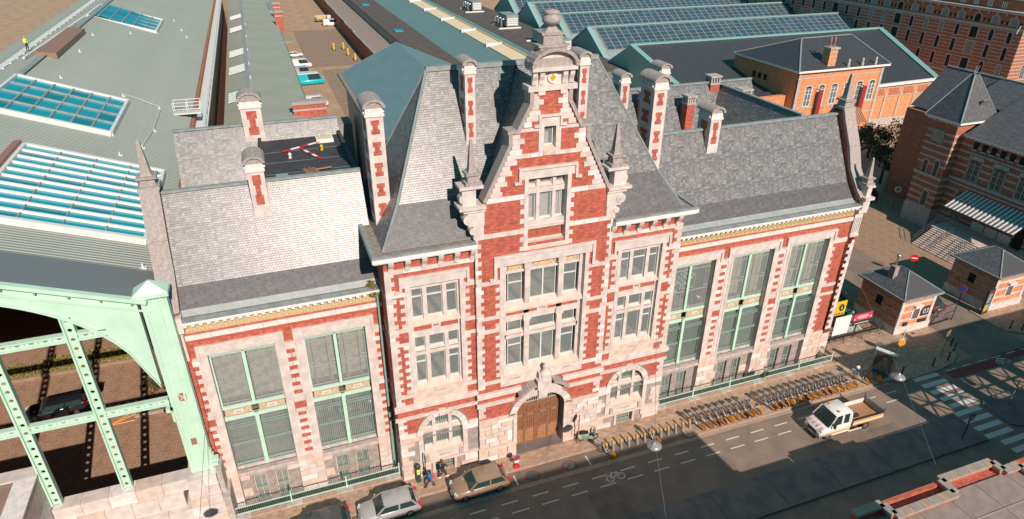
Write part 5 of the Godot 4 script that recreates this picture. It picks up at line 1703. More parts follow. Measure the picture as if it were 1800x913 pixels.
func perforated(parent: Node, called: String, a: Vector3, b: Vector3, w: float):
	# plate girder seen in front: web with round holes between two flanges
	var p := part(called, parent)
	var d := (b - a).normalized()
	var s := Vector3(-d.y, d.x, 0)
	var len := (b - a).length()
	var f := MB.new()
	for q in [-1, 1]:
		f.beam(a + s * q * (w / 2 - 0.05), b + s * q * (w / 2 - 0.05), 0.1, 0.4, Vector3.BACK)
		f.beam(a + s * q * (w / 2 - 0.13), b + s * q * (w / 2 - 0.13), 0.05, 0.12, Vector3.BACK)
	obj("flange", f, "mint", p)
	var n := int(len / 0.62)
	var st := len / n
	var web := MB.new()
	var h := w / 2 - 0.1
	for i in n:
		var c := a + d * st * (i + 0.5)
		for k in 12:
			var t0 := TAU * k / 12
			var t1 := TAU * (k + 1) / 12
			var e := func(t: float) -> Vector3:
				var x := cos(t)
				var y := sin(t)
				var m: float = minf(st / 2 / maxf(absf(x), 0.001), h / maxf(absf(y), 0.001))
				return c + d * x * m + s * y * m
			var o := func(t: float) -> Vector3: return c + d * cos(t) * 0.12 + s * sin(t) * 0.12
			for z in [0.03, -0.03]:
				var off := Vector3(0, 0, z)
				if z > 0: web.quad(o.call(t0) + off, e.call(t0) + off, e.call(t1) + off, o.call(t1) + off)
				else: web.quad(o.call(t0) + off, o.call(t1) + off, e.call(t1) + off, e.call(t0) + off)
	obj("web", web, "mint", p)

func skylight(h: Node, x0: float, x1: float, z0: float, z1: float, nx: int, nz: int, big: bool):
	# x0 high end, x1 low end, z0 near
	var s := part("skylight", h)
	var cx := -38.3
	var at := func(x: float, z: float, o: float) -> Vector3: return Vector3(x, 23.53 - 0.37 * absf(x - cx) + o, z)
	var fr := MB.new()
	for q in [[x0, z0, x1, z0], [x0, z1, x1, z1], [x0, z0, x0, z1], [x1, z0, x1, z1]]:
		fr.beam(at.call(q[0], q[1], 0.2), at.call(q[2], q[3], 0.2), 0.35 if q[1] == q[3] else 0.3, 0.5)
	obj("curb", fr, "white_metal", s)
	if big: 
		var ed := MB.new()
		ed.beam(at.call(x0 - 0.4, z0, 0.3), at.call(x0 - 0.4, z1, 0.3), 0.5, 0.5)
		obj("dark_edge", ed, "copper", s)
	for i in nx:
		for j in nz:
			var xa := lerpf(x0, x1, float(i) / nx)
			var xb := lerpf(x0, x1, (i + 1.0) / nx)
			var za := lerpf(z0, z1, float(j) / nz)
			var zb := lerpf(z0, z1, (j + 1.0) / nz)
			var b := MB.new()
			var o := 0.28
			var p := [at.call(xa + 0.05, za - 0.05, o), at.call(xb - 0.05, za - 0.05, o), at.call(xb - 0.05, zb + 0.05, o), at.call(xa + 0.05, zb + 0.05, o)]
			b.quad(p[0], p[1], p[2], p[3])
			obj("pane", b, "skylight_glass" if (i * 3 + j * 5) % 4 else "skylight_deep", s)
	for j in nz + 1:
		var z := lerpf(z0, z1, float(j) / nz)
		var b := MB.new()
		b.beam(at.call(x0, z, 0.36), at.call(x1, z, 0.36), 0.2 if big else 0.16, 0.16)
		obj("glazing_bar", b, "white_paint" if big else "zinc", s)
	for i in nx + 1:
		var x := lerpf(x0, x1, float(i) / nx)
		var b := MB.new()
		b.beam(at.call(x, z0, 0.3), at.call(x, z1, 0.3), 0.1 if big else 0.2, 0.12)
		obj("glazing_bar", b, "zinc", s)
# ---------------------------------------------------------------- buildings behind and opposite
func build_shed():
	var h := thing("long_shed", "long low shed with olive grey sheet roof and small skylights behind the slate wing", "building")
	var z0 := -40.0
	var z1 := -300.0
	ribbed(h, "roof_sheet", Vector3(-22.3, 10.6, z1), Vector3(-22.3, 10.6, z0), Vector3(-18.6, 11.5, z0), Vector3(-18.6, 11.5, z1), 0.8, "shed_sheet", 0.03)
	ribbed(h, "roof_sheet", Vector3(-10.1, 10.0, z0), Vector3(-10.1, 10.0, z1), Vector3(-18.6, 11.5, z1), Vector3(-18.6, 11.5, z0), 0.8, "shed_sheet", 0.03)
	var w := MB.new()
	w.box(-22.2, 0, z1, -10.3, 10.0, z0)
	obj("wall", w, "dark_brick", h)
	var r := MB.new()
	r.beam(Vector3(-18.6, 11.58, z0), Vector3(-18.6, 11.58, z1), 0.6, 0.16)
	obj("ridge_capping", r, "zinc", h)
	var g := MB.new()
	g.box(-10.3, 9.75, z1, -9.9, 10.0, z0)
	obj("gutter", g, "grey_metal", h)
	for z in [-72.0, -92.0, -108.0, -138.0, -158.0]:
		var s := part("skylight", h)
		for i in 6:
			var b := MB.new()
			var za: float = z - i * 1.15
			b.quad(Vector3(-21.7, 10.95, za), Vector3(-18.9, 11.62, za), Vector3(-18.9, 11.62, za - 1.0), Vector3(-21.7, 10.95, za - 1.0))
			obj("pane", b, "skylight_glass" if i % 2 else "skylight_deep", s)
			var q := MB.new()
			q.beam(Vector3(-21.7, 11.0, za + 0.07), Vector3(-18.9, 11.67, za + 0.07), 0.16, 0.12)
			obj("glazing_bar", q, "white_metal", s)
	for z in [-62, -74, -86, -98, -112, -128, -146]:
		var b := MB.new()
		b.tube([Vector3(-18.1, 11.4, z), Vector3(-18.1, 11.9, z)], 0.1, 6)
		obj("roof_anchor", b, "white_metal", h)
	for q in [[-9.7, -152, 13.6, 0.9], [-9.5, -166, 13.9, 0.9], [-10.2, -64.0, 12.4, 2.4]]:
		var c := part("chimney", h)
		piece("shaft", q[0] - q[3], 8.5, q[1] - 0.7, q[0] + q[3], q[2] - 0.4, q[1] + 0.7, "brick", c)
		piece("stone_course", q[0] - q[3] - 0.03, q[2] - 1.3, q[1] - 0.73, q[0] + q[3] + 0.03, q[2] - 1.05, q[1] + 0.73, "stone_grey", c)
		piece("cap", q[0] - q[3] - 0.15, q[2] - 0.4, q[1] - 0.85, q[0] + q[3] + 0.15, q[2] + 0.1, q[1] + 0.85, "coping", c)
	var t := MB.new()
	t.box(-11.2, 10.1, -196, -8.6, 10.5, -176)
	t.box(-11.6, 10.1, -128, -8.0, 10.3, -126)
	obj("roof_hatch", t, "zinc", h)
	# low lean-to at the near end of the yard
	var l := thing("lean_to", "small lean-to under a ribbed grey metal roof at the near end of the van yard", "building")
	ribbed(l, "ribbed_roof", Vector3(-7.4, 6.2, -46), Vector3(-7.4, 6.2, -62), Vector3(-2.0, 7.8, -62), Vector3(-2.0, 7.8, -46), 0.6, "metal_roof", 0.06)
	var lw := MB.new()
	lw.box(-7.2, 0, -62, -2, 6.1, -46)
	obj("wall", lw, "dark_brick", l)
	var k := MB.new()
	k.box(-9.6, 0, -41, -7.2, 16.0, -38)
	obj("block_wall", k, "concrete", l)

func build_low_ranges():
	var a := thing("ruined_range", "roofless low range with weathered grey flat top beside the yard of vans", "building")
	var b := MB.new()
	b.box(11.2, 0, -330, 18.0, 4.6, -82)
	obj("wall", b, "dark_brick", a)
	var t := MB.new()
	t.quad(Vector3(11.2, 4.62, -82), Vector3(18.0, 4.62, -82), Vector3(18.0, 4.62, -330), Vector3(11.2, 4.62, -330))
	obj("roof_surface", t, "gravel_roof", a)
	for i in 40:
		var z := -84.0 - i * 6.0
		piece("wall_coping", 10.9, 4.5, z - 5.8, 11.5, 4.75 + rng.randf_range(0.0, 0.35), z, "concrete", a)
	var h := thing("black_roofed_range", "long range with a flat dark bitumen roof and sheet clad side", "building")
	var w := MB.new()
	w.box(18.05, 0, -330, 26.0, 7.0, -80)
	obj("wall", w, "grey_metal", h)
	for i in 60:
		piece("cladding_panel", 17.97, 0.2, -83.8 - i * 4.0, 18.05, 6.95, -80.1 - i * 4.0, "zinc" if i % 3 else "grey_metal", h)
	piece("roof_felt", 18.0, 7.0, -330, 26.0, 7.12, -80, "flat_roof", h)
	for z in [-100.0, -150.0, -205.0]: piece("roof_window", 20.0, 7.12, z - 3, 22.2, 7.35, z, "cyan", h)
	var g := thing("green_roofed_range", "long hall with a sea green sheet roof and a cream translucent strip along its ridge", "building")
	ribbed(g, "roof_sheet", Vector3(26.0, 7.0, -340), Vector3(26.0, 7.0, -70), Vector3(33.6, 9.3, -70), Vector3(33.6, 9.3, -340), 1.2, "green_sheet", 0.03)
	g.get_child(0).mesh.surface_get_arrays(0)
	var rs := MB.new()
	rs.quad(Vector3(38.2, 9.3, -70), Vector3(38.2, 9.3, -340), Vector3(36.9, 9.7, -340), Vector3(36.9, 9.7, -70))
	rs.quad(Vector3(43.5, 8.0, -70), Vector3(43.5, 8.0, -340), Vector3(38.2, 9.3, -340), Vector3(38.2, 9.3, -70))
	rs.quad(Vector3(26.0, 7.0, -70), Vector3(43.5, 7.0, -70), Vector3(43.5, 8.0, -70), Vector3(26.0, 7.0, -70))
	obj("roof_sheet", rs, "green_sheet", g)
	for i in 12:
		var za := -72.0 - i * 20.0
		var b2 := MB.new()
		for k in 24:
			var z := za - k * 0.75
			b2.hexa([Vector3(33.6, 9.35, z), Vector3(36.9, 9.75, z), Vector3(36.9, 9.75, z - 0.55), Vector3(33.6, 9.35, z - 0.55), Vector3(33.6, 9.55, z), Vector3(36.9, 9.95, z), Vector3(36.9, 9.95, z - 0.55), Vector3(33.6, 9.55, z - 0.55)])
		stuff(obj("translucent_sheet", b2, "polycarbonate", g))
		piece("sheet_joint", 33.3, 9.3, za - 19.9, 37.1, 10.0, za - 19.0, "white_paint", g)
		piece("ridge_vent", 36.95, 9.7, za - 18.0, 37.7, 10.05, za, "frieze_green", g)
	var p := thing("plant_roof", "flat dark roof carrying grey ventilation units between green hall and sawtooth halls", "building")
	var pw := MB.new()
	pw.box(43.5, 0, -340, 56.5, 8.0, -84)
	obj("wall", pw, "grey_metal", p)
	piece("roof_felt", 43.5, 8.0, -340, 56.5, 8.1, -84, "flat_roof", p)
	for q in [[50.0, -104.0, 3.2, 16.0, 3.0], [50.5, -140.0, 3.4, 7.0, 3.4], [50.5, -172.0, 3.0, 8.0, 3.0]]:
		var u := thing("ventilation_unit", ["long grey ventilation unit nearest the stone gable", "boxy grey ventilation unit in the middle of the plant roof", "far grey ventilation unit at the top edge of the picture"][[-104.0, -140.0, -172.0].find(q[1])], "ventilation unit", Vector3(q[0], 8.1, q[1]), 0.0, "ventilation units on the flat roof")
		piece("housing", -q[2] / 2, 0.5, -q[3], q[2] / 2, q[4], 0, "zinc", u)
		for k in 4: piece("louvre", -q[2] / 2 + 0.2, 0.8 + k * 0.5, 0, q[2] / 2 - 0.2, 1.1 + k * 0.5, 0.08, "white_metal", u)
		piece("side_panel", -q[2] / 2 - 0.04, 0.6, -q[3] + 0.4, -q[2] / 2, q[4] - 0.3, -q[3] * 0.5, "ridge_metal", u)
		for k in 3:
			var b3 := MB.new()
			b3.tube([Vector3(-q[2] / 2 - 0.8, 0.1, -2 - k * 2.5), Vector3(-q[2] / 2 - 0.8, 2.2, -2 - k * 2.5), Vector3(-q[2] / 2, 2.2, -2 - k * 2.5)], 0.3, 8)
			obj("duct", b3, "steel", u)
		piece("support", -q[2] / 2 - 1.5, 0.0, -q[3] - 0.6, q[2] / 2 + 1.0, 0.35, -q[3] - 0.2, "white_metal", u)
		piece("support", -q[2] / 2 - 2.5, 0.0, 0.4, q[2] / 2 + 0.5, 0.35, 0.8, "white_metal", u)

func build_sawtooth():
	var labels := ["solar roofed hall nearest the camera, beside the dark roofed hall", "second solar roofed hall from the dark roofed hall", "third solar roofed hall, cut by the top edge of the picture", "fourth solar roofed hall, only a strip behind the urn"]
	for k in 4:
		var zr := -106.4 - 22.0 * k
		var xl := 56.5 + 1.2 * k
		var xr := 133.0 - 1.0 * k + (0 if k == 0 else 3)
		var h := thing("solar_hall", labels[k], "building", Vector3.ZERO, 0.0, "sawtooth halls with solar panels")
		var b := MB.new()
		b.quad(Vector3(xl, 7.0, zr + 11), Vector3(xr, 7.0, zr + 11), Vector3(xr, 13.0, zr), Vector3(xl, 13.0, zr))
		b.quad(Vector3(xr, 7.0, zr - 11), Vector3(xl, 7.0, zr - 11), Vector3(xl, 13.0, zr), Vector3(xr, 13.0, zr))
		obj("roof_sheet", b, "zinc", h)
		var g := MB.new()
		for s in [[xl, -1], [xr, 1]]:
			var p := [Vector3(s[0], 0, zr - 11), Vector3(s[0], 0, zr + 11), Vector3(s[0], 7.0, zr + 11), Vector3(s[0], 13.0, zr), Vector3(s[0], 7.0, zr - 11)]
			if s[1] > 0: p.reverse()
			g.tri(p[0], p[1], p[2]); g.tri(p[0], p[2], p[3]); g.tri(p[0], p[3], p[4])
		obj("gable_wall", g, "ridge_metal", h)
		var v := MB.new()
		for x in [xl + 0.4, xr - 0.4]:
			v.beam(Vector3(x, 7.1, zr + 11), Vector3(x, 13.1, zr), 1.1, 0.25)
			v.beam(Vector3(x, 7.1, zr - 11), Vector3(x, 13.1, zr), 1.1, 0.25)
		v.beam(Vector3(xl, 13.15, zr), Vector3(xr, 13.15, zr), 0.9, 0.25)
		obj("verge_flashing", v, "ridge_metal", h)
		var dir := Vector3(0, -6, 11).normalized()
		var up := Vector3(0, 11, 6).normalized()
		var cols := int((xr - xl - 4.0) / 1.98)
		var shape := MB.new()
		shape.obox(Transform3D.IDENTITY, Vector3(1.84, 0.05, 1.16))
		var pm := shape.mesh()
		var fm := MB.new()
		var n := 0
		for r in 6:
			for c in cols:
				var o := Vector3(xl + 2.0 + c * 1.98 + 0.99, 13.0, zr) + dir * (1.2 + r * 1.26) + up * 0.16
				n += 1
				if n > 290: break
				var m := obj("solar_panel", pm, "solar" if rng.randf() < 0.6 else "solar_b", h)
				m.transform = Transform3D(Basis(Vector3.RIGHT, up, dir), o)
		var x0 := xl + 2.0
		var x1 := x0 + cols * 1.98
		for r in 7:
			var p := Vector3(0, 13.0, zr) + dir * (0.57 + r * 1.26) + up * 0.15
			fm.beam(p + Vector3(x0, 0, 0), p + Vector3(x1, 0, 0), 0.09, 0.08)
		for c in cols + 1:
			var p := Vector3(x0 + c * 1.98, 13.0, zr) + up * 0.15
			fm.beam(p + dir * 0.57, p + dir * 8.13, 0.12, 0.08, up)
		obj("panel_rails", fm, "solar_frame", h)

func window_arched(parent: Node, c: Vector3, w: float, h: float, right: Vector3, m := "window_white", bars := true):
	# c: middle of the sill on the wall; right: along the wall
	var out := right.cross(Vector3.UP) * -1.0
	out = Vector3(right.z * -1.0, 0, right.x) if absf(right.x) > 0.5 else Vector3(-absf(right.z), 0, 0)
	var t := Transform3D(Basis(right, Vector3.UP, right.cross(Vector3.UP)), c)
	var win := part("window", parent)
	var arc := [Vector2(-w / 2, 0), Vector2(w / 2, 0), Vector2(w / 2, h - w * 0.3)]
	for i in range(1, 8): arc.append(Vector2(cos(PI * i / 8.0) * w / 2, h - w * 0.3 + sin(PI * i / 8.0) * w * 0.3))
	arc.append(Vector2(-w / 2, h - w * 0.3))
	var big := []
	for p in arc: big.append(Vector2(p.x * (1.0 + 0.3 / w), p.y + (0.16 if p.y > 0.1 else -0.14)))
	var f := MB.new()
	f.prism(big, t.translated_local(Vector3(0, 0, -0.1)), 0.14)
	obj("surround", f, "stone_grey" if m != "window_white" else "stone", win)
	var g := MB.new()
	g.prism(arc, t.translated_local(Vector3(0, 0, 0.03)), 0.02)
	obj("pane", g, "car_glass", win)
	if bars:
		var b := MB.new()
		for x in [-w / 2 + 0.04, 0.0, w / 2 - 0.04]: b.obox(t.translated_local(Vector3(x, h * 0.46, 0.06)), Vector3(0.1 if x else 0.16, h * 0.9, 0.05))
		for y in [0.05, h * 0.3, h * 0.6, h * 0.78]: b.obox(t.translated_local(Vector3(0, y, 0.06)), Vector3(w, 0.08, 0.04))
		for x in [-w / 4, w / 4]: b.obox(t.translated_local(Vector3(x, h * 0.46, 0.06)), Vector3(0.05, h * 0.9, 0.04))
		obj("frame", b, m, win)

func build_dark_hall():
	var h := thing("dark_roofed_hall", "hall with a broad dark grey roof over sunlit orange brick walls", "building")
	var zr := -84.3
	var xl := 55.5
	var xr := 126.0
	var roof := MB.new()
	var zf := -56.0
	roof.quad(Vector3(xl, 7.4, zf - 4), Vector3(108.3, 8.6, zf + 0.4), Vector3(122.0, 13.0, zr), Vector3(xl, 13.0, zr))
	roof.quad(Vector3(122.0, 7.0, zr - 11), Vector3(xl, 7.0, zr - 11), Vector3(xl, 13.0, zr), Vector3(122.0, 13.0, zr))
	obj("roof_felt", roof, "dark_roofing", h)
	var v := MB.new()
	v.beam(Vector3(xl, 13.1, zr), Vector3(122, 13.1, zr), 1.0, 0.3)
	v.beam(Vector3(xl + 0.4, 7.5, zf - 4), Vector3(xl + 0.4, 13.1, zr), 1.2, 0.3)
	v.beam(Vector3(108.3, 8.7, zf + 0.4), Vector3(122.0, 13.1, zr), 1.2, 0.3)
	obj("verge_flashing", v, "ridge_metal", h)
	var g := MB.new()
	g.quad(Vector3(xl, 0, zr - 11), Vector3(xl, 0, zf - 4), Vector3(xl, 7.4, zf - 4), Vector3(xl, 13.0, zr))
	g.tri(Vector3(xl, 0, zr - 11), Vector3(xl, 13.0, zr), Vector3(xl, 7.0, zr - 11))
	obj("gable_wall", g, "ridge_metal", h)
	var w := MB.new()
	w.box(xl + 0.2, 0, zf - 1.0, 107.8, 8.2, zf)
	w.quad(Vector3(107.8, 0, zf), Vector3(121, 0, zr), Vector3(121, 13, zr), Vector3(107.8, 8.4, zf))
	obj("brick_wall", w, "orange_brick", h)
	var e := MB.new()
	e.beam(Vector3(78, 8.1, zf + 0.25), Vector3(108.6, 8.5, zf + 0.25), 0.7, 0.4)
	obj("eaves_board", e, "white_paint", h)
	piece("plinth", xl, 0, zf, 107.9, 1.7, zf + 0.15, "stone_grey", h)
	for i in 5:
		var x := 92.4 + i * 3.75
		piece("pilaster_strip", x - 0.22, 1.7, zf, x + 0.22, 6.8, zf + 0.14, "stone_grey", h)
		if i < 4:
			for k in 4: piece("blind_panel", x + 0.75 + k * 0.66, 6.2, zf, x + 1.2 + k * 0.66, 7.5, zf + 0.05, "dark_brick", h)
			piece("string_course", x + 0.3, 5.95, zf, x + 3.5, 6.1, zf + 0.1, "stone_grey", h)
	piece("string_course", 92, 7.62, zf, 107.8, 7.76, zf + 0.1, "stone_grey", h)
	# taller front house with hipped roof
	var a := thing("hipped_front_house", "sunlit orange brick house with dark hipped roof and two dark red banners", "building")
	var z1 := -54.0
	var xa := 72.2
	var xb := 91.6
	var y1 := 13.0
	var b := MB.new()
	b.box(xa, 0, -72, xb, y1 - 0.2, z1)
	obj("brick_wall", b, "orange_brick", a)
	var r := MB.new()
	var p := [Vector3(xa - 0.7, y1, z1 + 0.7), Vector3(xb + 0.7, y1, z1 + 0.7), Vector3(xb + 0.7, y1, -71.5), Vector3(xa - 0.7, y1, -71.5)]
	var t0 := Vector3(79.5, 16.6, -63)
	var t1 := Vector3(91.8, 16.6, -63.5)
	r.quad(p[0], p[1], t1, t0); r.tri(p[3], p[0], t0); r.tri(p[1], p[2], t1); r.quad(p[2], p[3], t0, t1)
	obj("hipped_roof", r, "dark_roofing", a)
	var hp := MB.new()
	for q in [[p[0], t0], [p[3], t0], [t0, t1], [t1, p[1]]]: hp.beam(q[0], q[1], 0.25, 0.15)
	obj("hip_flashing", hp, "zinc", a)
	var ev := MB.new()
	ev.box(xa - 0.7, y1 - 0.35, z1, xb + 0.7, y1, z1 + 0.7)
	ev.box(xa - 0.7, y1 - 0.35, -71.5, xa, y1, z1 - 0.01)
	obj("eaves_board", ev, "white_paint", a)
	for i in 40: piece("dentil", xa + i * 0.49, y1 - 0.6, z1, xa + i * 0.49 + 0.24, y1 - 0.36, z1 + 0.3, "stone_white", a)
	for y in [11.4, 6.1, 4.2]: piece("string_course", xa - 0.04, y, z1 - 0.5, xb + 0.04, y + 0.22, z1 + 0.08, "stone_grey", a)
	for x in [xa, xb - 0.6]: piece("corner_strip", x, 0.0, z1 - 0.3, x + 0.6, 12.4, z1 + 0.12, "stone_grey", a)
	for i in 6: window_arched(a, Vector3(75.0 + i * 2.93, 6.5, z1), 1.35, 3.6, Vector3.RIGHT)
	for x in [75.0, 78.0]: window_arched(a, Vector3(x, 2.0, z1), 1.5, 2.0, Vector3.RIGHT)
	for i in 3: piece("side_window", xa - 0.06, 9.6, -66.0 + i * 1.6, xa + 0.1, 10.6, -65.2 + i * 1.6, "dark_void", a)
	for q in [77.3, 87.4]:
		var bn := thing("wall_banner", "dark red vertical banner %s on the orange brick house" % ["left of the second window" if q < 80 else "left of the rightmost window"], "banner", Vector3(q, 2.2, z1 + 0.75))
		var c := MB.new()
		c.box(-0.45, 0, -0.03, 0.45, 7.2, 0.03)
		obj("cloth", c, "banner", bn)
		var bp := MB.new()
		bp.tube([Vector3(-0.6, 7.3, -0.75), Vector3(-0.6, 7.3, 0.1)], 0.06, 5)
		bp.tube([Vector3(-0.6, 0.0, -0.75), Vector3(-0.6, 0.0, 0.1)], 0.06, 5)
		bp.tube([Vector3(-0.6, -0.1, 0.05), Vector3(-0.6, 7.4, 0.05)], 0.05, 5)
		obj("pole", bp, "iron", bn)
	var ch := part("chimney", a)
	piece("shaft", 78.3, 12.6, z1 - 1.8, 80.0, 16.2, z1 - 0.2, "orange_brick", ch)
	for k in 4: piece("stone_course", 78.27, 13.3 + k * 0.75, z1 - 1.83, 80.03, 13.45 + k * 0.75, z1 - 0.17, "stone_grey", ch)
	piece("cap", 78.1, 16.2, z1 - 2.0, 80.2, 16.5, z1, "stone_grey", ch)
	for x in [78.7, 79.6]:
		var cp := MB.new()
		cp.lathe([[0.2, 0], [0.16, 0.8], [0.22, 0.9], [0.12, 1.6], [0.03, 1.7]], Vector3(x, 16.5, z1 - 1.0), 8)
		obj("chimney_pot", cp, "copper", ch)
	for x in [82.6, 85.8, 88.9]:
		var fn := MB.new()
		fn.lathe([[0.3, 0], [0.3, 0.5], [0.2, 0.8], [0.24, 1.2], [0.02, 1.5]], Vector3(x, y1, z1 + 0.3), 6)
		obj("roof_finial", fn, "stone_grey", a)
	var po := thing("glazed_porch", "brown timber porch roof at the foot of the orange brick house", "porch")
	var pr := MB.new()
	pr.hexa([Vector3(79.8, 3.6, -50), Vector3(86.5, 3.6, -50), Vector3(86.5, 3.6, -53.9), Vector3(79.8, 3.6, -53.9), Vector3(81.5, 5.6, -52.5), Vector3(86.5, 5.6, -52.5), Vector3(86.5, 5.6, -53.9), Vector3(81.5, 5.6, -53.9)])
	obj("porch_roof", pr, "copper", po)
	var pb := MB.new()
	for i in 14: pb.beam(Vector3(80.0 + i * 0.48, 3.62, -49.95), Vector3(81.6 + i * 0.37, 5.66, -52.5), 0.06, 0.1)
	for i in 5: pb.box(80.0 + i * 1.55, 0, -50.1, 80.14 + i * 1.55, 3.6, -49.95)
	obj("porch_bars", pb, "orange_brick", po)

func build_warehouse():
	var h := thing("brick_warehouse", "long dark red brick warehouse in shade with pale bands and tall rows of narrow windows", "building")
	var x := 132.0
	var b := MB.new()
	b.box(x, 0, -330, x + 40, 19.0, -58.0)
	obj("brick_wall", b, "dark_brick", h)
	for i in 22:
		var y := 1.2 + i * 0.74
		piece("stone_band", x - 0.05, y, -330, x + 0.2, y + 0.17, -57.96, "stone_grey", h)
		piece("stone_band", x + 0.21, y, -58.2, x + 40, y + 0.17, -57.95, "stone_grey", h)
	piece("string_course", x - 0.2, 15.6, -330, x + 0.2, 16.1, -57.8, "stone_grey", h)
	piece("string_course", x - 0.2, 5.0, -330, x + 0.2, 5.4, -57.8, "stone_grey", h)
	piece("cornice", x - 0.7, 18.8, -330, x + 40, 19.3, -57.3, "stone_grey", h)
	for i in 60: piece("cornice_bracket", x - 0.5, 18.3, -60.0 - i * 2.05 - 0.3, x, 18.8, -60.0 - i * 2.05, "stone_grey", h)
	piece("attic_wall", x + 1.0, 19.3, -80, x + 38, 21.4, -60.0, "dark_brick", h)
	for i in 4:
		for k in 3: piece("attic_baluster", x + 0.95, 19.5, -64.0 - i * 3.2 - k * 0.45, x + 1.05, 20.8, -63.8 - i * 3.2 - k * 0.45, "stone_white", h)
	piece("attic_coping", x + 0.8, 21.4, -80, x + 38, 21.7, -59.8, "stone_white", h)
	for c in 34:
		var z := -60.4 - c * 4.05
		var door := c % 5 == 2
		var a := Vector3(0, 0, 1)
		if c < 26:
			var w := part("window", h)
			for r in [[13.0, 2.3], [9.5, 2.7], [6.0, 2.6]]:
				var hw := 0.85 if door else 0.42
				var arc := [Vector2(-hw, 0), Vector2(hw, 0), Vector2(hw, r[1] - hw)]
				if not door:
					for i in range(1, 6): arc.append(Vector2(cos(PI * i / 6.0) * hw, r[1] - hw + sin(PI * i / 6.0) * hw))
				else:
					arc.append(Vector2(hw, r[1]))
					arc.append(Vector2(-hw, r[1]))
				arc.append(Vector2(-hw, r[1] - hw))
				var big := []
				for q in arc: big.append(Vector2(q.x * (1.32 if door else 1.5), q.y + (0.24 if q.y > 0.1 else -0.16)))
				var t := Transform3D(Basis(Vector3(0, 0, 1), Vector3.UP, Vector3(-1, 0, 0)), Vector3(x - 0.02, r[0], z))
				var f := MB.new()
				f.prism(big, t.translated_local(Vector3(0, 0, -0.1)), 0.17)
				obj("surround", f, "stone_grey", w)
				var g := MB.new()
				g.prism(arc, t.translated_local(Vector3(0, 0, 0.05)), 0.03)
				obj("pane", g, "dark_void" if rng.randf() < 0.75 else "grey_metal", w)
			var t2 := Transform3D(Basis(Vector3(0, 0, 1), Vector3.UP, Vector3(-1, 0, 0)), Vector3(x - 0.02, 16.4, z))
			var arc2 := []
			for i in 9: arc2.append(Vector2(cos(PI * i / 8.0) * 0.72, 0.9 + sin(PI * i / 8.0) * 0.72))
			arc2.append(Vector2(-0.72, 0)); arc2.append(Vector2(0.72, 0))
			var big2 := []
			for q in arc2: big2.append(Vector2(q.x * 1.35, q.y + (0.25 if q.y > 0.1 else 0.0)))
			var f2 := MB.new()
			f2.prism(big2, t2.translated_local(Vector3(0, 0, -0.1)), 0.2)
			obj("surround", f2, "stone_grey", w)
			var g2 := MB.new()
			g2.prism(arc2, t2.translated_local(Vector3(0, 0, 0.08)), 0.03)
			obj("pane", g2, "grey_metal" if not door else "dark_void", w)
			for q in [-1.5, 1.5]: piece("dark_opening", x - 0.06, 16.6, z + q - 0.25, x + 0.1, 17.2, z + q + 0.25, "dark_void", w)
			var t3 := Transform3D(Basis(Vector3(0, 0, 1), Vector3.UP, Vector3(-1, 0, 0)), Vector3(x - 0.02, 1.6, z))
			var g3 := MB.new()
			g3.prism(big2, t3.scaled_local(Vector3(0.95, 1.25, 1)).translated_local(Vector3(0, 0, -0.1)), 0.17)
			obj("surround", g3, "stone_grey", w)
			var g4 := MB.new()
			g4.prism(arc2, t3.scaled_local(Vector3(0.95, 1.25, 1)).translated_local(Vector3(0, 0, 0.05)), 0.03)
			obj("pane", g4, "dark_void", w)
	for i in 3:
		window_arched(h, Vector3(136.0 + i * 4.5, 6.0, -58.0), 1.2, 2.8, Vector3.RIGHT, "lead_bar")
		window_arched(h, Vector3(136.0 + i * 4.5, 1.4, -58.0), 1.8, 2.6, Vector3.RIGHT, "lead_bar")
		window_arched(h, Vector3(136.0 + i * 4.5, 10.4, -58.0), 1.2, 2.8, Vector3.RIGHT, "lead_bar")
	var lp := MB.new()
	lp.tube([Vector3(x - 1.6, 15.4, -58.2), Vector3(x - 1.0, 17.0, -58.2)], 0.07, 5)
	obj("wall_lamp_arm", lp, "white_metal", h)

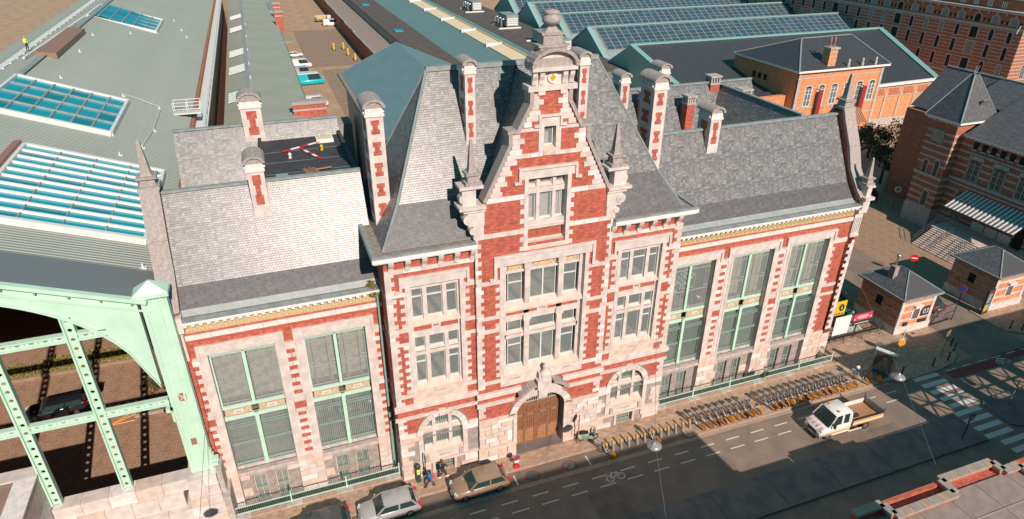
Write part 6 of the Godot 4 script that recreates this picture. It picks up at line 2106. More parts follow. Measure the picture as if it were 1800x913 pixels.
func build_station():
	var h := thing("banded_brick_station", "banded red brick building with square corner tower and slate pyramid roof beside the gates", "building")
	var b := MB.new()
	b.box(66.3, 0, -17.9, 90, 13.0, 30.0)
	b.box(65.0, 0, -21.8, 70.5, 14.4, -17.85)
	b.box(70.4, 0, -30.0, 90, 13.0, -17.9)
	obj("brick_wall", b, "dark_brick", h)
	for i in 13:
		var y := 2.5 + i * 0.85
		if absf(y - 7.4) < 0.4: continue
		piece("stone_band", 66.24, y, -17.8, 66.4, y + 0.26, 30, "stone_grey", h)
		piece("stone_band", 64.95, y, -21.85, 65.1, y + 0.26, -17.82, "stone_grey", h)
		piece("stone_band", 65.11, y, -17.95, 66.2, y + 0.26, -17.8, "stone_grey", h)
	for y in [7.3, 12.9]: piece("string_course", 66.1, y, -17.79, 66.5, y + 0.35, 30, "stone_grey", h)
	for y in [2.2, 6.9, 14.2]: piece("string_course", 64.85, y, -21.95, 66.5, y + 0.3, -17.75, "stone_grey", h)
	piece("plinth", 64.9, -0.05, -21.9, 66.29, 2.2, -17.78, "stone_grey", h)
	piece("plinth", 66.2, -0.05, -17.77, 66.6, 2.2, 30, "stone_grey", h)
	var ev := MB.new()
	ev.box(64.4, 14.5, -22.4, 71.0, 14.75, -17.2)
	ev.box(65.7, 13.05, -17.19, 66.5, 13.3, 30)
	obj("eaves_board", ev, "white_paint", h)
	for i in 10: piece("dentil", 64.6, 14.2, -22.0 + i * 0.46, 64.95, 14.5, -21.8 + i * 0.46, "stone_white", h)
	for i in 60: piece("dentil", 65.9, 12.85, -17.0 + i * 0.5, 66.2, 13.05, -16.78 + i * 0.5, "stone_white", h)
	var r := MB.new()
	var c := Vector3(67.7, 20.1, -19.8)
	var p := [Vector3(64.4, 14.76, -17.2), Vector3(71.0, 14.76, -17.2), Vector3(71.0, 14.76, -22.4), Vector3(64.4, 14.76, -22.4)]
	for i in 4:
		var a: Vector3 = p[i]
		var e: Vector3 = p[(i + 1) % 4]
		r.quad(a, e, c + (e - c) * Vector3(0.1, 0, 0.1) , c + (a - c) * Vector3(0.1, 0, 0.1))
	r.quad(Vector3(65.7, 13.31, -17.19), Vector3(65.7, 13.31, 30), Vector3(76, 18.4, 30), Vector3(76, 18.4, -17.19))
	r.quad(Vector3(86, 13.31, 30), Vector3(86, 13.31, -30), Vector3(76, 18.4, -30), Vector3(76, 18.4, 30))
	r.quad(Vector3(70.9, 13.31, -30), Vector3(70.9, 13.31, -22.0), Vector3(76, 18.4, -22.0), Vector3(76, 18.4, -30))
	r.quad(Vector3(71.0, 15.8, -22.0), Vector3(71.0, 15.8, -17.0), Vector3(76, 18.4, -17.0), Vector3(76, 18.4, -22.0))
	obj("slate_roof", r, "new_slate", h)
	var rl := MB.new()
	for i in 4: rl.beam(p[i], c + (p[i] - c) * Vector3(0.1, 0, 0.1), 0.16, 0.1)
	rl.beam(Vector3(76, 18.45, -30), Vector3(76, 18.45, 30), 0.3, 0.16)
	rl.tube([c, c + Vector3(0.3, 1.0, 0)], 0.04, 5)
	rl.tube([c + Vector3(-0.3, 0, 0), c + Vector3(-0.2, 1.0, 0)], 0.04, 5)
	obj("hip_flashing", rl, "zinc", h)
	var dw := part("roof_window", h)
	dw.position = Vector3(68.2, 16.6, -18.0)
	dw.rotation.x = -1.05
	piece("frame", -0.55, -0.05, -0.8, 0.55, 0.12, 0.8, "grey_metal", dw)
	piece("pane", -0.4, 0.12, -0.65, 0.4, 0.15, 0.65, "cyan", dw)
	for q in [[69.3, -9.0], [71.0, -12.5]]:
		var w := part("roof_window", h)
		w.position = Vector3(q[0], 13.31 + (q[0] - 65.7) * 0.494 + 0.1, q[1])
		w.rotation.z = 0.459
		piece("frame", -0.6, -0.05, -0.45, 0.6, 0.1, 0.45, "white_metal", w)
		piece("pane", -0.5, 0.1, -0.3, 0.5, 0.12, 0.3, "car_glass", w)
	for k in 12:
		var z := -16.0 + k * 1.18
		piece("attic_window", 66.22, 11.75, z, 66.4, 12.6, z + 0.62, "dark_void", h)
		piece("attic_sill", 66.1, 11.6, z - 0.1, 66.35, 11.74, z + 0.72, "stone_grey", h)
	for k in 5:
		var z := -15.0 + k * 3.25
		window_arched(h, Vector3(66.28, 7.75, z), 1.45, 2.7, Vector3(0, 0, 1), "lead_bar")
		piece("lintel_stone", 66.1, 10.5, z - 0.95, 66.35, 10.95, z + 0.95, "stone_grey", h)
	for q in [[-20.6, 7.2, 0.55, 1.7], [-19.0, 7.2, 0.55, 2.0], [-19.3, 2.9, 0.7, 2.0]]:
		window_arched(h, Vector3(64.98, q[1], q[0]), q[2], q[3], Vector3(0, 0, 1), "lead_bar", false)
	window_arched(h, Vector3(66.28, 2.6, -15.4), 1.5, 3.4, Vector3(0, 0, 1), "lead_bar")
	piece("stone_tablet", 64.9, 11.5, -20.9, 65.02, 13.1, -19.2, "concrete", h)
	for k in 3:
		piece("door_panel", 66.18, 2.0, -12.8 + k * 1.75, 66.32, 4.5, -11.25 + k * 1.75, "window_white", h)
	piece("door_recess", 66.1, 2.0, -7.5, 66.35, 4.5, -6.4, "dark_void", h)
	# glass canopy on ribs
	var cn := part("canopy", h)
	for k in 17:
		var z := -15.0 + k * 0.55
		var q := MB.new()
		q.beam(Vector3(63.3, 4.7, z), Vector3(66.3, 6.5, z + 0.2), 0.14, 0.1)
		obj("canopy_rib", q, "white_paint", cn)
	var cg := MB.new()
	cg.quad(Vector3(63.3, 4.62, -15.0), Vector3(63.3, 4.62, -6.0), Vector3(66.2, 6.4, -6.0), Vector3(66.2, 6.4, -15.0))
	obj("canopy_glass", cg, "grey_metal", cn)
	piece("canopy_edge", 63.15, 4.45, -15.1, 63.35, 4.75, -5.9, "iron", cn)
	# platform and steps
	var pl := part("landing", h)
	piece("landing_slab", 62.5, -0.05, -15.4, 66.2, 1.95, -5.0, "stone_warm", pl)
	for k in 11:
		piece("step", 59.4 + k * 0.28, -0.05, -15.0, 59.67 + k * 0.28, 0.13 + k * 0.165, -7.0, "stone_warm", pl)
	for z in [-15.1, -12.4, -9.8]:
		var rl2 := MB.new()
		for hgt in [0.5, 1.0]:
			rl2.tube([Vector3(59.4, hgt, z), Vector3(62.5, 1.95 + hgt, z)] + ([Vector3(65.5, 1.95 + hgt, z)] if z < -15 else []), 0.035, 5)
		for k in 5: rl2.tube([Vector3(59.4 + k * 0.75, 0.0 + k * 0.45, z), Vector3(59.4 + k * 0.75, 1.0 + k * 0.46, z)], 0.03, 5)
		obj("handrail", rl2, "iron", pl)

func gatehouse(label: String, x0: float, x1: float, first: bool):
	var h := thing("gatehouse", label, "gatehouse", Vector3.ZERO, 0.0, "gatehouses by the side road")
	var zf := 0.05
	var zb := -5.0
	var b := MB.new()
	b.box(x0, 0, zb, x1, 4.2, zf)
	obj("brick_wall", b, "orange_brick", h)
	piece("plinth", x0 - 0.12, -0.05, zb - 0.12, x1 + 0.12, 0.95, zf + 0.12, "stone", h)
	for y in [1.55, 2.5, 3.35, 4.0]:
		piece("stone_band", x0 - 0.03, y, zf - 0.2, x1 + 0.03, y + 0.22, zf + 0.04, "stone", h)
		piece("stone_band", x0 - 0.04, y, zb, x0 + 0.1, y + 0.22, zf - 0.21, "stone_grey", h)
	for x in [x0 - 0.02, x1 - 0.4]: piece("corner_strip", x, 0.95, zf - 0.1, x + 0.42, 4.0, zf + 0.06, "stone", h)
	var xm := (x0 + x1) / 2
	var wn := part("window", h)
	piece("surround", xm - 0.62, 1.5, zf, xm + 0.55, 3.1, zf + 0.07, "stone_white", wn)
	piece("recess", xm - 0.42, 1.62, zf + 0.06, xm + 0.35, 2.75, zf + 0.085, "dark_void", wn)
	for k in 4: piece("window_bar", xm - 0.4 + k * 0.23, 1.62, zf + 0.085, xm - 0.34 + k * 0.23, 2.75, zf + 0.13, "stone_grey", wn)
	piece("hood_stone", xm - 0.55, 3.0, zf, xm + 0.5, 3.25, zf + 0.3, "stone_white", h)
	piece("side_window", x0 - 0.06, 2.3, -2.9, x0 + 0.1, 3.3, -2.2, "dark_void", h)
	var r := MB.new()
	var o := 0.38
	var p := [Vector3(x0 - o, 4.36, zf + o), Vector3(x1 + o, 4.36, zf + o), Vector3(x1 + o, 4.36, zb - o), Vector3(x0 - o, 4.36, zb - o)]
	var t0 := Vector3(xm, 6.1, (zf + zb) / 2 + 0.5)
	var t1 := Vector3(xm, 6.1, (zf + zb) / 2 - 0.5)
	r.tri(p[0], p[1], t0); r.quad(p[1], p[2], t1, t0); r.tri(p[2], p[3], t1); r.quad(p[3], p[0], t0, t1)
	obj("slate_roof", r, "new_slate", h)
	var e := MB.new()
	for i in 4: e.beam(p[i] - Vector3(0, 0.06, 0), p[(i + 1) % 4] - Vector3(0, 0.06, 0), 0.14, 0.2)
	obj("gutter", e, "zinc", h)
	var f := MB.new()
	for q in [[p[0], t0], [p[1], t0], [p[2], t1], [p[3], t1], [t0, t1]]: f.beam(q[0], q[1], 0.1, 0.08)
	obj("hip_flashing", f, "zinc", h)
	if first:
		var c := part("chimney", h)
		piece("shaft", xm - 1.5, 4.6, -3.0, xm - 0.95, 6.5, -2.4, "concrete", c)
		var cp := MB.new()
		cp.tube([Vector3(xm - 1.2, 6.5, -2.7), Vector3(xm - 1.2, 7.5, -2.7)], 0.09, 6)
		cp.lathe([[0.1, 0], [0.22, 0.1], [0.2, 0.25], [0.05, 0.35]], Vector3(xm - 1.2, 7.5, -2.7), 8)
		obj("flue", cp, "steel", c)
		var nb := part("number_plate", h)
		piece("plate", x1 - 1.5, 1.75, zf + 0.06, x1 - 0.45, 2.85, zf + 0.1, "iron", nb)
		lettering(nb, "03", Vector3(x1 - 0.975, 2.3, zf + 0.105), 0.75, "white_paint", 0.0)
		piece("letter_slot", x1 - 1.6, 1.0, zf + 0.1, x1 - 0.55, 1.4, zf + 0.14, "iron", h)
		piece("meter_box", x0 + 0.9, 0.98, zf + 0.1, x0 + 1.4, 1.4, zf + 0.16, "iron", h)
	var dp := MB.new()
	dp.tube([Vector3(x0 - 0.06, 0.0, zf + 0.02), Vector3(x0 - 0.06, 4.2, zf + 0.02)], 0.06, 6)
	obj("down_pipe", dp, "steel" if first else "iron", h)

func lettering(parent: Node, s: String, at: Vector3, size: float, m: String, turn: float, called := "lettering", tilt := 0.0) -> MeshInstance3D:
	var t := TextMesh.new()
	t.text = s
	var f := SystemFont.new()
	f.font_names = PackedStringArray(["Droid Sans"])
	t.font = f
	t.font_size = 64
	t.pixel_size = size / 64.0
	t.depth = 0.02
	t.curve_step = 4.0
	var o := obj(called, t, m, parent)
	o.position = at
	o.rotation = Vector3(tilt, turn, 0)
	return o

func build_opposite():
	# the sunny side's houses across the street; their roofs and gaps shape the shade in the road
	var a := thing("tall_house_opposite", "tall brick house across the street whose shade covers the parked cars", "building")
	var b := MB.new()
	b.box(-60, 0, 33.9, 15.9, 20.0, 36.0)
	obj("brick_wall", b, "dark_brick", a)
	var r := MB.new()
	r.quad(Vector3(-60, 20.02, 36), Vector3(15.9, 20.02, 36), Vector3(15.9, 20.02, 33.9), Vector3(-60, 20.02, 33.9))
	obj("roof_slates", r, "new_slate", a)
	var c := thing("parapet_house_opposite", "low house in the bottom right corner with a gravel roof inside a stepped stone parapet", "building")
	var w := MB.new()
	w.box(12.61, 0, 20.4, 34.5, 6.6, 34)
	w.box(14.9, 0, 20.15, 19.3, 6.9, 20.39)
	obj("brick_wall", w, "brick", c)
	piece("gravel_roof", 12.62, 6.6, 21.0, 34.4, 6.72, 34, "gravel_roof", c)
	for i in 6: piece("roof_seam", 12.7, 6.72, 23.0 + i * 2.0, 34.3, 6.76, 23.06 + i * 2.0, "concrete", c)
	for i in 8: piece("roof_seam", 14.0 + i * 2.6, 6.72, 21.1, 14.05 + i * 2.6, 6.755, 34, "concrete", c)
	# coping stones step forward and back
	var run := [[12.6, 20.4, 14.75, 20.4], [14.75, 20.4, 14.75, 21.3], [14.75, 21.3, 19.7, 21.3], [19.7, 21.3, 19.7, 20.2], [19.7, 20.2, 24.2, 20.2], [24.2, 20.2, 24.2, 21.0], [24.2, 21.0, 25.7, 21.0], [25.7, 21.0, 25.7, 22.0], [25.7, 22.0, 34.5, 22.0]]
	for q in run:
		var s := Vector3(q[0], 6.9, q[1])
		var e := Vector3(q[2], 6.9, q[3])
		var n := maxi(1, roundi((e - s).length() / 0.75))
		for k in n:
			var m := MB.new()
			var p0 := s.lerp(e, float(k) / n)
			var p1 := s.lerp(e, (k + 1.0) / n)
			var d := (p1 - p0).normalized()
			m.beam(p0 + d * 0.01 + Vector3(0, 0.1, 0), p1 - d * 0.01 + Vector3(0, 0.1, 0), 0.55, 0.2)
			obj("coping_stone", m, "kerb" if k % 2 else "concrete", c)
		var wl := MB.new()
		wl.beam(s - Vector3(0, 0.45, 0), e - Vector3(0, 0.45, 0), 0.4, 0.88)
		obj("parapet_wall", wl, "brick", c)
	var l := thing("lattice_screen_house", "iron lattice fronted house across the street that dapples the crossing with light", "building")
	var g := MB.new()
	g.box(33.2, 0, 19.7, 95, 6.2, 20.1)
	g.box(33.2, 8.6, 19.7, 95, 12.9, 20.1)
	g.box(40.6, 12.9, 19.7, 44.5, 12.95, 20.1)
	obj("front_wall", g, "dark_brick", l)
	for i in 22:
		var x := 33.4 + i * 3.35
		piece("lattice_post", x, 6.2, 19.7, x + 1.3, 8.6, 20.1, "iron", l)
		var x0 := x + 1.3
		var x1 := x + 3.35
		var m := MB.new()
		m.beam(Vector3(x0, 6.3, 19.9), Vector3(x1, 8.5, 19.9), 0.13, 0.13, Vector3.BACK)
		m.beam(Vector3(x0, 8.5, 19.9), Vector3(x1, 6.3, 19.9), 0.13, 0.13, Vector3.BACK)
		m.beam(Vector3(x0, 7.4, 19.9), Vector3(x1, 7.4, 19.9), 0.13, 0.13, Vector3.BACK)
		m.beam(Vector3((x0 + x1) / 2, 6.2, 19.9), Vector3((x0 + x1) / 2, 8.6, 19.9), 0.12, 0.12, Vector3.BACK)
		obj("lattice_brace", m, "iron", l)
# ---------------------------------------------------------------- vehicles
func car(called: String, label: String, cat: String, paint: String, d: Dictionary, at: Vector3, turn: float, group := "") -> Node3D:
	# front at +x, origin on the ground under the middle; d: L W H, hood, belt, x of screen base, roof front, roof rear, tail
	var t := thing(called, label, cat, at, turn, group)
	var L: float = d.L / 2
	var w: float = d.W / 2
	var H: float = d.H
	var st := [[-L, 0.45, 0.62, 0.86, 0.9], [-L + 0.08, 0.28, d.get("tail", d.belt), 0.95, 0.93], [d.x3, 0.22, d.get("tail", d.belt) + 0.02, 1.0, 0.95], [0.0, 0.2, d.belt, 1.0, 0.97], [d.x0, 0.2, d.belt - 0.02, 1.0, 0.95], [L - 0.45, 0.22, d.hood, 0.97, 0.9], [L - 0.12, 0.3, d.hood - 0.14, 0.88, 0.8], [L, 0.42, d.hood - 0.3, 0.78, 0.7]]
	if d.x3 < -L + 0.3: st.remove_at(2)
	var rings := []
	for s in st:
		var ww: float = w * s[3]
		var wt: float = w * s[4]
		var y0: float = s[1]
		var y1: float = s[2]
		rings.append([Vector3(s[0], y0, -ww * 0.9), Vector3(s[0], y0 + 0.08, -ww), Vector3(s[0], lerpf(y0, y1, 0.55), -ww * 1.0), Vector3(s[0], y1 - 0.05, -wt), Vector3(s[0], y1, -wt * 0.88), Vector3(s[0], y1 + 0.02, 0), Vector3(s[0], y1, wt * 0.88), Vector3(s[0], y1 - 0.05, wt), Vector3(s[0], lerpf(y0, y1, 0.55), ww), Vector3(s[0], y0 + 0.08, ww), Vector3(s[0], y0, ww * 0.9)])
	var b := MB.new()
	for r in rings: r.reverse()
	b.skin(rings)
	b.fan(rings[0], true); b.fan(rings[-1], false)
	# roof with pillars
	var wr: float = w * d.get("roofw", 0.78)
	var rr := []
	var roof := [[d.x2 - 0.12, H - 0.1, 0.9], [d.x2, H - 0.03, 0.98], [(d.x1 + d.x2) / 2, H, 1.0], [d.x1, H - 0.04, 0.98], [d.x1 + 0.1, H - 0.1, 0.9]]
	for s in roof:
		var q: float = wr * s[2]
		rr.append([Vector3(s[0], s[1] - 0.05, q), Vector3(s[0], s[1], q * 0.88), Vector3(s[0], s[1] + 0.02, 0), Vector3(s[0], s[1], -q * 0.88), Vector3(s[0], s[1] - 0.05, -q)])
	b.skin(rr, false)
	var be: float = d.belt - 0.04
	for s in [-1, 1]:
		var top := func(x: float) -> Vector3: return Vector3(x, H - 0.09, s * wr * 0.99)
		var bot := func(x: float) -> Vector3: return Vector3(x, be, s * w * 0.94)
		for q in [[d.x1 + 0.08, d.x0 - 0.05], [d.x2 - 0.1, d.x3 + 0.05], [(d.x1 + d.x2) / 2 - 0.1, (d.x0 + d.x3) / 2 - 0.15]]:
			b.beam(bot.call(q[1]), top.call(q[0]), 0.1, 0.07)
		b.beam(top.call(d.x1 + 0.05), top.call(d.x2 - 0.08), 0.08, 0.08)
	obj("body", b, paint, t)
	var win := func(called2: String, p: Array):
		var g := MB.new()
		g.quad(p[0], p[1], p[2], p[3])
		obj(called2, g, "car_glass", t)
	win.call("windscreen", [Vector3(d.x0, be, w * 0.86), Vector3(d.x0, be, -w * 0.86), Vector3(d.x1 + 0.06, H - 0.08, -wr * 0.92), Vector3(d.x1 + 0.06, H - 0.08, wr * 0.92)])
	win.call("rear_window", [Vector3(d.x3, be, -w * 0.84), Vector3(d.x3, be, w * 0.84), Vector3(d.x2 - 0.08, H - 0.08, wr * 0.9), Vector3(d.x2 - 0.08, H - 0.08, -wr * 0.9)])
	var xm0: float = (d.x1 + d.x2) / 2 - 0.1
	var xm1: float = (d.x0 + d.x3) / 2 - 0.15
	for s in [-1, 1]:
		for q in [[d.x0 - 0.08, d.x1 + 0.02, xm0 + 0.04, xm1 + 0.05], [xm1 - 0.05, xm0 - 0.04, d.x2, d.x3 + 0.1]]:
			if d.get("blind", false) and q[0] < 0: continue
			var p := [Vector3(q[0], be + 0.02, s * w * 0.93), Vector3(q[3], be + 0.02, s * w * 0.93), Vector3(q[2], H - 0.12, s * wr * 0.985), Vector3(q[1], H - 0.12, s * wr * 0.985)]
			if s > 0: p = [p[1], p[0], p[3], p[2]]
			win.call("side_window", p)
	if d.get("blind", false):
		var pn := MB.new()
		for s in [-1, 1]:
			var p := [Vector3(xm1 - 0.02, be - 0.05, s * w * 0.94), Vector3(d.x3, be - 0.05, s * w * 0.94), Vector3(d.x2 - 0.05, H - 0.08, s * wr * 0.995), Vector3(xm0, H - 0.08, s * wr * 0.995)]
			if s > 0: p = [p[1], p[0], p[3], p[2]]
			pn.quad(p[0], p[1], p[2], p[3])
		pn.quad(Vector3(d.x3 - 0.01, be, -w * 0.9), Vector3(d.x3 - 0.01, be, w * 0.9), Vector3(d.x2 - 0.1, H - 0.08, wr * 0.95), Vector3(d.x2 - 0.1, H - 0.08, -wr * 0.95))
		obj("side_panel", pn, d.get("panel", paint), t)
	for x in [L * 0.62, -L * 0.62]:
		for s in [-1, 1]: wheel(t, Vector3(x, 0.32, s * (w - 0.1)), 0.32)
	for s in [-1, 1]:
		var hl := MB.new()
		hl.obox(Transform3D(Basis(Vector3.UP, -s * 0.5), Vector3(L - 0.24, d.hood - 0.17, s * w * 0.68)), Vector3(0.34, 0.14, 0.3))
		obj("headlight", hl, "head_light", t)
		piece("tail_light", -L + 0.0, d.belt - 0.25, s * w * 0.78 - 0.14, -L + 0.16, d.belt + 0.05, s * w * 0.78 + 0.14, "tail_light", t)
		var mi := MB.new()
		mi.lathe([[0.05, 0], [0.1, 0.06], [0.06, 0.16]], Vector3(d.x0 - 0.25, d.belt, s * (w + 0.1)), 6)
		obj("mirror", mi, paint, t)
		piece("door_handle", -0.25, d.belt - 0.17, s * w * 0.985 - 0.015, -0.05, d.belt - 0.12, s * w * 0.985 + 0.015, paint, t)
	piece("bumper", L - 0.1, 0.3, -w * 0.62, L + 0.03, 0.46, w * 0.62, "rubber", t)
	piece("bumper", -L - 0.04, 0.32, -w * 0.8, -L + 0.1, 0.5, w * 0.8, paint, t)
	piece("registration_plate", -L - 0.05, 0.55, -0.25, -L - 0.03, 0.66, 0.25, "white_paint", t)
	piece("registration_plate", L + 0.02, 0.36, -0.25, L + 0.045, 0.46, 0.25, "white_paint", t)
	return t

func wheel(t: Node3D, p: Vector3, r: float):
	var w := part("wheel", t)
	w.position = p
	var ty := MB.new()
	var ring := []
	for q in [[r * 0.62, -0.1], [r * 0.95, -0.1], [r, -0.07], [r, 0.07], [r * 0.95, 0.1], [r * 0.62, 0.1]]:
		var a := []
		for k in 14: a.append(Vector3(cos(TAU * k / 14) * q[0], sin(TAU * k / 14) * q[0], q[1]))
		ring.append(a)
	ty.skin(ring)
	obj("tyre", ty, "rubber", w)
	var ri := MB.new()
	ri.tube([Vector3(0, 0, -0.08), Vector3(0, 0, 0.08)], r * 0.62, 10)
	for k in 5:
		ri.beam(Vector3(0, 0, 0.09), Vector3(cos(TAU * k / 5) * r * 0.6, sin(TAU * k / 5) * r * 0.6, 0.09), 0.05, 0.02, Vector3.BACK)
		ri.beam(Vector3(0, 0, -0.09), Vector3(cos(TAU * k / 5) * r * 0.6, sin(TAU * k / 5) * r * 0.6, -0.09), 0.05, 0.02, Vector3.BACK)
	obj("rim", ri, "steel", w)

const HATCH := {"L": 4.3, "W": 1.8, "H": 1.5, "hood": 0.92, "belt": 0.98, "x0": 1.05, "x1": 0.3, "x2": -1.45, "x3": -1.95}
const ESTATE := {"L": 4.75, "W": 1.85, "H": 1.52, "hood": 0.93, "belt": 0.99, "x0": 1.2, "x1": 0.45, "x2": -1.95, "x3": -2.25}
const SALOON := {"L": 4.6, "W": 1.8, "H": 1.45, "hood": 0.9, "belt": 0.96, "x0": 1.05, "x1": 0.35, "x2": -1.05, "x3": -1.7, "tail": 1.0}
const BEETLE := {"L": 4.2, "W": 1.75, "H": 1.55, "hood": 0.95, "belt": 0.98, "x0": 0.95, "x1": 0.45, "x2": -0.8, "x3": -1.7, "tail": 0.9}
const VAN := {"L": 5.5, "W": 2.05, "H": 2.4, "hood": 1.2, "belt": 1.3, "x0": 2.05, "x1": 1.35, "x2": -2.55, "x3": -2.68, "roofw": 0.92, "blind": true, "tail": 1.3}

func build_vehicles():
	car("parked_car", "tan hatchback parked at the kerb in front of the carriage door", "car", "car_tan", HATCH, Vector3(-5.75, 0, 4.78), PI + 0.02, "cars parked at the kerb")
	car("parked_car", "silver hatchback parked behind the tan hatchback, red tail light showing", "car", "car_silver", HATCH, Vector3(-12.5, 0, 4.72), PI + 0.01, "cars parked at the kerb")
	car("parked_car", "dark grey car cut off by the bottom edge of the picture", "car", "car_grey", HATCH, Vector3(-17.35, 0, 4.75), PI, "cars parked at the kerb")
	var b := car("estate_car", "black estate car with its tailgate open inside the iron hall", "car", "car_black", ESTATE, Vector3(-36.95, 0, -15.4), PI + 0.06)
	var tg := MB.new()
	tg.obox(Transform3D(Basis(Vector3(0, 0, 1), 0.12), Vector3(-2.6, 1.85, 0)), Vector3(0.95, 0.06, 1.4))
	tg.obox(Transform3D(Basis(Vector3(0, 0, 1), -0.9), Vector3(-3.15, 1.7, 0)), Vector3(0.3, 0.06, 1.4))
	obj("open_tailgate", tg, "car_black", b)
	for x in [-0.1, -0.75]:
		var dr := MB.new()
		dr.obox(Transform3D(Basis(Vector3.UP, 0.9), Vector3(x, 0.85, -1.4)), Vector3(0.9, 0.8, 0.06))
		obj("open_door", dr, "car_black", b)
	car("parked_car", "dark beetle shaped car behind the yellow sign board", "car", "car_teal", BEETLE, Vector3(38.6, 0, -7.2), 0.25, "cars in the shade by the gatehouses")
	car("parked_car", "teal car nose out beside the white board, in shade", "car", "car_teal", HATCH, Vector3(36.5, 0, -4.4), 0.1, "cars in the shade by the gatehouses")
	car("parked_car", "dark car waiting between the two gatehouses, tail to the street", "car", "car_grey", SALOON, Vector3(48.2, 0, -3.6), 1.45, "cars in the shade by the gatehouses")
	car("parked_car", "black car in deep shade under the trees beside the right gable", "car", "car_black", HATCH, Vector3(66.3, 0, -29.5), 1.2)
	car("parked_car", "white car parked under the red brick chimneys of the shed", "car", "car_white", HATCH, Vector3(-6.6, 0, -161.5), 0.15)
	car("panel_van", "white van parked beside the white car in the yard", "van", "car_white", VAN, Vector3(-6.2, 0, -146.5), 0.1, "vans in the yard")
	car("panel_van", "grey white van squeezed between the white van and the turquoise van", "van", "car_silver", VAN, Vector3(-6.8, 0, -137.0), 0.1, "vans in the yard")
	var v2: Dictionary = VAN.duplicate()
	v2.merge({"L": 6.6, "H": 2.7, "W": 2.2, "x0": 2.6, "x1": 2.0, "x2": -3.1, "x3": -3.22}, true)
	var tv := car("panel_van", "white topped van with bright turquoise sides", "van", "van_turquoise", v2, Vector3(-5.6, 0, -127.5), 0.12, "vans in the yard")
	piece("white_roof", -3.2, 2.66, -1.0, 2.0, 2.8, 1.0, "car_white", tv)
	car("panel_van", "white van nearest the camera, half behind the brick chimney of the shed", "van", "car_white", VAN, Vector3(-6.6, 0, -107.0), 0.1, "vans in the yard")
	car("panel_van", "white van standing across the yard beside the shade of the ruined range", "van", "car_white", VAN, Vector3(9.4, 0, -212.0), 0.05)
	var pt := thing("pickup_truck", "small pickup with a yellow load behind the white van across the yard", "pickup truck", Vector3(8.0, 0, -222.0), 0.1)
	piece("cab", 1.2, 0.5, -0.95, 3.0, 2.2, 0.95, "car_white", pt)
	piece("bed", -3.0, 0.6, -1.0, 1.15, 1.2, 1.0, "grey_metal", pt)
	piece("load", -2.6, 1.2, -0.8, 0.6, 1.9, 0.8, "yellow", pt)
	piece("rack", -3.0, 2.0, -1.0, 1.1, 2.1, 1.0, "white_paint", pt)
	for x in [-2.0, 2.0]:
		for s in [-1, 1]: wheel(pt, Vector3(x, 0.35, s * 0.9), 0.35)
	build_flatbed()

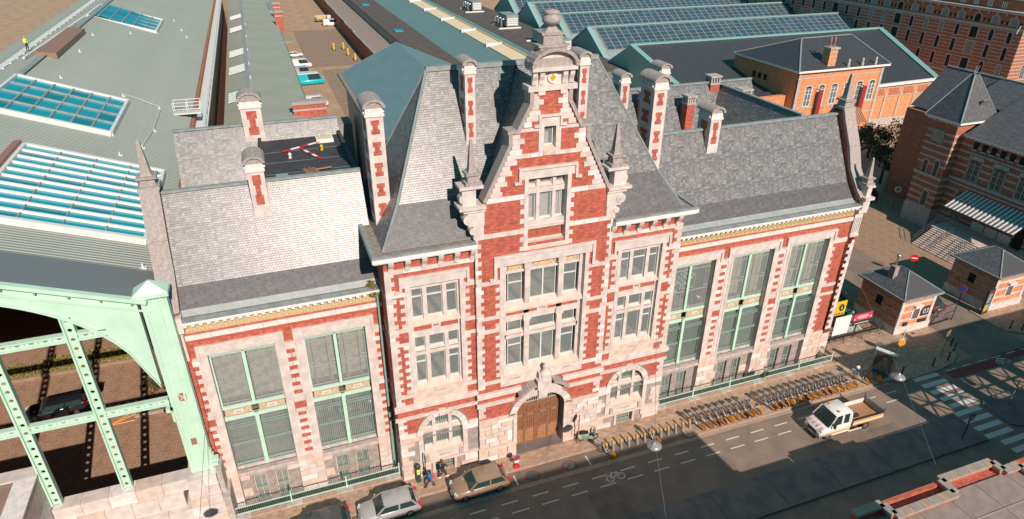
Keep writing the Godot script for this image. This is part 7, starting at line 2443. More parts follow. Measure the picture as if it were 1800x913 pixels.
func build_flatbed():
	var t := thing("flatbed_truck", "white crew cab flatbed truck with red white striped bonnet driving in the sunlit road", "truck", Vector3(25.1, 0, 8.72), PI - 0.015)
	var w := 1.0
	# front at +x
	var st := [[0.35, 0.5, 1.35, 1.0], [2.0, 0.42, 1.35, 1.0], [2.75, 0.42, 1.18, 0.98], [3.15, 0.45, 1.02, 0.93], [3.32, 0.5, 0.8, 0.85]]
	var rings := []
	for s in st:
		var ww: float = w * s[3]
		rings.append([Vector3(s[0], s[1], ww), Vector3(s[0], lerpf(s[1], s[2], 0.5), ww * 1.02), Vector3(s[0], s[2] - 0.06, ww * 0.98), Vector3(s[0], s[2], ww * 0.85), Vector3(s[0], s[2] + 0.02, 0), Vector3(s[0], s[2], -ww * 0.85), Vector3(s[0], s[2] - 0.06, -ww * 0.98), Vector3(s[0], lerpf(s[1], s[2], 0.5), -ww * 1.02), Vector3(s[0], s[1], -ww)])
	var b := MB.new()
	b.skin(rings)
	b.fan(rings[0], true); b.fan(rings[-1], false)
	var rr := []
	for s in [[0.33, 2.28, 0.86], [0.5, 2.33, 0.88], [1.2, 2.35, 0.88], [1.75, 2.3, 0.86], [1.95, 2.2, 0.82]]:
		rr.append([Vector3(s[0], s[1] - 0.1, w * s[2]), Vector3(s[0], s[1], w * s[2] * 0.88), Vector3(s[0], s[1] + 0.02, 0), Vector3(s[0], s[1], -w * s[2] * 0.88), Vector3(s[0], s[1] - 0.1, -w * s[2])])
	b.skin(rr, false)
	for s in [-1, 1]:
		for q in [[2.55, 1.3, 1.9, 2.2, 0.08], [1.3, 1.3, 1.25, 2.22, 0.16], [0.4, 1.3, 0.4, 2.22, 0.16]]:
			b.beam(Vector3(q[0], q[1], s * w * 0.97), Vector3(q[2], q[3], s * w * 0.85), q[4], 0.07)
		b.quad(Vector3(0.35, 1.3, s * w * 0.96), Vector3(0.6, 1.3, s * w * 0.96), Vector3(0.58, 2.24, s * w * 0.855), Vector3(0.35, 2.24, s * w * 0.855))
	b.quad(Vector3(0.345, 0.5, -w), Vector3(0.345, 0.5, w), Vector3(0.345, 2.26, w * 0.85), Vector3(0.345, 2.26, -w * 0.85))
	obj("cab", b, "car_white", t)
	var g := MB.new()
	g.quad(Vector3(2.6, 1.28, w * 0.88), Vector3(2.6, 1.28, -w * 0.88), Vector3(1.93, 2.2, -w * 0.76), Vector3(1.93, 2.2, w * 0.76))
	obj("windscreen", g, "car_glass", t)
	for s in [-1, 1]:
		for q in [[2.4, 1.95, 1.33, 1.33], [1.1, 1.1, 0.62, 0.62]]:
			var m := MB.new()
			var p := [Vector3(q[0], 1.36, s * w * 0.965), Vector3(q[3], 1.36, s * w * 0.965), Vector3(q[2], 2.15, s * w * 0.87), Vector3(q[1], 2.15, s * w * 0.87)]
			if s > 0: p = [p[1], p[0], p[3], p[2]]
			m.quad(p[0], p[1], p[2], p[3])
			obj("side_window", m, "car_glass", t)
		var mi := MB.new()
		mi.obox(Transform3D(Basis.IDENTITY, Vector3(2.3, 1.55, s * 1.2)), Vector3(0.12, 0.4, 0.22))
		obj("mirror", mi, "iron", t)
		piece("headlight", 3.0, 0.78, s * 0.72 - 0.18, 3.24, 1.0, s * 0.72 + 0.18, "head_light", t)
		piece("beacon", 1.45, 2.33, s * 0.55 - 0.08, 1.6, 2.46, s * 0.55 + 0.08, "orange", t)
		piece("side_stripe", 0.4, 0.62, s * w * 1.02 - 0.012, 2.7, 0.76, s * w * 1.02 + 0.012, "orange", t)
		piece("sill_board", 0.4, 0.44, s * w - 0.03, 2.2, 0.56, s * w + 0.03, "white_paint", t)
		piece("drop_side", -3.0, 0.95, s * 1.04 - 0.03, 0.2, 1.32, s * 1.04 + 0.03, "white_metal", t)
		piece("side_stripe", -3.0, 1.2, s * 1.075 - 0.01, 0.2, 1.33, s * 1.075 + 0.01, "orange", t)
		piece("side_stripe", -3.0, 0.93, s * 1.075 - 0.01, 0.2, 1.02, s * 1.075 + 0.01, "orange", t)
		piece("tail_post", -3.1, 0.9, s * 1.04 - 0.05, -3.0, 1.9, s * 1.04 + 0.05, "steel", t)
		for x in [2.45, -1.45]: wheel(t, Vector3(x, 0.36, s * 0.86), 0.36)
	for k in 9:                                               # hazard chevrons follow the bonnet
		for s in [-1, 1]:
			var m := MB.new()
			var x0 := 2.62 + (k % 5) * 0.12
			if k < 5:
				m.beam(Vector3(x0 - 0.02, 1.215 - (x0 - 2.62) * 0.3, s * 0.08), Vector3(x0 + 0.05, 1.2 - (x0 - 2.62) * 0.3, s * 0.3), 0.055, 0.03)
				m.beam(Vector3(x0 - 0.02, 1.21 - (x0 - 2.62) * 0.3, s * 0.5), Vector3(x0 + 0.05, 1.18 - (x0 - 2.62) * 0.32, s * 0.78), 0.055, 0.03)
				obj("chevron", m, "pink_red", t)
	piece("grille", 3.2, 0.55, -0.5, 3.345, 0.82, 0.5, "iron", t)
	piece("front_bumper", 3.0, 0.3, -0.92, 3.36, 0.52, 0.92, "grey_metal", t)
	piece("registration_plate", 3.36, 0.4, -0.26, 3.38, 0.5, 0.26, "white_paint", t)
	piece("chassis", -3.0, 0.5, -0.45, 0.4, 0.75, 0.45, "iron", t)
	piece("load_floor", -3.05, 0.82, -1.03, 0.25, 0.94, 1.03, "wood_light", t)
	piece("tail_board", -3.08, 0.95, -1.0, -3.02, 1.55, 1.0, "grey_metal", t)
	piece("tail_board_rail", -3.1, 1.55, -1.0, -3.0, 1.62, 1.0, "steel", t)
	piece("head_board", 0.2, 0.95, -1.0, 0.27, 1.5, 1.0, "iron", t)
	piece("tail_light", -3.12, 0.65, 0.7, -3.05, 0.8, 0.95, "tail_light", t)
	for q in [[-0.4, 0.6], [-0.9, -0.2]]:
		piece("tool_box", q[0] - 0.25, 0.94, q[1] - 0.15, q[0] + 0.25, 1.15, q[1] + 0.15, "iron" if q[1] < 0 else "red", t)
	for s in [-1, 1]: piece("step_bar", -1.0, 0.3, s * 1.0 - 0.04, 0.4, 0.38, s * 1.0 + 0.04, "white_metal", t)

# ---------------------------------------------------------------- share bicycles and docks
func build_bikes():
	var t := Node3D.new()
	t.name = numbered("share_bicycle", self)
	t.set_meta("base", "share_bicycle")
	add_child(t, true)
	tag(t, "grey share bicycle with orange rear mudguard in the dock", "bicycle", "share bicycles in the docks")
	# front wheel at -z
	for z in [-0.55, 0.55]:
		var w := part("wheel", t)
		var ty := MB.new()
		var ring := []
		for k in 16:
			var a := TAU * k / 16
			var cc := Vector3(0, 0.33 + sin(a) * 0.31, z + cos(a) * 0.31)
			var rad := Vector3(0, sin(a), cos(a))
			var loop := []
			for j in 5: loop.append(cc + rad * cos(TAU * j / 5) * 0.024 + Vector3.RIGHT * sin(TAU * j / 5) * 0.024)
			ring.append(loop)
		ring.append(ring[0])
		ty.skin(ring)
		obj("tyre", ty, "rubber", w)
		var sp := MB.new()
		for k in 6: sp.beam(Vector3(0, 0.33, z), Vector3(0, 0.33 + sin(TAU * k / 6) * 0.3, z + cos(TAU * k / 6) * 0.3), 0.012, 0.012, Vector3.RIGHT)
		obj("spokes", sp, "steel", w)
	var f := MB.new()
	f.tube([Vector3(0, 0.95, -0.36), Vector3(0, 0.5, -0.1), Vector3(0, 0.34, 0.1)], 0.045, 6)
	f.tube([Vector3(0, 0.34, 0.1), Vector3(0, 0.85, 0.28)], 0.035, 6)
	f.tube([Vector3(0, 0.36, 0.1), Vector3(0, 0.33, 0.55)], 0.028, 5)
	f.tube([Vector3(0, 1.0, -0.38), Vector3(0.0, 0.33, -0.55)], 0.04, 6)
	f.tube([Vector3(0, 0.6, 0.2), Vector3(0, 0.33, 0.55)], 0.025, 5)
	obj("frame", f, "bike_grey", t)
	var h := MB.new()
	h.tube([Vector3(-0.3, 1.08, -0.22), Vector3(-0.2, 1.1, -0.36), Vector3(0.2, 1.1, -0.36), Vector3(0.3, 1.08, -0.22)], 0.022, 5)
	h.tube([Vector3(0, 0.95, -0.36), Vector3(0, 1.1, -0.36)], 0.03, 5)
	obj("handlebar", h, "iron", t)
	var s := MB.new()
	s.lathe([[0.03, 0.85], [0.1, 0.9], [0.12, 0.94], [0.09, 0.97]], Vector3(0, 0, 0.3), 8, 0.8, 1.3)
	obj("saddle", s, "rubber", t)
	var k := MB.new()
	k.hexa([Vector3(-0.16, 0.78, -0.5), Vector3(0.16, 0.78, -0.5), Vector3(0.14, 0.8, -0.78), Vector3(-0.14, 0.8, -0.78), Vector3(-0.19, 1.0, -0.47), Vector3(0.19, 1.0, -0.47), Vector3(0.17, 1.0, -0.84), Vector3(-0.17, 1.0, -0.84)])
	obj("basket", k, "bike_grey", t)
	var m := MB.new()
	for x in [-0.055, 0.055]:
		var pts := [Vector3(x, 0.36, 0.55)]
		for i in 9:
			var a := -0.35 + (PI * 0.62 + 0.35) * i / 8.0
			pts.append(Vector3(x, 0.33 + sin(a) * 0.37, 0.55 + cos(a) * 0.37))
		for i in range(1, pts.size() - 1):
			m.tri(pts[0], pts[i], pts[i + 1]); m.tri(pts[0], pts[i + 1], pts[i])
	for i in 8:
		var a0 := -0.35 + (PI * 0.62 + 0.35) * i / 8.0
		var a1 := -0.35 + (PI * 0.62 + 0.35) * (i + 1) / 8.0
		var e := func(a: float, x: float): return Vector3(x, 0.33 + sin(a) * 0.375, 0.55 + cos(a) * 0.375)
		m.quad(e.call(a0, -0.06), e.call(a1, -0.06), e.call(a1, 0.06), e.call(a0, 0.06))
		m.quad(e.call(a0, 0.06), e.call(a1, 0.06), e.call(a1, -0.06), e.call(a0, -0.06))
	obj("mudguard", m, "orange", t)
	for z in [-0.62]: piece("lamp", -0.04, 0.72, z - 0.05, 0.04, 0.8, z + 0.02, "white_metal", t)
	var d := Node3D.new()
	d.name = numbered("bicycle_dock", self)
	d.set_meta("base", "bicycle_dock")
	add_child(d, true)
	tag(d, "empty grey bicycle dock with orange cap", "bicycle dock", "bicycle docks along the kerb")
	var b := MB.new()
	b.hexa([Vector3(-0.09, 0, 0.12), Vector3(0.09, 0, 0.12), Vector3(0.09, 0, -0.12), Vector3(-0.09, 0, -0.12), Vector3(-0.07, 0.7, -0.08), Vector3(0.07, 0.7, -0.08), Vector3(0.07, 0.7, -0.26), Vector3(-0.07, 0.7, -0.26)])
	obj("post", b, "bike_grey", d)
	var c := MB.new()
	c.hexa([Vector3(-0.08, 0.7, -0.06), Vector3(0.08, 0.7, -0.06), Vector3(0.08, 0.7, -0.28), Vector3(-0.08, 0.7, -0.28), Vector3(-0.06, 0.84, -0.12), Vector3(0.06, 0.84, -0.12), Vector3(0.06, 0.84, -0.3), Vector3(-0.06, 0.84, -0.3)])
	obj("cap", c, "orange", d)
	var xs := [13.54, 14.3, 15.03, 15.7, 16.4, 17.1, 17.8, 18.5, 19.2, 20.7, 21.34, 22.05, 22.72, 23.44, 24.18, 24.82, 25.48, 26.2, 26.85, 27.6, 28.25, 29.0, 29.7, 31.12]
	for i in xs.size():
		var word := "%s share bicycle of the long row, %s" % [["first", "second", "third", "fourth", "fifth", "sixth", "seventh", "eighth", "ninth", "tenth", "eleventh", "twelfth", "thirteenth", "fourteenth", "fifteenth", "sixteenth", "seventeenth", "eighteenth", "nineteenth", "twentieth", "twenty-first", "twenty-second", "twenty-third", "twenty-fourth"][i], "counted from the door end"]
		var at := Vector3(xs[i] - 0.25, 0.1, 4.75)
		if i == 0:
			t.position = at; t.rotation.y = 0.42; t.set_meta("label", word)
		else: copy(t, at, 0.42 + rng.randf_range(-0.06, 0.06), word)
	copy(t, Vector3(4.75, 0.0, 4.98), 0.55, "lone share bicycle at the door end of the empty docks")
	copy(t, Vector3(9.0, 0.0, 4.9), 0.4, "share bicycle among empty docks under the hanging lamp")
	copy(t, Vector3(32.2, 0.1, 4.85), 0.5, "share bicycle in shade beside the poster stand")
	var ds := [4.95, 5.54, 6.27, 6.97, 7.72, 8.44, 9.2, 9.95, 10.65, 11.35, 12.05, 12.72]
	for i in ds.size():
		var at := Vector3(ds[i], 0.0, 4.72)
		var w2 := "%s dock of the mostly empty row, counted from the door end" % ["first", "second", "third", "fourth", "fifth", "sixth", "seventh", "eighth", "ninth", "tenth", "eleventh", "last"][i]
		if i == 0:
			d.position = at; d.set_meta("label", w2)
		else: copy(d, at, 0.0, w2)
	for i in xs.size():
		var o := copy(d, Vector3(xs[i] - 0.18, 0.1, 4.15), 0.2, "dock holding the %s share bicycle of the long row" % ["first", "second", "third", "fourth", "fifth", "sixth", "seventh", "eighth", "ninth", "tenth", "eleventh", "twelfth", "thirteenth", "fourteenth", "fifteenth", "sixteenth", "seventeenth", "eighteenth", "nineteenth", "twentieth", "twenty-first", "twenty-second", "twenty-third", "twenty-fourth"][i])
	var hb := thing("carried_helmet", "turquoise and white bag on the handlebar of the last share bicycle in sun", "bag", Vector3(30.95, 1.05, 4.2))
	var bb := MB.new()
	bb.lathe([[0.1, 0], [0.2, 0.1], [0.17, 0.25]], Vector3.ZERO, 8)
	obj("bag_body", bb, "cyan", hb)
	var bt := MB.new()
	bt.lathe([[0.17, 0.25], [0.15, 0.38], [0.04, 0.42]], Vector3.ZERO, 8)
	obj("bag_top", bt, "white_paint", hb)
	# scooter by the wall
	var sc := thing("motor_scooter", "pale teal motor scooter parked by the wall right of the door", "scooter", Vector3(4.1, 0.1, 3.0), -0.1)
	for x in [-0.62, 0.62]: wheel(sc, Vector3(x, 0.26, 0), 0.26)
	var sb := MB.new()
	sb.skin([[Vector3(-0.85, 0.5, 0.14), Vector3(-0.85, 0.75, 0.0), Vector3(-0.85, 0.5, -0.14)], [Vector3(-0.5, 0.3, 0.2), Vector3(-0.5, 0.85, 0.0), Vector3(-0.5, 0.3, -0.2)], [Vector3(0.0, 0.25, 0.19), Vector3(0.0, 0.7, 0.0), Vector3(0.0, 0.25, -0.19)], [Vector3(0.15, 0.2, 0.17), Vector3(0.15, 0.34, 0.0), Vector3(0.15, 0.2, -0.17)], [Vector3(0.4, 0.22, 0.2), Vector3(0.42, 0.36, 0.0), Vector3(0.4, 0.22, -0.2)], [Vector3(0.55, 0.35, 0.22), Vector3(0.6, 0.9, 0.0), Vector3(0.55, 0.35, -0.22)], [Vector3(0.62, 0.6, 0.08), Vector3(0.66, 1.0, 0.0), Vector3(0.62, 0.6, -0.08)]].map(func(r): r.reverse(); return r))
	obj("bodywork", sb, "mint_dark", sc)
	var ss := MB.new()
	ss.obox(Transform3D(Basis(Vector3(0, 0, 1), -0.05), Vector3(-0.38, 0.84, 0)), Vector3(0.75, 0.12, 0.28))
	obj("seat", ss, "rubber", sc)
	var sh := MB.new()
	sh.tube([Vector3(0.5, 1.05, -0.32), Vector3(0.58, 1.08, 0), Vector3(0.5, 1.05, 0.32)], 0.03, 5)
	sh.tube([Vector3(0.58, 1.05, 0), Vector3(0.62, 0.3, 0)], 0.04, 5)
	obj("handlebar", sh, "iron", sc)
	piece("leg_shield", 0.5, 0.35, -0.24, 0.56, 0.85, 0.24, "mint_dark", sc)
	piece("tail_light", -0.9, 0.62, -0.08, -0.85, 0.72, 0.08, "tail_light", sc)
# ---------------------------------------------------------------- people: one smooth skin over capsule bones
func nets(bones: Array, cell: float, k: float) -> MB:
	var lo := Vector3.INF
	var hi := -Vector3.INF
	for b in bones:
		for i in 2:
			lo = lo.min(b[i] - Vector3.ONE * (b[2 + i] + k)); hi = hi.max(b[i] + Vector3.ONE * (b[2 + i] + k))
	lo -= Vector3.ONE * cell * 2.0; hi += Vector3.ONE * cell * 2.0
	var n := Vector3i(((hi - lo) / cell).ceil())
	var d := PackedFloat32Array()
	d.resize(n.x * n.y * n.z)
	d.fill(10.0)
	for b in bones:
		var a: Vector3 = b[0]
		var e: Vector3 = b[1]
		var ra: float = b[2]
		var rb: float = b[3]
		var rr := maxf(ra, rb) + k * 1.5 + cell * 2.0
		var l2 := Vector3i(((a.min(e) - Vector3.ONE * rr - lo) / cell).floor()).clamp(Vector3i.ZERO, n - Vector3i.ONE)
		var h2 := Vector3i(((a.max(e) + Vector3.ONE * rr - lo) / cell).ceil()).clamp(Vector3i.ZERO, n - Vector3i.ONE)
		var ae := e - a
		var q := maxf(ae.length_squared(), 0.000001)
		for z in range(l2.z, h2.z + 1):
			for y in range(l2.y, h2.y + 1):
				var row := (z * n.y + y) * n.x
				for x in range(l2.x, h2.x + 1):
					var p := lo + Vector3(x, y, z) * cell
					var t := clampf((p - a).dot(ae) / q, 0.0, 1.0)
					var s := (p - a - ae * t).length() - lerpf(ra, rb, t)
					var o := d[row + x]
					var h := maxf(k - absf(o - s), 0.0) / k
					d[row + x] = minf(o, s) - h * h * k * 0.25
	var idx := {}
	var vs := PackedVector3Array()
	for z in n.z - 1:
		for y in n.y - 1:
			for x in n.x - 1:
				var c := []
				var inside := 0
				for i in 8:
					var v := d[((z + (i >> 2)) * n.y + y + ((i >> 1) & 1)) * n.x + x + (i & 1)]
					c.append(v)
					if v < 0.0: inside += 1
				if inside == 0 or inside == 8: continue
				var sum := Vector3.ZERO
				var m := 0
				for e in [[0, 1], [2, 3], [4, 5], [6, 7], [0, 2], [1, 3], [4, 6], [5, 7], [0, 4], [1, 5], [2, 6], [3, 7]]:
					if (c[e[0]] < 0.0) != (c[e[1]] < 0.0):
						var t: float = c[e[0]] / (c[e[0]] - c[e[1]])
						var pa := Vector3(e[0] & 1, (e[0] >> 1) & 1, e[0] >> 2)
						var pb := Vector3(e[1] & 1, (e[1] >> 1) & 1, e[1] >> 2)
						sum += pa.lerp(pb, t); m += 1
				idx[Vector3i(x, y, z)] = vs.size()
				vs.append(lo + (Vector3(x, y, z) + sum / m) * cell)
	var tris := PackedInt32Array()
	for key in idx:
		for ax in 3:
			var u := (ax + 1) % 3
			var w := (ax + 2) % 3
			var p: Vector3i = key
			if p[u] == 0 or p[w] == 0: continue
			var step := Vector3i.ZERO
			step[ax] = 1
			var p1 := p + step
			if p1[ax] >= n[ax]: continue
			var d0 := d[(p.z * n.y + p.y) * n.x + p.x]
			var d1 := d[(p1.z * n.y + p1.y) * n.x + p1.x]
			if (d0 < 0.0) == (d1 < 0.0): continue
			var du := Vector3i.ZERO
			du[u] = 1
			var dw := Vector3i.ZERO
			dw[w] = 1
			var q := [p, p - du, p - du - dw, p - dw]
			var ok := true
			for g in q:
				if not idx.has(g): ok = false
			if not ok: continue
			var i4 := q.map(func(g): return idx[g])
			if d0 < 0.0: tris.append_array([i4[0], i4[1], i4[2], i4[0], i4[2], i4[3]])
			else: tris.append_array([i4[0], i4[2], i4[1], i4[0], i4[3], i4[2]])
	var nn := PackedVector3Array()
	nn.resize(vs.size())
	for i in range(0, tris.size(), 3):
		var m: Vector3 = (vs[tris[i + 1]] - vs[tris[i]]).cross(vs[tris[i + 2]] - vs[tris[i]])
		for j in 3: nn[tris[i + j]] += m
	var out := MB.new()
	for i in range(0, tris.size(), 3):
		for j in [0, 2, 1]:
			out.v.append(vs[tris[i + j]]); out.n.append(nn[tris[i + j]].normalized()); out.u.append(Vector2.ZERO); out.c.append(Color.WHITE)
	return out

func person(label: String, at: Vector3, turn: float, pose: Dictionary, look: Dictionary) -> Node3D:
	# faces +z; pose: stride (m), lean (rad), arms [left, right] forward swing
	var t := thing("person", label, "person", at, turn)
	var st: float = pose.get("stride", 0.3)
	var lean: float = pose.get("lean", 0.04)
	var hip := Vector3(0, 0.92 - st * 0.12, 0)
	var up := Vector3(0, cos(lean), sin(lean))
	var chest := hip + up * 0.38
	var neck := hip + up * 0.56
	var head := neck + Vector3(0, 0.16, 0.04 + sin(lean) * 0.1)
	var bones := [[hip, hip + up * 0.18, 0.14, 0.125], [hip + up * 0.18, chest, 0.125, 0.15], [chest + Vector3(-0.1, 0.06, 0), chest + Vector3(0.1, 0.06, 0), 0.11, 0.11], [neck - up * 0.06, head - Vector3(0, 0.06, 0.02), 0.06, 0.055], [head + Vector3(0, 0.03, -0.015), head + Vector3(0, -0.03, 0.02), 0.095, 0.08]]
	var skin := bones.duplicate()
	var top := [bones[0], bones[1], bones[2], [chest, neck, 0.13, 0.08]]
	var legs := [[hip + Vector3(-0.05, -0.02, 0), hip + Vector3(0.05, -0.02, 0), 0.145, 0.145]]
	var shoes := []
	var hands := []
	for s in [-1, 1]:
		var f: float = s * st * 0.5
		var h := hip + Vector3(s * 0.09, -0.03, 0)
		var foot := Vector3(s * 0.1, 0.08, f)
		var knee := (h + foot) / 2.0 + Vector3(0, 0.03, 0.05 + (0.06 if f < 0 else 0.0))
		skin.append([h, knee, 0.085, 0.058]); skin.append([knee, foot, 0.056, 0.04])
		skin.append([foot + Vector3(0, -0.03, -0.03), foot + Vector3(0, -0.045, 0.15), 0.04, 0.032])
		legs.append([h, knee, 0.098, 0.072]); legs.append([knee, foot + Vector3(0, 0.06, 0), 0.07, 0.058])
		shoes.append([foot + Vector3(0, -0.03, -0.04), foot + Vector3(0, -0.04, 0.16), 0.05, 0.042])
		var sh := chest + Vector3(s * 0.18, 0.09, 0)
		var sw: float = pose.get("arms", [0.25, -0.25])[0 if s < 0 else 1]
		var el := sh + Vector3(s * 0.04, -cos(sw) * 0.28, sin(sw) * 0.28)
		var wr := el + Vector3(-s * 0.01, -cos(sw + pose.get("bend", 0.35)) * 0.25, sin(sw + pose.get("bend", 0.35)) * 0.25)
		skin.append([sh, el, 0.052, 0.042]); skin.append([el, wr, 0.04, 0.028])
		top.append([sh, el, 0.068, 0.056]); top.append([el, wr, 0.055, 0.042])
		var d := (wr - el).normalized()
		skin.append([wr, wr + d * 0.07, 0.03, 0.034])
		for i in 4:
			var r := wr + d * 0.08 + Vector3(0, 0, (i - 1.5) * 0.021)
			var m: Vector3 = r + d * [0.035, 0.042, 0.04, 0.03][i]
			hands.append([r - d * 0.02, m, 0.0095, 0.009]); hands.append([m, m + (d + Vector3(-s * 0.7, 0, 0)).normalized() * 0.03, 0.009, 0.0075])
		var th0 := wr + d * 0.035 + Vector3(0, 0, 0.032)
		hands.append([th0, th0 + (d + Vector3(0, 0, 0.7)).normalized() * 0.035, 0.011, 0.0095]); hands.append([th0 + (d + Vector3(0, 0, 0.7)).normalized() * 0.035, th0 + d * 0.06 + Vector3(-s * 0.01, 0, 0.03), 0.0095, 0.008])
	var b := nets(skin, 0.022, 0.03)
	var hb := nets(hands.slice(0, 10), 0.007, 0.005)
	var hb2 := nets(hands.slice(10), 0.007, 0.005)
	for q in [hb, hb2]:
		b.v.append_array(q.v); b.n.append_array(q.n); b.u.append_array(q.u); b.c.append_array(q.c)
	for q in [[Vector3(0, -0.005, 0.098), 0.014, 0.02], [Vector3(-0.085, -0.0, 0.0), 0.02, 0.012], [Vector3(0.085, 0.0, 0.0), 0.02, 0.012]]:
		b.lathe([[0.004, -q[1]], [q[2], 0.0], [0.004, q[1]]], head + q[0], 6)
	obj("body", b, "skin", t)
	var fc := MB.new()
	for s in [-1, 1]: fc.obox(Transform3D(Basis.IDENTITY, head + Vector3(s * 0.034, 0.018, 0.083)), Vector3(0.026, 0.012, 0.012))
	fc.obox(Transform3D(Basis.IDENTITY, head + Vector3(0, -0.052, 0.09)), Vector3(0.045, 0.01, 0.012))
	obj("face_marks", fc, "hair", t)
	obj(look.get("top_name", "jacket"), nets(top, 0.024, 0.04), look.top, t)
	obj("trousers", nets(legs, 0.024, 0.03), look.legs, t)
	obj("shoes", nets(shoes, 0.018, 0.02), look.shoes, t)
	var hr := [[head + Vector3(0, 0.055, -0.03), head + Vector3(0, 0.03, -0.04), 0.1, 0.095]]
	if look.get("long", false): hr.append([head + Vector3(0, 0.0, -0.07), head + Vector3(0, -0.2, -0.1), 0.08, 0.07])
	obj(look.get("hair_name", "hair"), nets(hr, 0.02, 0.03), look.hair, t)
	if look.has("bag"): 
		var bg := MB.new()
		bg.lathe([[0.05, -0.18], [0.15, -0.12], [0.16, 0.08], [0.08, 0.17]], chest + Vector3(0, -0.08, -0.21), 8, 1.0, 0.65)
		obj("backpack", bg, look.bag, t)
	return t

func build_people():
	person("person in bright blue jacket with a pink backpack walking beside the parked tan car", Vector3(-9.15, 0.1, 3.45), -1.9, {"stride": 0.62, "arms": [0.5, -0.45]}, {"top": "blue_cloth", "legs": "denim", "shoes": "black_cloth", "hair": "hair", "long": true, "bag": "pink_red"})
	person("person in black with long brown hair and white shoes walking by the basement window", Vector3(-8.05, 0.1, 2.85), 1.25, {"stride": 0.6, "lean": 0.2, "arms": [-0.4, 0.5]}, {"top": "black_cloth", "legs": "denim", "shoes": "white_paint", "hair": "hair_brown", "long": true})
	person("person in a pink red jacket bending into the open black car", Vector3(-34.05, 0, -14.85), -1.65, {"stride": 0.2, "lean": 0.75, "arms": [0.9, 1.0], "bend": 0.5}, {"top": "pink_red", "legs": "denim", "shoes": "black_cloth", "hair": "hair"})
	person("person in yellow safety vest and helmet on the far roof gutter", Vector3(-43.0, 22.0, -62.0), 0.6, {"stride": 0.15}, {"top": "hivis", "legs": "denim", "shoes": "black_cloth", "hair": "yellow", "hair_name": "helmet"})

# ---------------------------------------------------------------- trees and planting
func leaves(b: MB, c: Vector3, r: Vector3, n: int, size: float):
	for i in n:
		var d := Vector3(rng.randfn(), rng.randfn(), rng.randfn()).normalized()
		var p := c + d * r * pow(rng.randf(), 0.45)
		var u := Vector3(rng.randfn(), rng.randfn() * 0.6, rng.randfn()).normalized() * size * rng.randf_range(0.6, 1.3)
		var v := u.cross(Vector3(rng.randfn(), rng.randfn(), rng.randfn())).normalized() * u.length() * 0.7
		b.quad(p - u - v * 0.3, p - v, p + u + v * 0.3, p + v)

func tree(label: String, at: Vector3, h: float, r: float, m: String):
	var t := thing("street_tree", label, "tree", at, 0.0, "trees behind the right gable")
	var tr := MB.new()
	tr.tube([Vector3.ZERO, Vector3(0.05, h * 0.25, 0), Vector3(0, h * 0.5, 0.05), Vector3(0.1, h * 0.8, 0)], [0.22, 0.17, 0.13, 0.05], 8)
	for i in 7:
		var a := TAU * i / 7.0 + 0.4
		tr.tube([Vector3(0, h * (0.32 + 0.05 * i), 0), Vector3(cos(a) * r * 0.5, h * (0.5 + 0.05 * i), sin(a) * r * 0.5), Vector3(cos(a) * r * 0.8, h * (0.6 + 0.05 * i), sin(a) * r * 0.8)], [0.09, 0.06, 0.02], 5)
	obj("trunk", tr, "bark", t)
	var b := MB.new()
	for i in 26:
		var d := Vector3(rng.randfn(), rng.randfn() * 0.7, rng.randfn()).normalized() * rng.randf_range(0.35, 0.95)
		leaves(b, Vector3(0, h * 0.66, 0) + d * Vector3(r, h * 0.34, r), Vector3.ONE * r * rng.randf_range(0.22, 0.4), 75, 0.17)
	stuff(obj("crown", b, m, t))

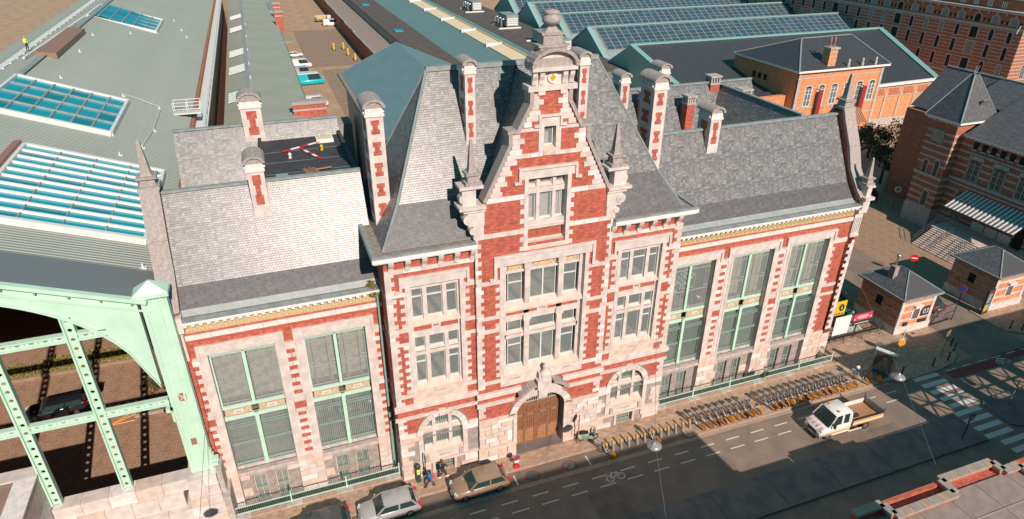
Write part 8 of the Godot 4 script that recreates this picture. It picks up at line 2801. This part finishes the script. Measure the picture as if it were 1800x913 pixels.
func build_planting():
	tree("golden brown tree right beside the obelisk of the right gable", Vector3(74.6, 0, -40.0), 7.4, 3.4, "leaf_autumn")
	tree("golden brown tree nearest the station tower", Vector3(86.0, 0, -40.0), 7.8, 3.6, "leaf_autumn")
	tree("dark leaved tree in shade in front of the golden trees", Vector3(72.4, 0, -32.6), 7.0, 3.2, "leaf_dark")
	tree("golden brown tree standing between the two others against the pale wall", Vector3(80.0, 0, -42.5), 6.6, 2.8, "leaf_autumn")
	var bed := thing("planting_bed", "brown green planting bed inside the iron hall near its right corner", "planting bed", Vector3(-29.2, 0, -14.8))
	for q in [[-1.6, 2.2, 0.4, 2.0], [0.6, 2.2, 1.9, 2.0], [-1.6, -2.8, -1.4, 2.0]]: piece("edging", q[0], 0, q[1] - 0.1, q[2] + 0.9, 0.25, q[1] + 0.1, "concrete", bed)
	var pb := MB.new()
	for i in 26: leaves(pb, Vector3(rng.randf_range(-1.3, 1.6), 0.35, rng.randf_range(-2.6, 1.9)), Vector3(0.5, 0.4, 0.5), 34, 0.12)
	stuff(obj("plants", pb, "planting", bed))
	for q in [[1.0, -2.4, "pink_red"], [1.25, -2.0, "white_paint"], [1.35, -1.5, "pink_red"], [1.5, -1.1, "sign_blue"]]:
		var fl := MB.new()
		leaves(fl, Vector3(q[0], 0.75, q[1]), Vector3(0.25, 0.3, 0.25), 40, 0.07)
		obj("flowers", fl, q[2], bed)
	for k in 3:
		var x0 := -42.6 + k * 3.75
		var hd := thing("planter_hedge", ["left section of low yellow green hedge in the iron hall", "middle section of low yellow green hedge in the iron hall", "right section of low yellow hedge in the iron hall, nearest the pilaster"][k], "hedge", Vector3(x0, 0, -22.6), -0.03, "hedge sections in the iron hall")
		var b := MB.new()
		for i in 70: leaves(b, Vector3(rng.randf_range(0.15, 3.35), rng.randf_range(0.2, 0.55), rng.randf_range(-1.1, 1.1)), Vector3(0.3, 0.2, 0.3), 22, 0.09)
		stuff(obj("foliage", b, "hedge", hd))
		piece("trough", 0.0, 0, -1.25, 3.5, 0.3, 1.25, "yard_dark", hd)
		var fn := MB.new()
		for j in 4: fn.tube([Vector3(3.58 + 0.04 * j, 0.05, -1.3 + 0.2 * j), Vector3(3.62 + 0.04 * j, 0.95, -1.3 + 0.2 * j), Vector3(3.62 + 0.04 * j, 0.95, 0.9 + 0.12 * j), Vector3(3.58 + 0.04 * j, 0.05, 0.9 + 0.12 * j)], 0.03, 4)
		obj("barrier_frame", fn, "iron", hd)
	var of := thing("orange_barrier_frame", "flat orange barrier frame lying on the setts in the iron hall", "barrier", Vector3(-31.7, 0.02, -12.4))
	var o := MB.new()
	o.tube([Vector3(-0.95, 0.03, 0.25), Vector3(0.9, 0.03, 0.25), Vector3(0.9, 0.03, -0.6), Vector3(-0.95, 0.03, 0.25)], 0.035, 4)
	o.tube([Vector3(-0.9, 0.03, 0.2), Vector3(0.3, 0.03, -0.7), Vector3(0.9, 0.03, 0.2)], 0.03, 4)
	obj("frame_tube", o, "orange", of)
	for q in [[-11.35, 15.9, 0.5, 0.35], [-11.5, 16.3, 0.2, 0.3]]:
		var w := thing("gutter_weed", "rusty green weed growing %s the gutter end beside the tower" % ["over" if q[1] < 16 else "behind"], "weed", Vector3(q[0], q[1], q[2]))
		var b := MB.new()
		leaves(b, Vector3.ZERO, Vector3(0.35, 0.4, 0.3), 90, 0.08)
		stuff(obj("foliage", b, "weed", w))
	var ww := thing("pavement_weed", "small green weed at the foot of the tower corner", "weed", Vector3(-11.0, 0.12, 2.45))
	var wb := MB.new()
	leaves(wb, Vector3.ZERO, Vector3(0.25, 0.12, 0.12), 40, 0.06)
	stuff(obj("foliage", wb, "weed", ww))

# ---------------------------------------------------------------- street furniture
func area_fence(label: String, x0: float, x1: float, ret: bool):
	var f := thing("area_fence", label, "fence", Vector3.ZERO, 0.0, "iron fences before the basement areas")
	var n := roundi((x1 - x0) / 1.15)
	for i in n:
		piece("plinth_stone", x0 + (x1 - x0) * i / n + 0.006, -1.3, 1.3, x0 + (x1 - x0) * (i + 1.0) / n - 0.006, 0.22, 1.88, "kerb" if i % 3 else "stone_grey", f)
	for y in [0.36, 0.94]:
		piece("rail", x0, y - 0.025, 1.5, x1, y + 0.025, 1.56, "mint", f)
	var b := MB.new()
	var k := roundi((x1 - x0) / 0.135)
	for i in k:
		var x := x0 + (x1 - x0) * (i + 0.5) / k
		b.box(x - 0.013, 0.22, 1.517, x + 0.013, 1.02, 1.543)
		if i % 2 == 0: b.hexa([Vector3(x - 0.022, 1.02, 1.552), Vector3(x + 0.022, 1.02, 1.552), Vector3(x + 0.022, 1.02, 1.508), Vector3(x - 0.022, 1.02, 1.508), Vector3(x - 0.002, 1.16, 1.532), Vector3(x + 0.002, 1.16, 1.532), Vector3(x + 0.002, 1.16, 1.528), Vector3(x - 0.002, 1.16, 1.528)])
	stuff(obj("balusters", b, "mint_dark", f))
	var pn := maxi(2, roundi((x1 - x0) / 4.2))
	for i in pn + 1:
		var x := x0 + 0.04 + (x1 - x0 - 0.08) * i / pn
		var p := MB.new()
		p.box(x - 0.045, 0.22, 1.485, x + 0.045, 1.18, 1.575)
		p.lathe([[0.03, 1.18], [0.07, 1.25], [0.02, 1.38]], Vector3(x, 0, 1.53), 6)
		obj("post", p, "mint", f)
	if ret:
		for y in [0.36, 0.94]: piece("rail", x1 - 0.06, y - 0.025, 0.1, x1, y + 0.025, 1.5, "iron", f)
		var rb := MB.new()
		for i in 9: rb.box(x1 - 0.045, 0.22, 0.15 + i * 0.15, x1 - 0.02, 1.1, 0.175 + i * 0.15)
		stuff(obj("balusters", rb, "iron", f))
		piece("plinth_stone", x1 - 0.3, -1.3, 0.0, x1, 0.22, 1.29, "kerb", f)

func post_sign(called: String, label: String, cat: String, at: Vector3, h: float, m := "steel") -> Node3D:
	var t := thing(called, label, cat, at)
	var p := MB.new()
	p.tube([Vector3.ZERO, Vector3(0, h, 0)], 0.045, 8)
	obj("post", p, m, t)
	return t

func disc(parent: Node, called: String, y: float, r: float, m: String, z := 0.06, d := 0.025, turn := 0.0):
	var b := MB.new()
	var v := Vector3(sin(turn), 0, cos(turn))
	b.tube([Vector3(0, y, 0) + v * z, Vector3(0, y, 0) + v * (z + d)], r, 20)
	obj(called, b, m, parent)

func build_furniture():
	area_fence("pale green spiked fence before the left wing's basement windows", -22.95, -11.05, false)
	area_fence("pale green spiked fence before the right wing's basement windows", 11.15, 30.6, true)
	for i in 5:
		var p: Array = [[35.31, 5.38], [39.32, 5.3], [41.48, 5.14], [43.31, 4.25], [43.82, 3.51]][i]
		var t := thing("bollard", ["bollard nearest the poster stand on the corner pavement", "second bollard from the poster stand along the curved kerb", "third bollard from the poster stand along the curved kerb", "fourth bollard from the poster stand, where the kerb turns", "bollard nearest the brown backed road sign"][i], "bollard", Vector3(p[0], 0.1, p[1]), 0.0, "black bollards on the corner")
		bollard(t)
	for i in 3:
		var p: Array = [[52.45, 3.3], [53.3, 3.95], [55.4, 4.6]][i]
		var t := thing("bollard", ["sunlit bollard nearest the side road mouth", "second sunlit bollard from the side road mouth", "sunlit bollard cut by the right edge of the picture"][i], "bollard", Vector3(p[0], 0.1, p[1]), 0.0, "black bollards before the far gatehouse")
		bollard(t)
	var a := post_sign("road_sign", "red framed round sign seen edge on, on a rusty post by the wall", "road sign", Vector3(3.17, 0.1, 3.1), 2.9, "wood_light")
	disc(a, "sign_plate", 2.55, 0.33, "red", -0.03, 0.06, 1.1)
	disc(a, "sign_face", 2.55, 0.26, "wood", 0.031, 0.012, 1.1)
	var n := post_sign("no_stopping_sign", "round blue and red no stopping sign on a portable red foot", "road sign", Vector3(-2.4, 0.1, 3.8), 1.0)
	disc(n, "sign_rim", 1.0, 0.26, "red", 0.05, 0.02, 0.1)
	disc(n, "sign_face", 1.0, 0.2, "sign_blue", 0.07, 0.012, 0.1)
	for s in [-1, 1]:
		var x := MB.new()
		x.obox(Transform3D(Basis(Vector3.BACK, s * PI / 4), Vector3(0, 1.0, 0.09)), Vector3(0.44, 0.05, 0.012))
		obj("sign_bar", x, "red", n)
	piece("text_plate", -0.18, 0.5, 0.05, 0.18, 0.7, 0.07, "white_paint", n)
	var ft := MB.new()
	ft.lathe([[0.28, 0], [0.26, 0.09], [0.06, 0.12]], Vector3.ZERO, 14)
	obj("foot", ft, "red", n)
	var pm := thing("parking_meter", "dark green parking ticket machine against the pale stone base", "parking meter", Vector3(-9.85, 0.1, 2.62))
	piece("cabinet", -0.16, 0, -0.14, 0.16, 1.35, 0.14, "dark_green", pm)
	piece("screen", -0.12, 1.0, 0.14, 0.12, 1.28, 0.155, "hivis", pm)
	piece("panel", -0.11, 0.8, 0.14, 0.11, 0.96, 0.152, "window_white", pm)
	var ph := MB.new()
	ph.lathe([[0.2, 1.35], [0.24, 1.45], [0.2, 1.62], [0.05, 1.7]], Vector3.ZERO, 10, 1.0, 0.8)
	obj("hood", ph, "iron", pm)
	var wp := post_sign("street_post", "slim grey post with a flat sign seen from its edge by the stone base", "post", Vector3(-9.3, 0.1, 2.75), 2.6, "grey_metal")
	piece("sign_plate", -0.02, 2.0, -0.28, 0.02, 2.55, 0.28, "grey_metal", wp)
	var rs := post_sign("road_sign", "brown backed square road sign on a leaning brown post at the corner", "road sign", Vector3(41.5, 0.1, 4.35), 2.7, "sign_back")
	rs.rotation.z = -0.03
	var rb := MB.new()
	rb.obox(Transform3D(Basis(Vector3.UP, 0.25), Vector3(0, 2.45, -0.07)), Vector3(0.75, 0.75, 0.03))
	obj("sign_plate", rb, "sign_back", rs)
	var ir := post_sign("road_sign", "round brown backed road sign on the traffic island", "road sign", Vector3(40.95, 0.14, 11.65), 2.5, "sign_back")
	disc(ir, "sign_plate", 2.3, 0.4, "sign_back", 0.05, 0.03, 0.5)
	var pd := post_sign("crossing_sign", "blue square pedestrian crossing sign with white triangle on the platform", "road sign", Vector3(33.05, 0.14, 13.45), 2.6, "iron")
	piece("sign_plate", -0.32, 1.95, 0.05, 0.32, 2.6, 0.08, "sign_blue", pd)
	var tr := MB.new()
	tr.prism([Vector2(-0.24, 2.02), Vector2(0.24, 2.02), Vector2(0, 2.5)], Transform3D(Basis.IDENTITY, Vector3(0, 0, 0.08)), 0.012)
	obj("sign_triangle", tr, "white_paint", pd)
	var fg := MB.new()
	fg.obox(Transform3D(Basis.IDENTITY, Vector3(0, 2.22, 0.096)), Vector3(0.05, 0.16, 0.01))
	fg.beam(Vector3(0, 2.16, 0.096), Vector3(-0.08, 2.06, 0.096), 0.035, 0.01, Vector3.BACK)
	fg.beam(Vector3(0, 2.16, 0.096), Vector3(0.07, 2.06, 0.096), 0.035, 0.01, Vector3.BACK)
	obj("sign_figure", fg, "iron", pd)
	# orange disc on a white pole
	var od := post_sign("stop_disc", "orange disc on a slim white pole beside the poster stand", "sign", Vector3(36.9, 0.1, 3.3), 3.4, "white_metal")
	disc(od, "disc_plate", 1.95, 0.36, "orange", 0.06, 0.03, -0.3)
	disc(od, "disc_back", 1.99, 0.36, "white_paint", -0.0, 0.055, -0.3)
	# poster stand
	var ad := thing("poster_stand", "grey poster stand with a dark portrait poster at the end of the bicycles", "advertising stand", Vector3(33.2, 0.1, 4.8), -1.1)
	piece("case", -0.85, 0.75, -0.16, 0.85, 2.75, 0.16, "grey_metal", ad)
	piece("case_top", -0.9, 2.75, -0.2, 0.9, 2.85, 0.2, "window_white", ad)
	piece("foot", -0.5, 0, -0.14, 0.5, 0.75, 0.14, "car_teal", ad)
	piece("foot_panel", -0.72, 0.32, 0.15, 0.72, 0.7, 0.2, "car_teal", ad)
	var im := Image.create(64, 96, false, Image.FORMAT_RGB8)
	var nz := fbm(77, 0.03, 4, 128)
	for y in 96:
		for x in 64:
			var v := nz.get_pixel(x, y).r
			var col := lin(0.03, 0.035, 0.035).lerp(lin(0.1, 0.09, 0.075), v)
			var f := Vector2((x - 36) / 9.0, (y - 30) / 12.0).length()
			if f < 1.0: col = lin(0.33, 0.2, 0.15) * (1.0 - 0.3 * f * v)
			elif f < 1.35 and y < 34: col = lin(0.04, 0.025, 0.02)
			elif y > 42 and absf(x - 34 + (y - 42) * 0.05) < 12 + (y - 42) * 0.32: col = lin(0.09, 0.1, 0.105).lerp(lin(0.18, 0.19, 0.2), v)
			im.set_pixel(x, y, col)
	var pm2 := image_mat("poster_print", im, 1.0, 0.3, false)
	var pq := MB.new()
	pq.tri(Vector3(-0.74, 0.85, 0.165), Vector3(0.74, 0.85, 0.165), Vector3(0.74, 2.65, 0.165), Vector2(0, 1), Vector2(1, 1), Vector2(1, 0))
	pq.tri(Vector3(-0.74, 0.85, 0.165), Vector3(0.74, 2.65, 0.165), Vector3(-0.74, 2.65, 0.165), Vector2(0, 1), Vector2(1, 0), Vector2(0, 0))
	obj("poster", pq, pm2, ad)
	# hanging lamps over the street
	for q in [[Vector3(3.5, 8.5, 12.7), Vector3(9.8, 9.6, 2.3), Vector3(-1.9, 9.6, 23.8), "grey hanging street lamp over the shaded lane"], [Vector3(23.9, 8.5, 12.7), Vector3(31.0, 10.4, 0.1), Vector3(18.0, 9.2, 20.6), "grey hanging street lamp near the poster stand"], [Vector3(-23.1, 8.8, 12.2), Vector3(-22.9, 9.8, 1.2), Vector3(-23.3, 9.8, 23.8), "hanging street lamp before the iron hall, below the picture"]]:
		var l := thing("hanging_lamp", q[3], "street lamp", q[0], 0.0, "hanging street lamps")
		var lb := MB.new()
		lb.lathe([[0.1, -0.2], [0.46, -0.16], [0.5, -0.08], [0.34, 0.06], [0.12, 0.14], [0.04, 0.3]], Vector3.ZERO, 18)
		obj("lamp_shade", lb, "bike_grey", l)
		var sp := MB.new()
		sp.tube([q[1] - q[0], Vector3(0, 0.32, 0), q[2] - q[0]], 0.014, 4)
		obj("span_wire", sp, "grey_metal", l)
	var lp := post_sign("lamp_post", "tall slim lamp post standing by the steps of the station building", "lamp post", Vector3(55.2, 0, -10.6), 0.4, "iron")
	# fence with boards between the right gable and the first gatehouse
	var fe := thing("yard_fence", "black steel railing between right gable and numbered gatehouse", "fence")
	for x in [31.4, 33.6, 35.9, 38.2, 40.1]:
		var p := MB.new()
		p.box(x - 0.05, 0.1, -1.15, x + 0.05, 2.9, -1.05)
		p.beam(Vector3(x, 1.6, -1.1), Vector3(x + 0.55, 0.12, -0.4), 0.05, 0.05)
		obj("post", p, "iron", fe)
	for y in [0.3, 0.55, 1.6, 2.85]: piece("rail", 31.3, y - 0.03, -1.13, 40.3, y + 0.03, -1.07, "iron", fe)
	var fb := MB.new()
	for i in 60: fb.box(31.4 + i * 0.148, 0.3, -1.11, 31.415 + i * 0.148, 0.55, -1.09)
	stuff(obj("balusters", fb, "iron", fe))
	var wb := thing("white_board", "blank white board standing at the yard fence", "board", Vector3(33.6, 0.1, -0.85))
	piece("panel", -0.98, 0.95, -0.04, 0.98, 3.05, 0.04, "white_paint", wb)
	for x in [-0.9, 0.9]: piece("leg", x - 0.04, 0, -0.1, x + 0.04, 3.0, -0.045, "iron", wb)
	var yb := thing("yellow_sign_board", "yellow sign board with a teal emblem behind the white board", "sign", Vector3(33.6, 0.1, -1.6))
	piece("panel", -0.78, 2.75, -0.04, 0.78, 4.35, 0.04, "yellow", yb)
	for x in [-0.7, 0.7]: piece("leg", x - 0.04, 0, -0.1, x + 0.04, 4.3, -0.045, "iron", yb)
	var em := MB.new()
	for q in [[0.2, 3.7, 0.36], [0.26, 3.5, 0.3]]:
		em.tube([Vector3(q[0], q[1], 0.04), Vector3(q[0], q[1], 0.06)], q[2], 9)
	obj("emblem", em, "car_teal", yb)
	var eh := MB.new()
	eh.prism([Vector2(0.08, 3.45), Vector2(0.38, 3.5), Vector2(0.24, 3.82)], Transform3D(Basis.IDENTITY, Vector3(0, 0, 0.06)), 0.01)
	obj("emblem_cut", eh, "yellow", yb)
	for k in 4: piece("small_mark", -0.62 + k * 0.33, 2.84, 0.04, -0.4 + k * 0.33, 3.0, 0.05, "iron", yb)
	var pk := thing("pink_banner", "pink notice banner on a black panel hung on the yard fence", "banner", Vector3(36.4, 0.1, -1.0))
	piece("backing", -1.25, 1.45, -0.04, 1.25, 2.95, 0.0, "iron", pk)
	piece("pink_field", -1.2, 2.0, 0.0, 1.2, 2.75, 0.02, "pink_red", pk)
	for q in [[2.5, 0.7], [2.36, 0.85], [2.22, 0.55]]: piece("text_line", -q[1], q[0] - 0.03, 0.02, q[1] * 0.9, q[0] + 0.03, 0.03, "white_paint", pk)
	for x in [-1.05, 1.05]:
		var tt := MB.new()
		tt.prism([Vector2(x - 0.1, 2.15), Vector2(x + 0.1, 2.15), Vector2(x, 2.35)], Transform3D(Basis.IDENTITY, Vector3(0, 0, 0.02)), 0.012)
		obj("warning_mark", tt, "white_paint", pk)
	piece("text_line", -0.9, 1.62, 0.0, 0.9, 1.68, 0.012, "white_paint", pk)
	var gt := thing("yard_gate", "black tubular gate standing open beside the numbered gatehouse", "gate", Vector3(44.75, 0.0, 0.25), 0.07)
	var g := MB.new()
	for q in [[0, 0.25, 3.5, 0.25], [0, 2.15, 3.5, 2.15], [0, 0.25, 0, 2.15], [3.5, 0.0, 3.5, 2.15], [0, 0.25, 1.0, 2.15], [0, 1.2, 3.5, 1.2], [0.1, 2.1, 3.4, 0.3]]: g.beam(Vector3(q[0], q[1], 0), Vector3(q[2], q[3], 0), 0.06, 0.06, Vector3.BACK)
	obj("gate_frame", g, "iron", gt)
	piece("notice_plate", 0.9, 0.85, 0.03, 1.8, 1.35, 0.05, "platform", gt)
	var wr := thing("lattice_notice", "pale perforated panel leaning on the ground behind the pink banner", "panel", Vector3(36.6, 0.1, -2.3))
	var lw := MB.new()
	for i in 12:
		lw.beam(Vector3(-1.2 + i * 0.2, 0.05, 0.6), Vector3(-1.2 + i * 0.2, 0.45, -0.6), 0.07, 0.03)
	for i in 6: lw.beam(Vector3(-1.2, 0.09 + i * 0.07, 0.55 - i * 0.21), Vector3(1.2, 0.09 + i * 0.07, 0.55 - i * 0.21), 0.07, 0.03)
	obj("lattice_sheet", lw, "window_white", wr)
	# signs at the far gatehouse
	var sg := thing("information_pillar", "tall dark information pillar with a small colour picture before the far gatehouse", "sign", Vector3(52.4, 0.0, 0.35), 0.1)
	piece("pillar", -0.55, 0, -0.08, 0.55, 3.1, 0.08, "iron", sg)
	for k in 7: piece("text_line", -0.4, 1.55 + k * 0.17, 0.08, 0.2 + 0.04 * (k % 3), 1.6 + k * 0.17, 0.09, "window_white", sg)
	piece("red_line", -0.4, 2.85, 0.08, 0.3, 2.95, 0.09, "red", sg)
	piece("picture", -0.45, 0.5, 0.08, 0.1, 1.3, 0.092, "orange", sg)
	piece("picture", 0.1, 0.6, 0.08, 0.45, 1.3, 0.091, "cyan", sg)
	var lt := thing("rooftop_letters", "large open metal letters standing before the far gatehouse wall", "sign lettering", Vector3(52.6, 1.9, -3.4), -PI / 2 + 0.1)
	for q in [["T", -1.0], ["A", -0.1], ["C", 1.0]]:
		lettering(lt, q[0], Vector3(q[1], 0.3 - q[1] * 0.15, 0), 1.0, "copper", 0.0, "letter")
	var n2 := post_sign("no_stopping_sign", "round blue sign with red rim in the shade of the gateway", "road sign", Vector3(51.9, 0.0, -2.2), 2.1, "iron")
	disc(n2, "sign_rim", 1.9, 0.42, "red", 0.05, 0.02, -1.2)
	disc(n2, "sign_face", 1.9, 0.33, "sign_blue", 0.07, 0.012, -1.2)
	var ne := post_sign("no_entry_sign", "red round no entry sign on a pole behind the numbered gatehouse", "road sign", Vector3(51.2, 0, -8.2), 3.1, "iron")
	disc(ne, "sign_plate", 2.8, 0.45, "red", 0.05, 0.03, -0.7)
	for k in 1: 
		var nb := MB.new()
		nb.obox(Transform3D(Basis(Vector3.UP, -0.7), Vector3(sin(-0.7) * 0.09, 2.8, cos(-0.7) * 0.09)), Vector3(0.62, 0.12, 0.02))
		obj("sign_bar", nb, "white_paint", ne)
	var rp := post_sign("parking_sign", "pale round sign on a red pole in the shade by the station tower", "road sign", Vector3(66.0, 0, -24.2), 3.0, "red")
	disc(rp, "sign_plate", 3.1, 0.42, "window_white", 0.05, 0.03, -0.9)
	disc(rp, "sign_face", 3.1, 0.3, "car_teal", 0.08, 0.012, -0.9)
	for i in 4:
		var p: Array = [[4.9, -167.9], [7.7, -167.8], [7.7, -158.3], [8.6, -150.7]][i]
		var y := thing("yellow_post", ["left one of the far pair of yellow posts in the yard", "right one of the far pair of yellow posts in the yard", "yellow post in front of the far pair", "yellow post nearest the ribbed metal roof"][i], "post", Vector3(p[0], 0, p[1]), 0.0, "yellow posts in the yard")
		var b := MB.new()
		b.tube([Vector3.ZERO, Vector3(0, 1.7, 0)], 0.28, 8)
		b.lathe([[0.3, 1.7], [0.34, 1.85], [0.1, 2.0]], Vector3.ZERO, 8)
		obj("post_tube", b, "yellow", y)
		piece("base", -0.5, 0, -0.5, 0.5, 0.15, 0.5, "iron", y)
	# loose things on the black flat roof
	for q in [[Vector3(-15.6, 22.0, -11.9), Vector3(-12.3, 22.0, -13.6), "long red and white barrier plank lying along the back of the black flat roof"], [Vector3(-14.2, 22.0, -12.2), Vector3(-13.0, 22.0, -9.4), "short red and white barrier plank lying across the black flat roof"]]:
		var t := thing("barrier_plank", q[2], "barrier plank", q[0], 0.0, "barrier planks on the flat roof")
		var d: Vector3 = q[1] - q[0]
		for k in 5:
			var b := MB.new()
			b.beam(d * (k / 5.0) + Vector3(0, 0.05, 0), d * ((k + 1) / 5.0 - 0.002) + Vector3(0, 0.05, 0), 0.2, 0.05)
			obj("stripe", b, "red" if k % 2 == 0 else "white_paint", t)
	var tb := thing("timber_pile", "heap of brown timber battens on the black flat roof", "timber", Vector3(-14.0, 21.96, -6.6))
	for k in 9:
		var b := MB.new()
		b.beam(Vector3(-0.5 + k * 0.1, 0.06 + 0.05 * (k % 3), -0.8 - 0.1 * (k % 2)), Vector3(-0.2 + k * 0.12, 0.08 + 0.06 * (k % 3), 1.0), 0.09, 0.06)
		obj("batten", b, "wood_light" if k % 3 else "wood", tb)
	for q in [[-1.6, 0.3, -0.2, 0.9], [0.4, -0.3, 1.5, -0.5]]:
		var b := MB.new()
		b.beam(Vector3(q[0], 0.2, q[1]), Vector3(q[2], 0.2, q[3]), 0.1, 0.07)
		obj("batten", b, "wood_light", tb)
	var bx := thing("roof_box", "small white box with pale blue lid by the slate ridge on the black flat roof", "box", Vector3(-15.9, 21.95, -5.6))
	piece("case", -0.35, 0, -0.3, 0.35, 0.45, 0.3, "white_paint", bx)
	piece("lid", -0.38, 0.45, -0.33, 0.38, 0.53, 0.33, "mint_dark", bx)
	for i in 2:
		var v := thing("roof_vent", ["small vent cowl at the left on the black flat roof", "small vent cowl at the right on the black flat roof"][i], "vent", Vector3(-15.1 if i == 0 else -12.7, 21.95, -10.5 if i == 0 else -11.6))
		var b := MB.new()
		b.lathe([[0.12, 0], [0.1, 0.25], [0.16, 0.3], [0.05, 0.42]], Vector3.ZERO, 8)
		obj("cowl", b, "white_paint" if i == 0 else "yellow", v)

func bollard(t: Node3D):
	var b := MB.new()
	b.lathe([[0.1, 0], [0.1, 0.12], [0.065, 0.16], [0.065, 0.85], [0.085, 0.88], [0.085, 0.94], [0.03, 1.0]], Vector3.ZERO, 10)
	obj("post", b, "iron", t)
	var c := MB.new()
	c.lathe([[0.14, 0], [0.14, 0.04], [0.1, 0.05]], Vector3.ZERO, 10)
	obj("foot_ring", c, "grey_metal", t)

func build_rest():
	build_hall()
	build_shed()
	build_low_ranges()
	build_sawtooth()
	build_dark_hall()
	build_warehouse()
	build_station()
	gatehouse("gatehouse with number 03 plate and metal flue, left of the side road", 40.0, 44.5, true)
	gatehouse("gatehouse right of the side road, without a number plate", 53.2, 58.1, false)
	build_opposite()
	build_vehicles()
	build_bikes()
	build_people()
	build_planting()
	build_furniture()
func _ready():
	rng.seed = 4242
	# camera
	var cam := Camera3D.new()
	cam.name = "camera"
	cam.position = Vector3(-16.0577, 38.7474, 39.0832)
	cam.rotation = Vector3(-0.4939, -0.3573, 0.0066)
	cam.fov = 42.65
	cam.near = 0.5; cam.far = 2000.0
	add_child(cam)
	# sky
	var env := Environment.new()
	env.background_mode = Environment.BG_SKY
	var sky := Sky.new()
	var sm := ProceduralSkyMaterial.new()
	sm.sky_top_color = lin(0.03, 0.19, 0.27)
	sm.sky_horizon_color = lin(0.1, 0.32, 0.4)
	sm.sky_curve = 0.2
	sm.ground_bottom_color = lin(0.06, 0.07, 0.07)
	sm.ground_horizon_color = lin(0.14, 0.22, 0.25)
	sky.sky_material = sm
	env.sky = sky
	env.tonemap_mode = Environment.TONE_MAPPER_LINEAR
	env.tonemap_exposure = 1.14
	env.sdfgi_enabled = true; env.ssao_enabled = true; env.ssil_enabled = true
	var we := WorldEnvironment.new()
	we.name = "environment"
	we.environment = env
	add_child(we)
	# sun: from the street side, slightly from the right, 34.5 degrees up
	var sun := DirectionalLight3D.new()
	sun.name = "sun"
	sun.light_energy = 1.6
	sun.light_color = lin(1.0, 0.85, 0.74)
	sun.light_angular_distance = 0.5
	sun.shadow_enabled = true
	add_child(sun)
	sun.look_at_from_position(Vector3.ZERO, Vector3(-0.086, -0.566, -0.82), Vector3.UP)
	make_materials()
	build_ground()
	build_town_hall()
	build_rest()
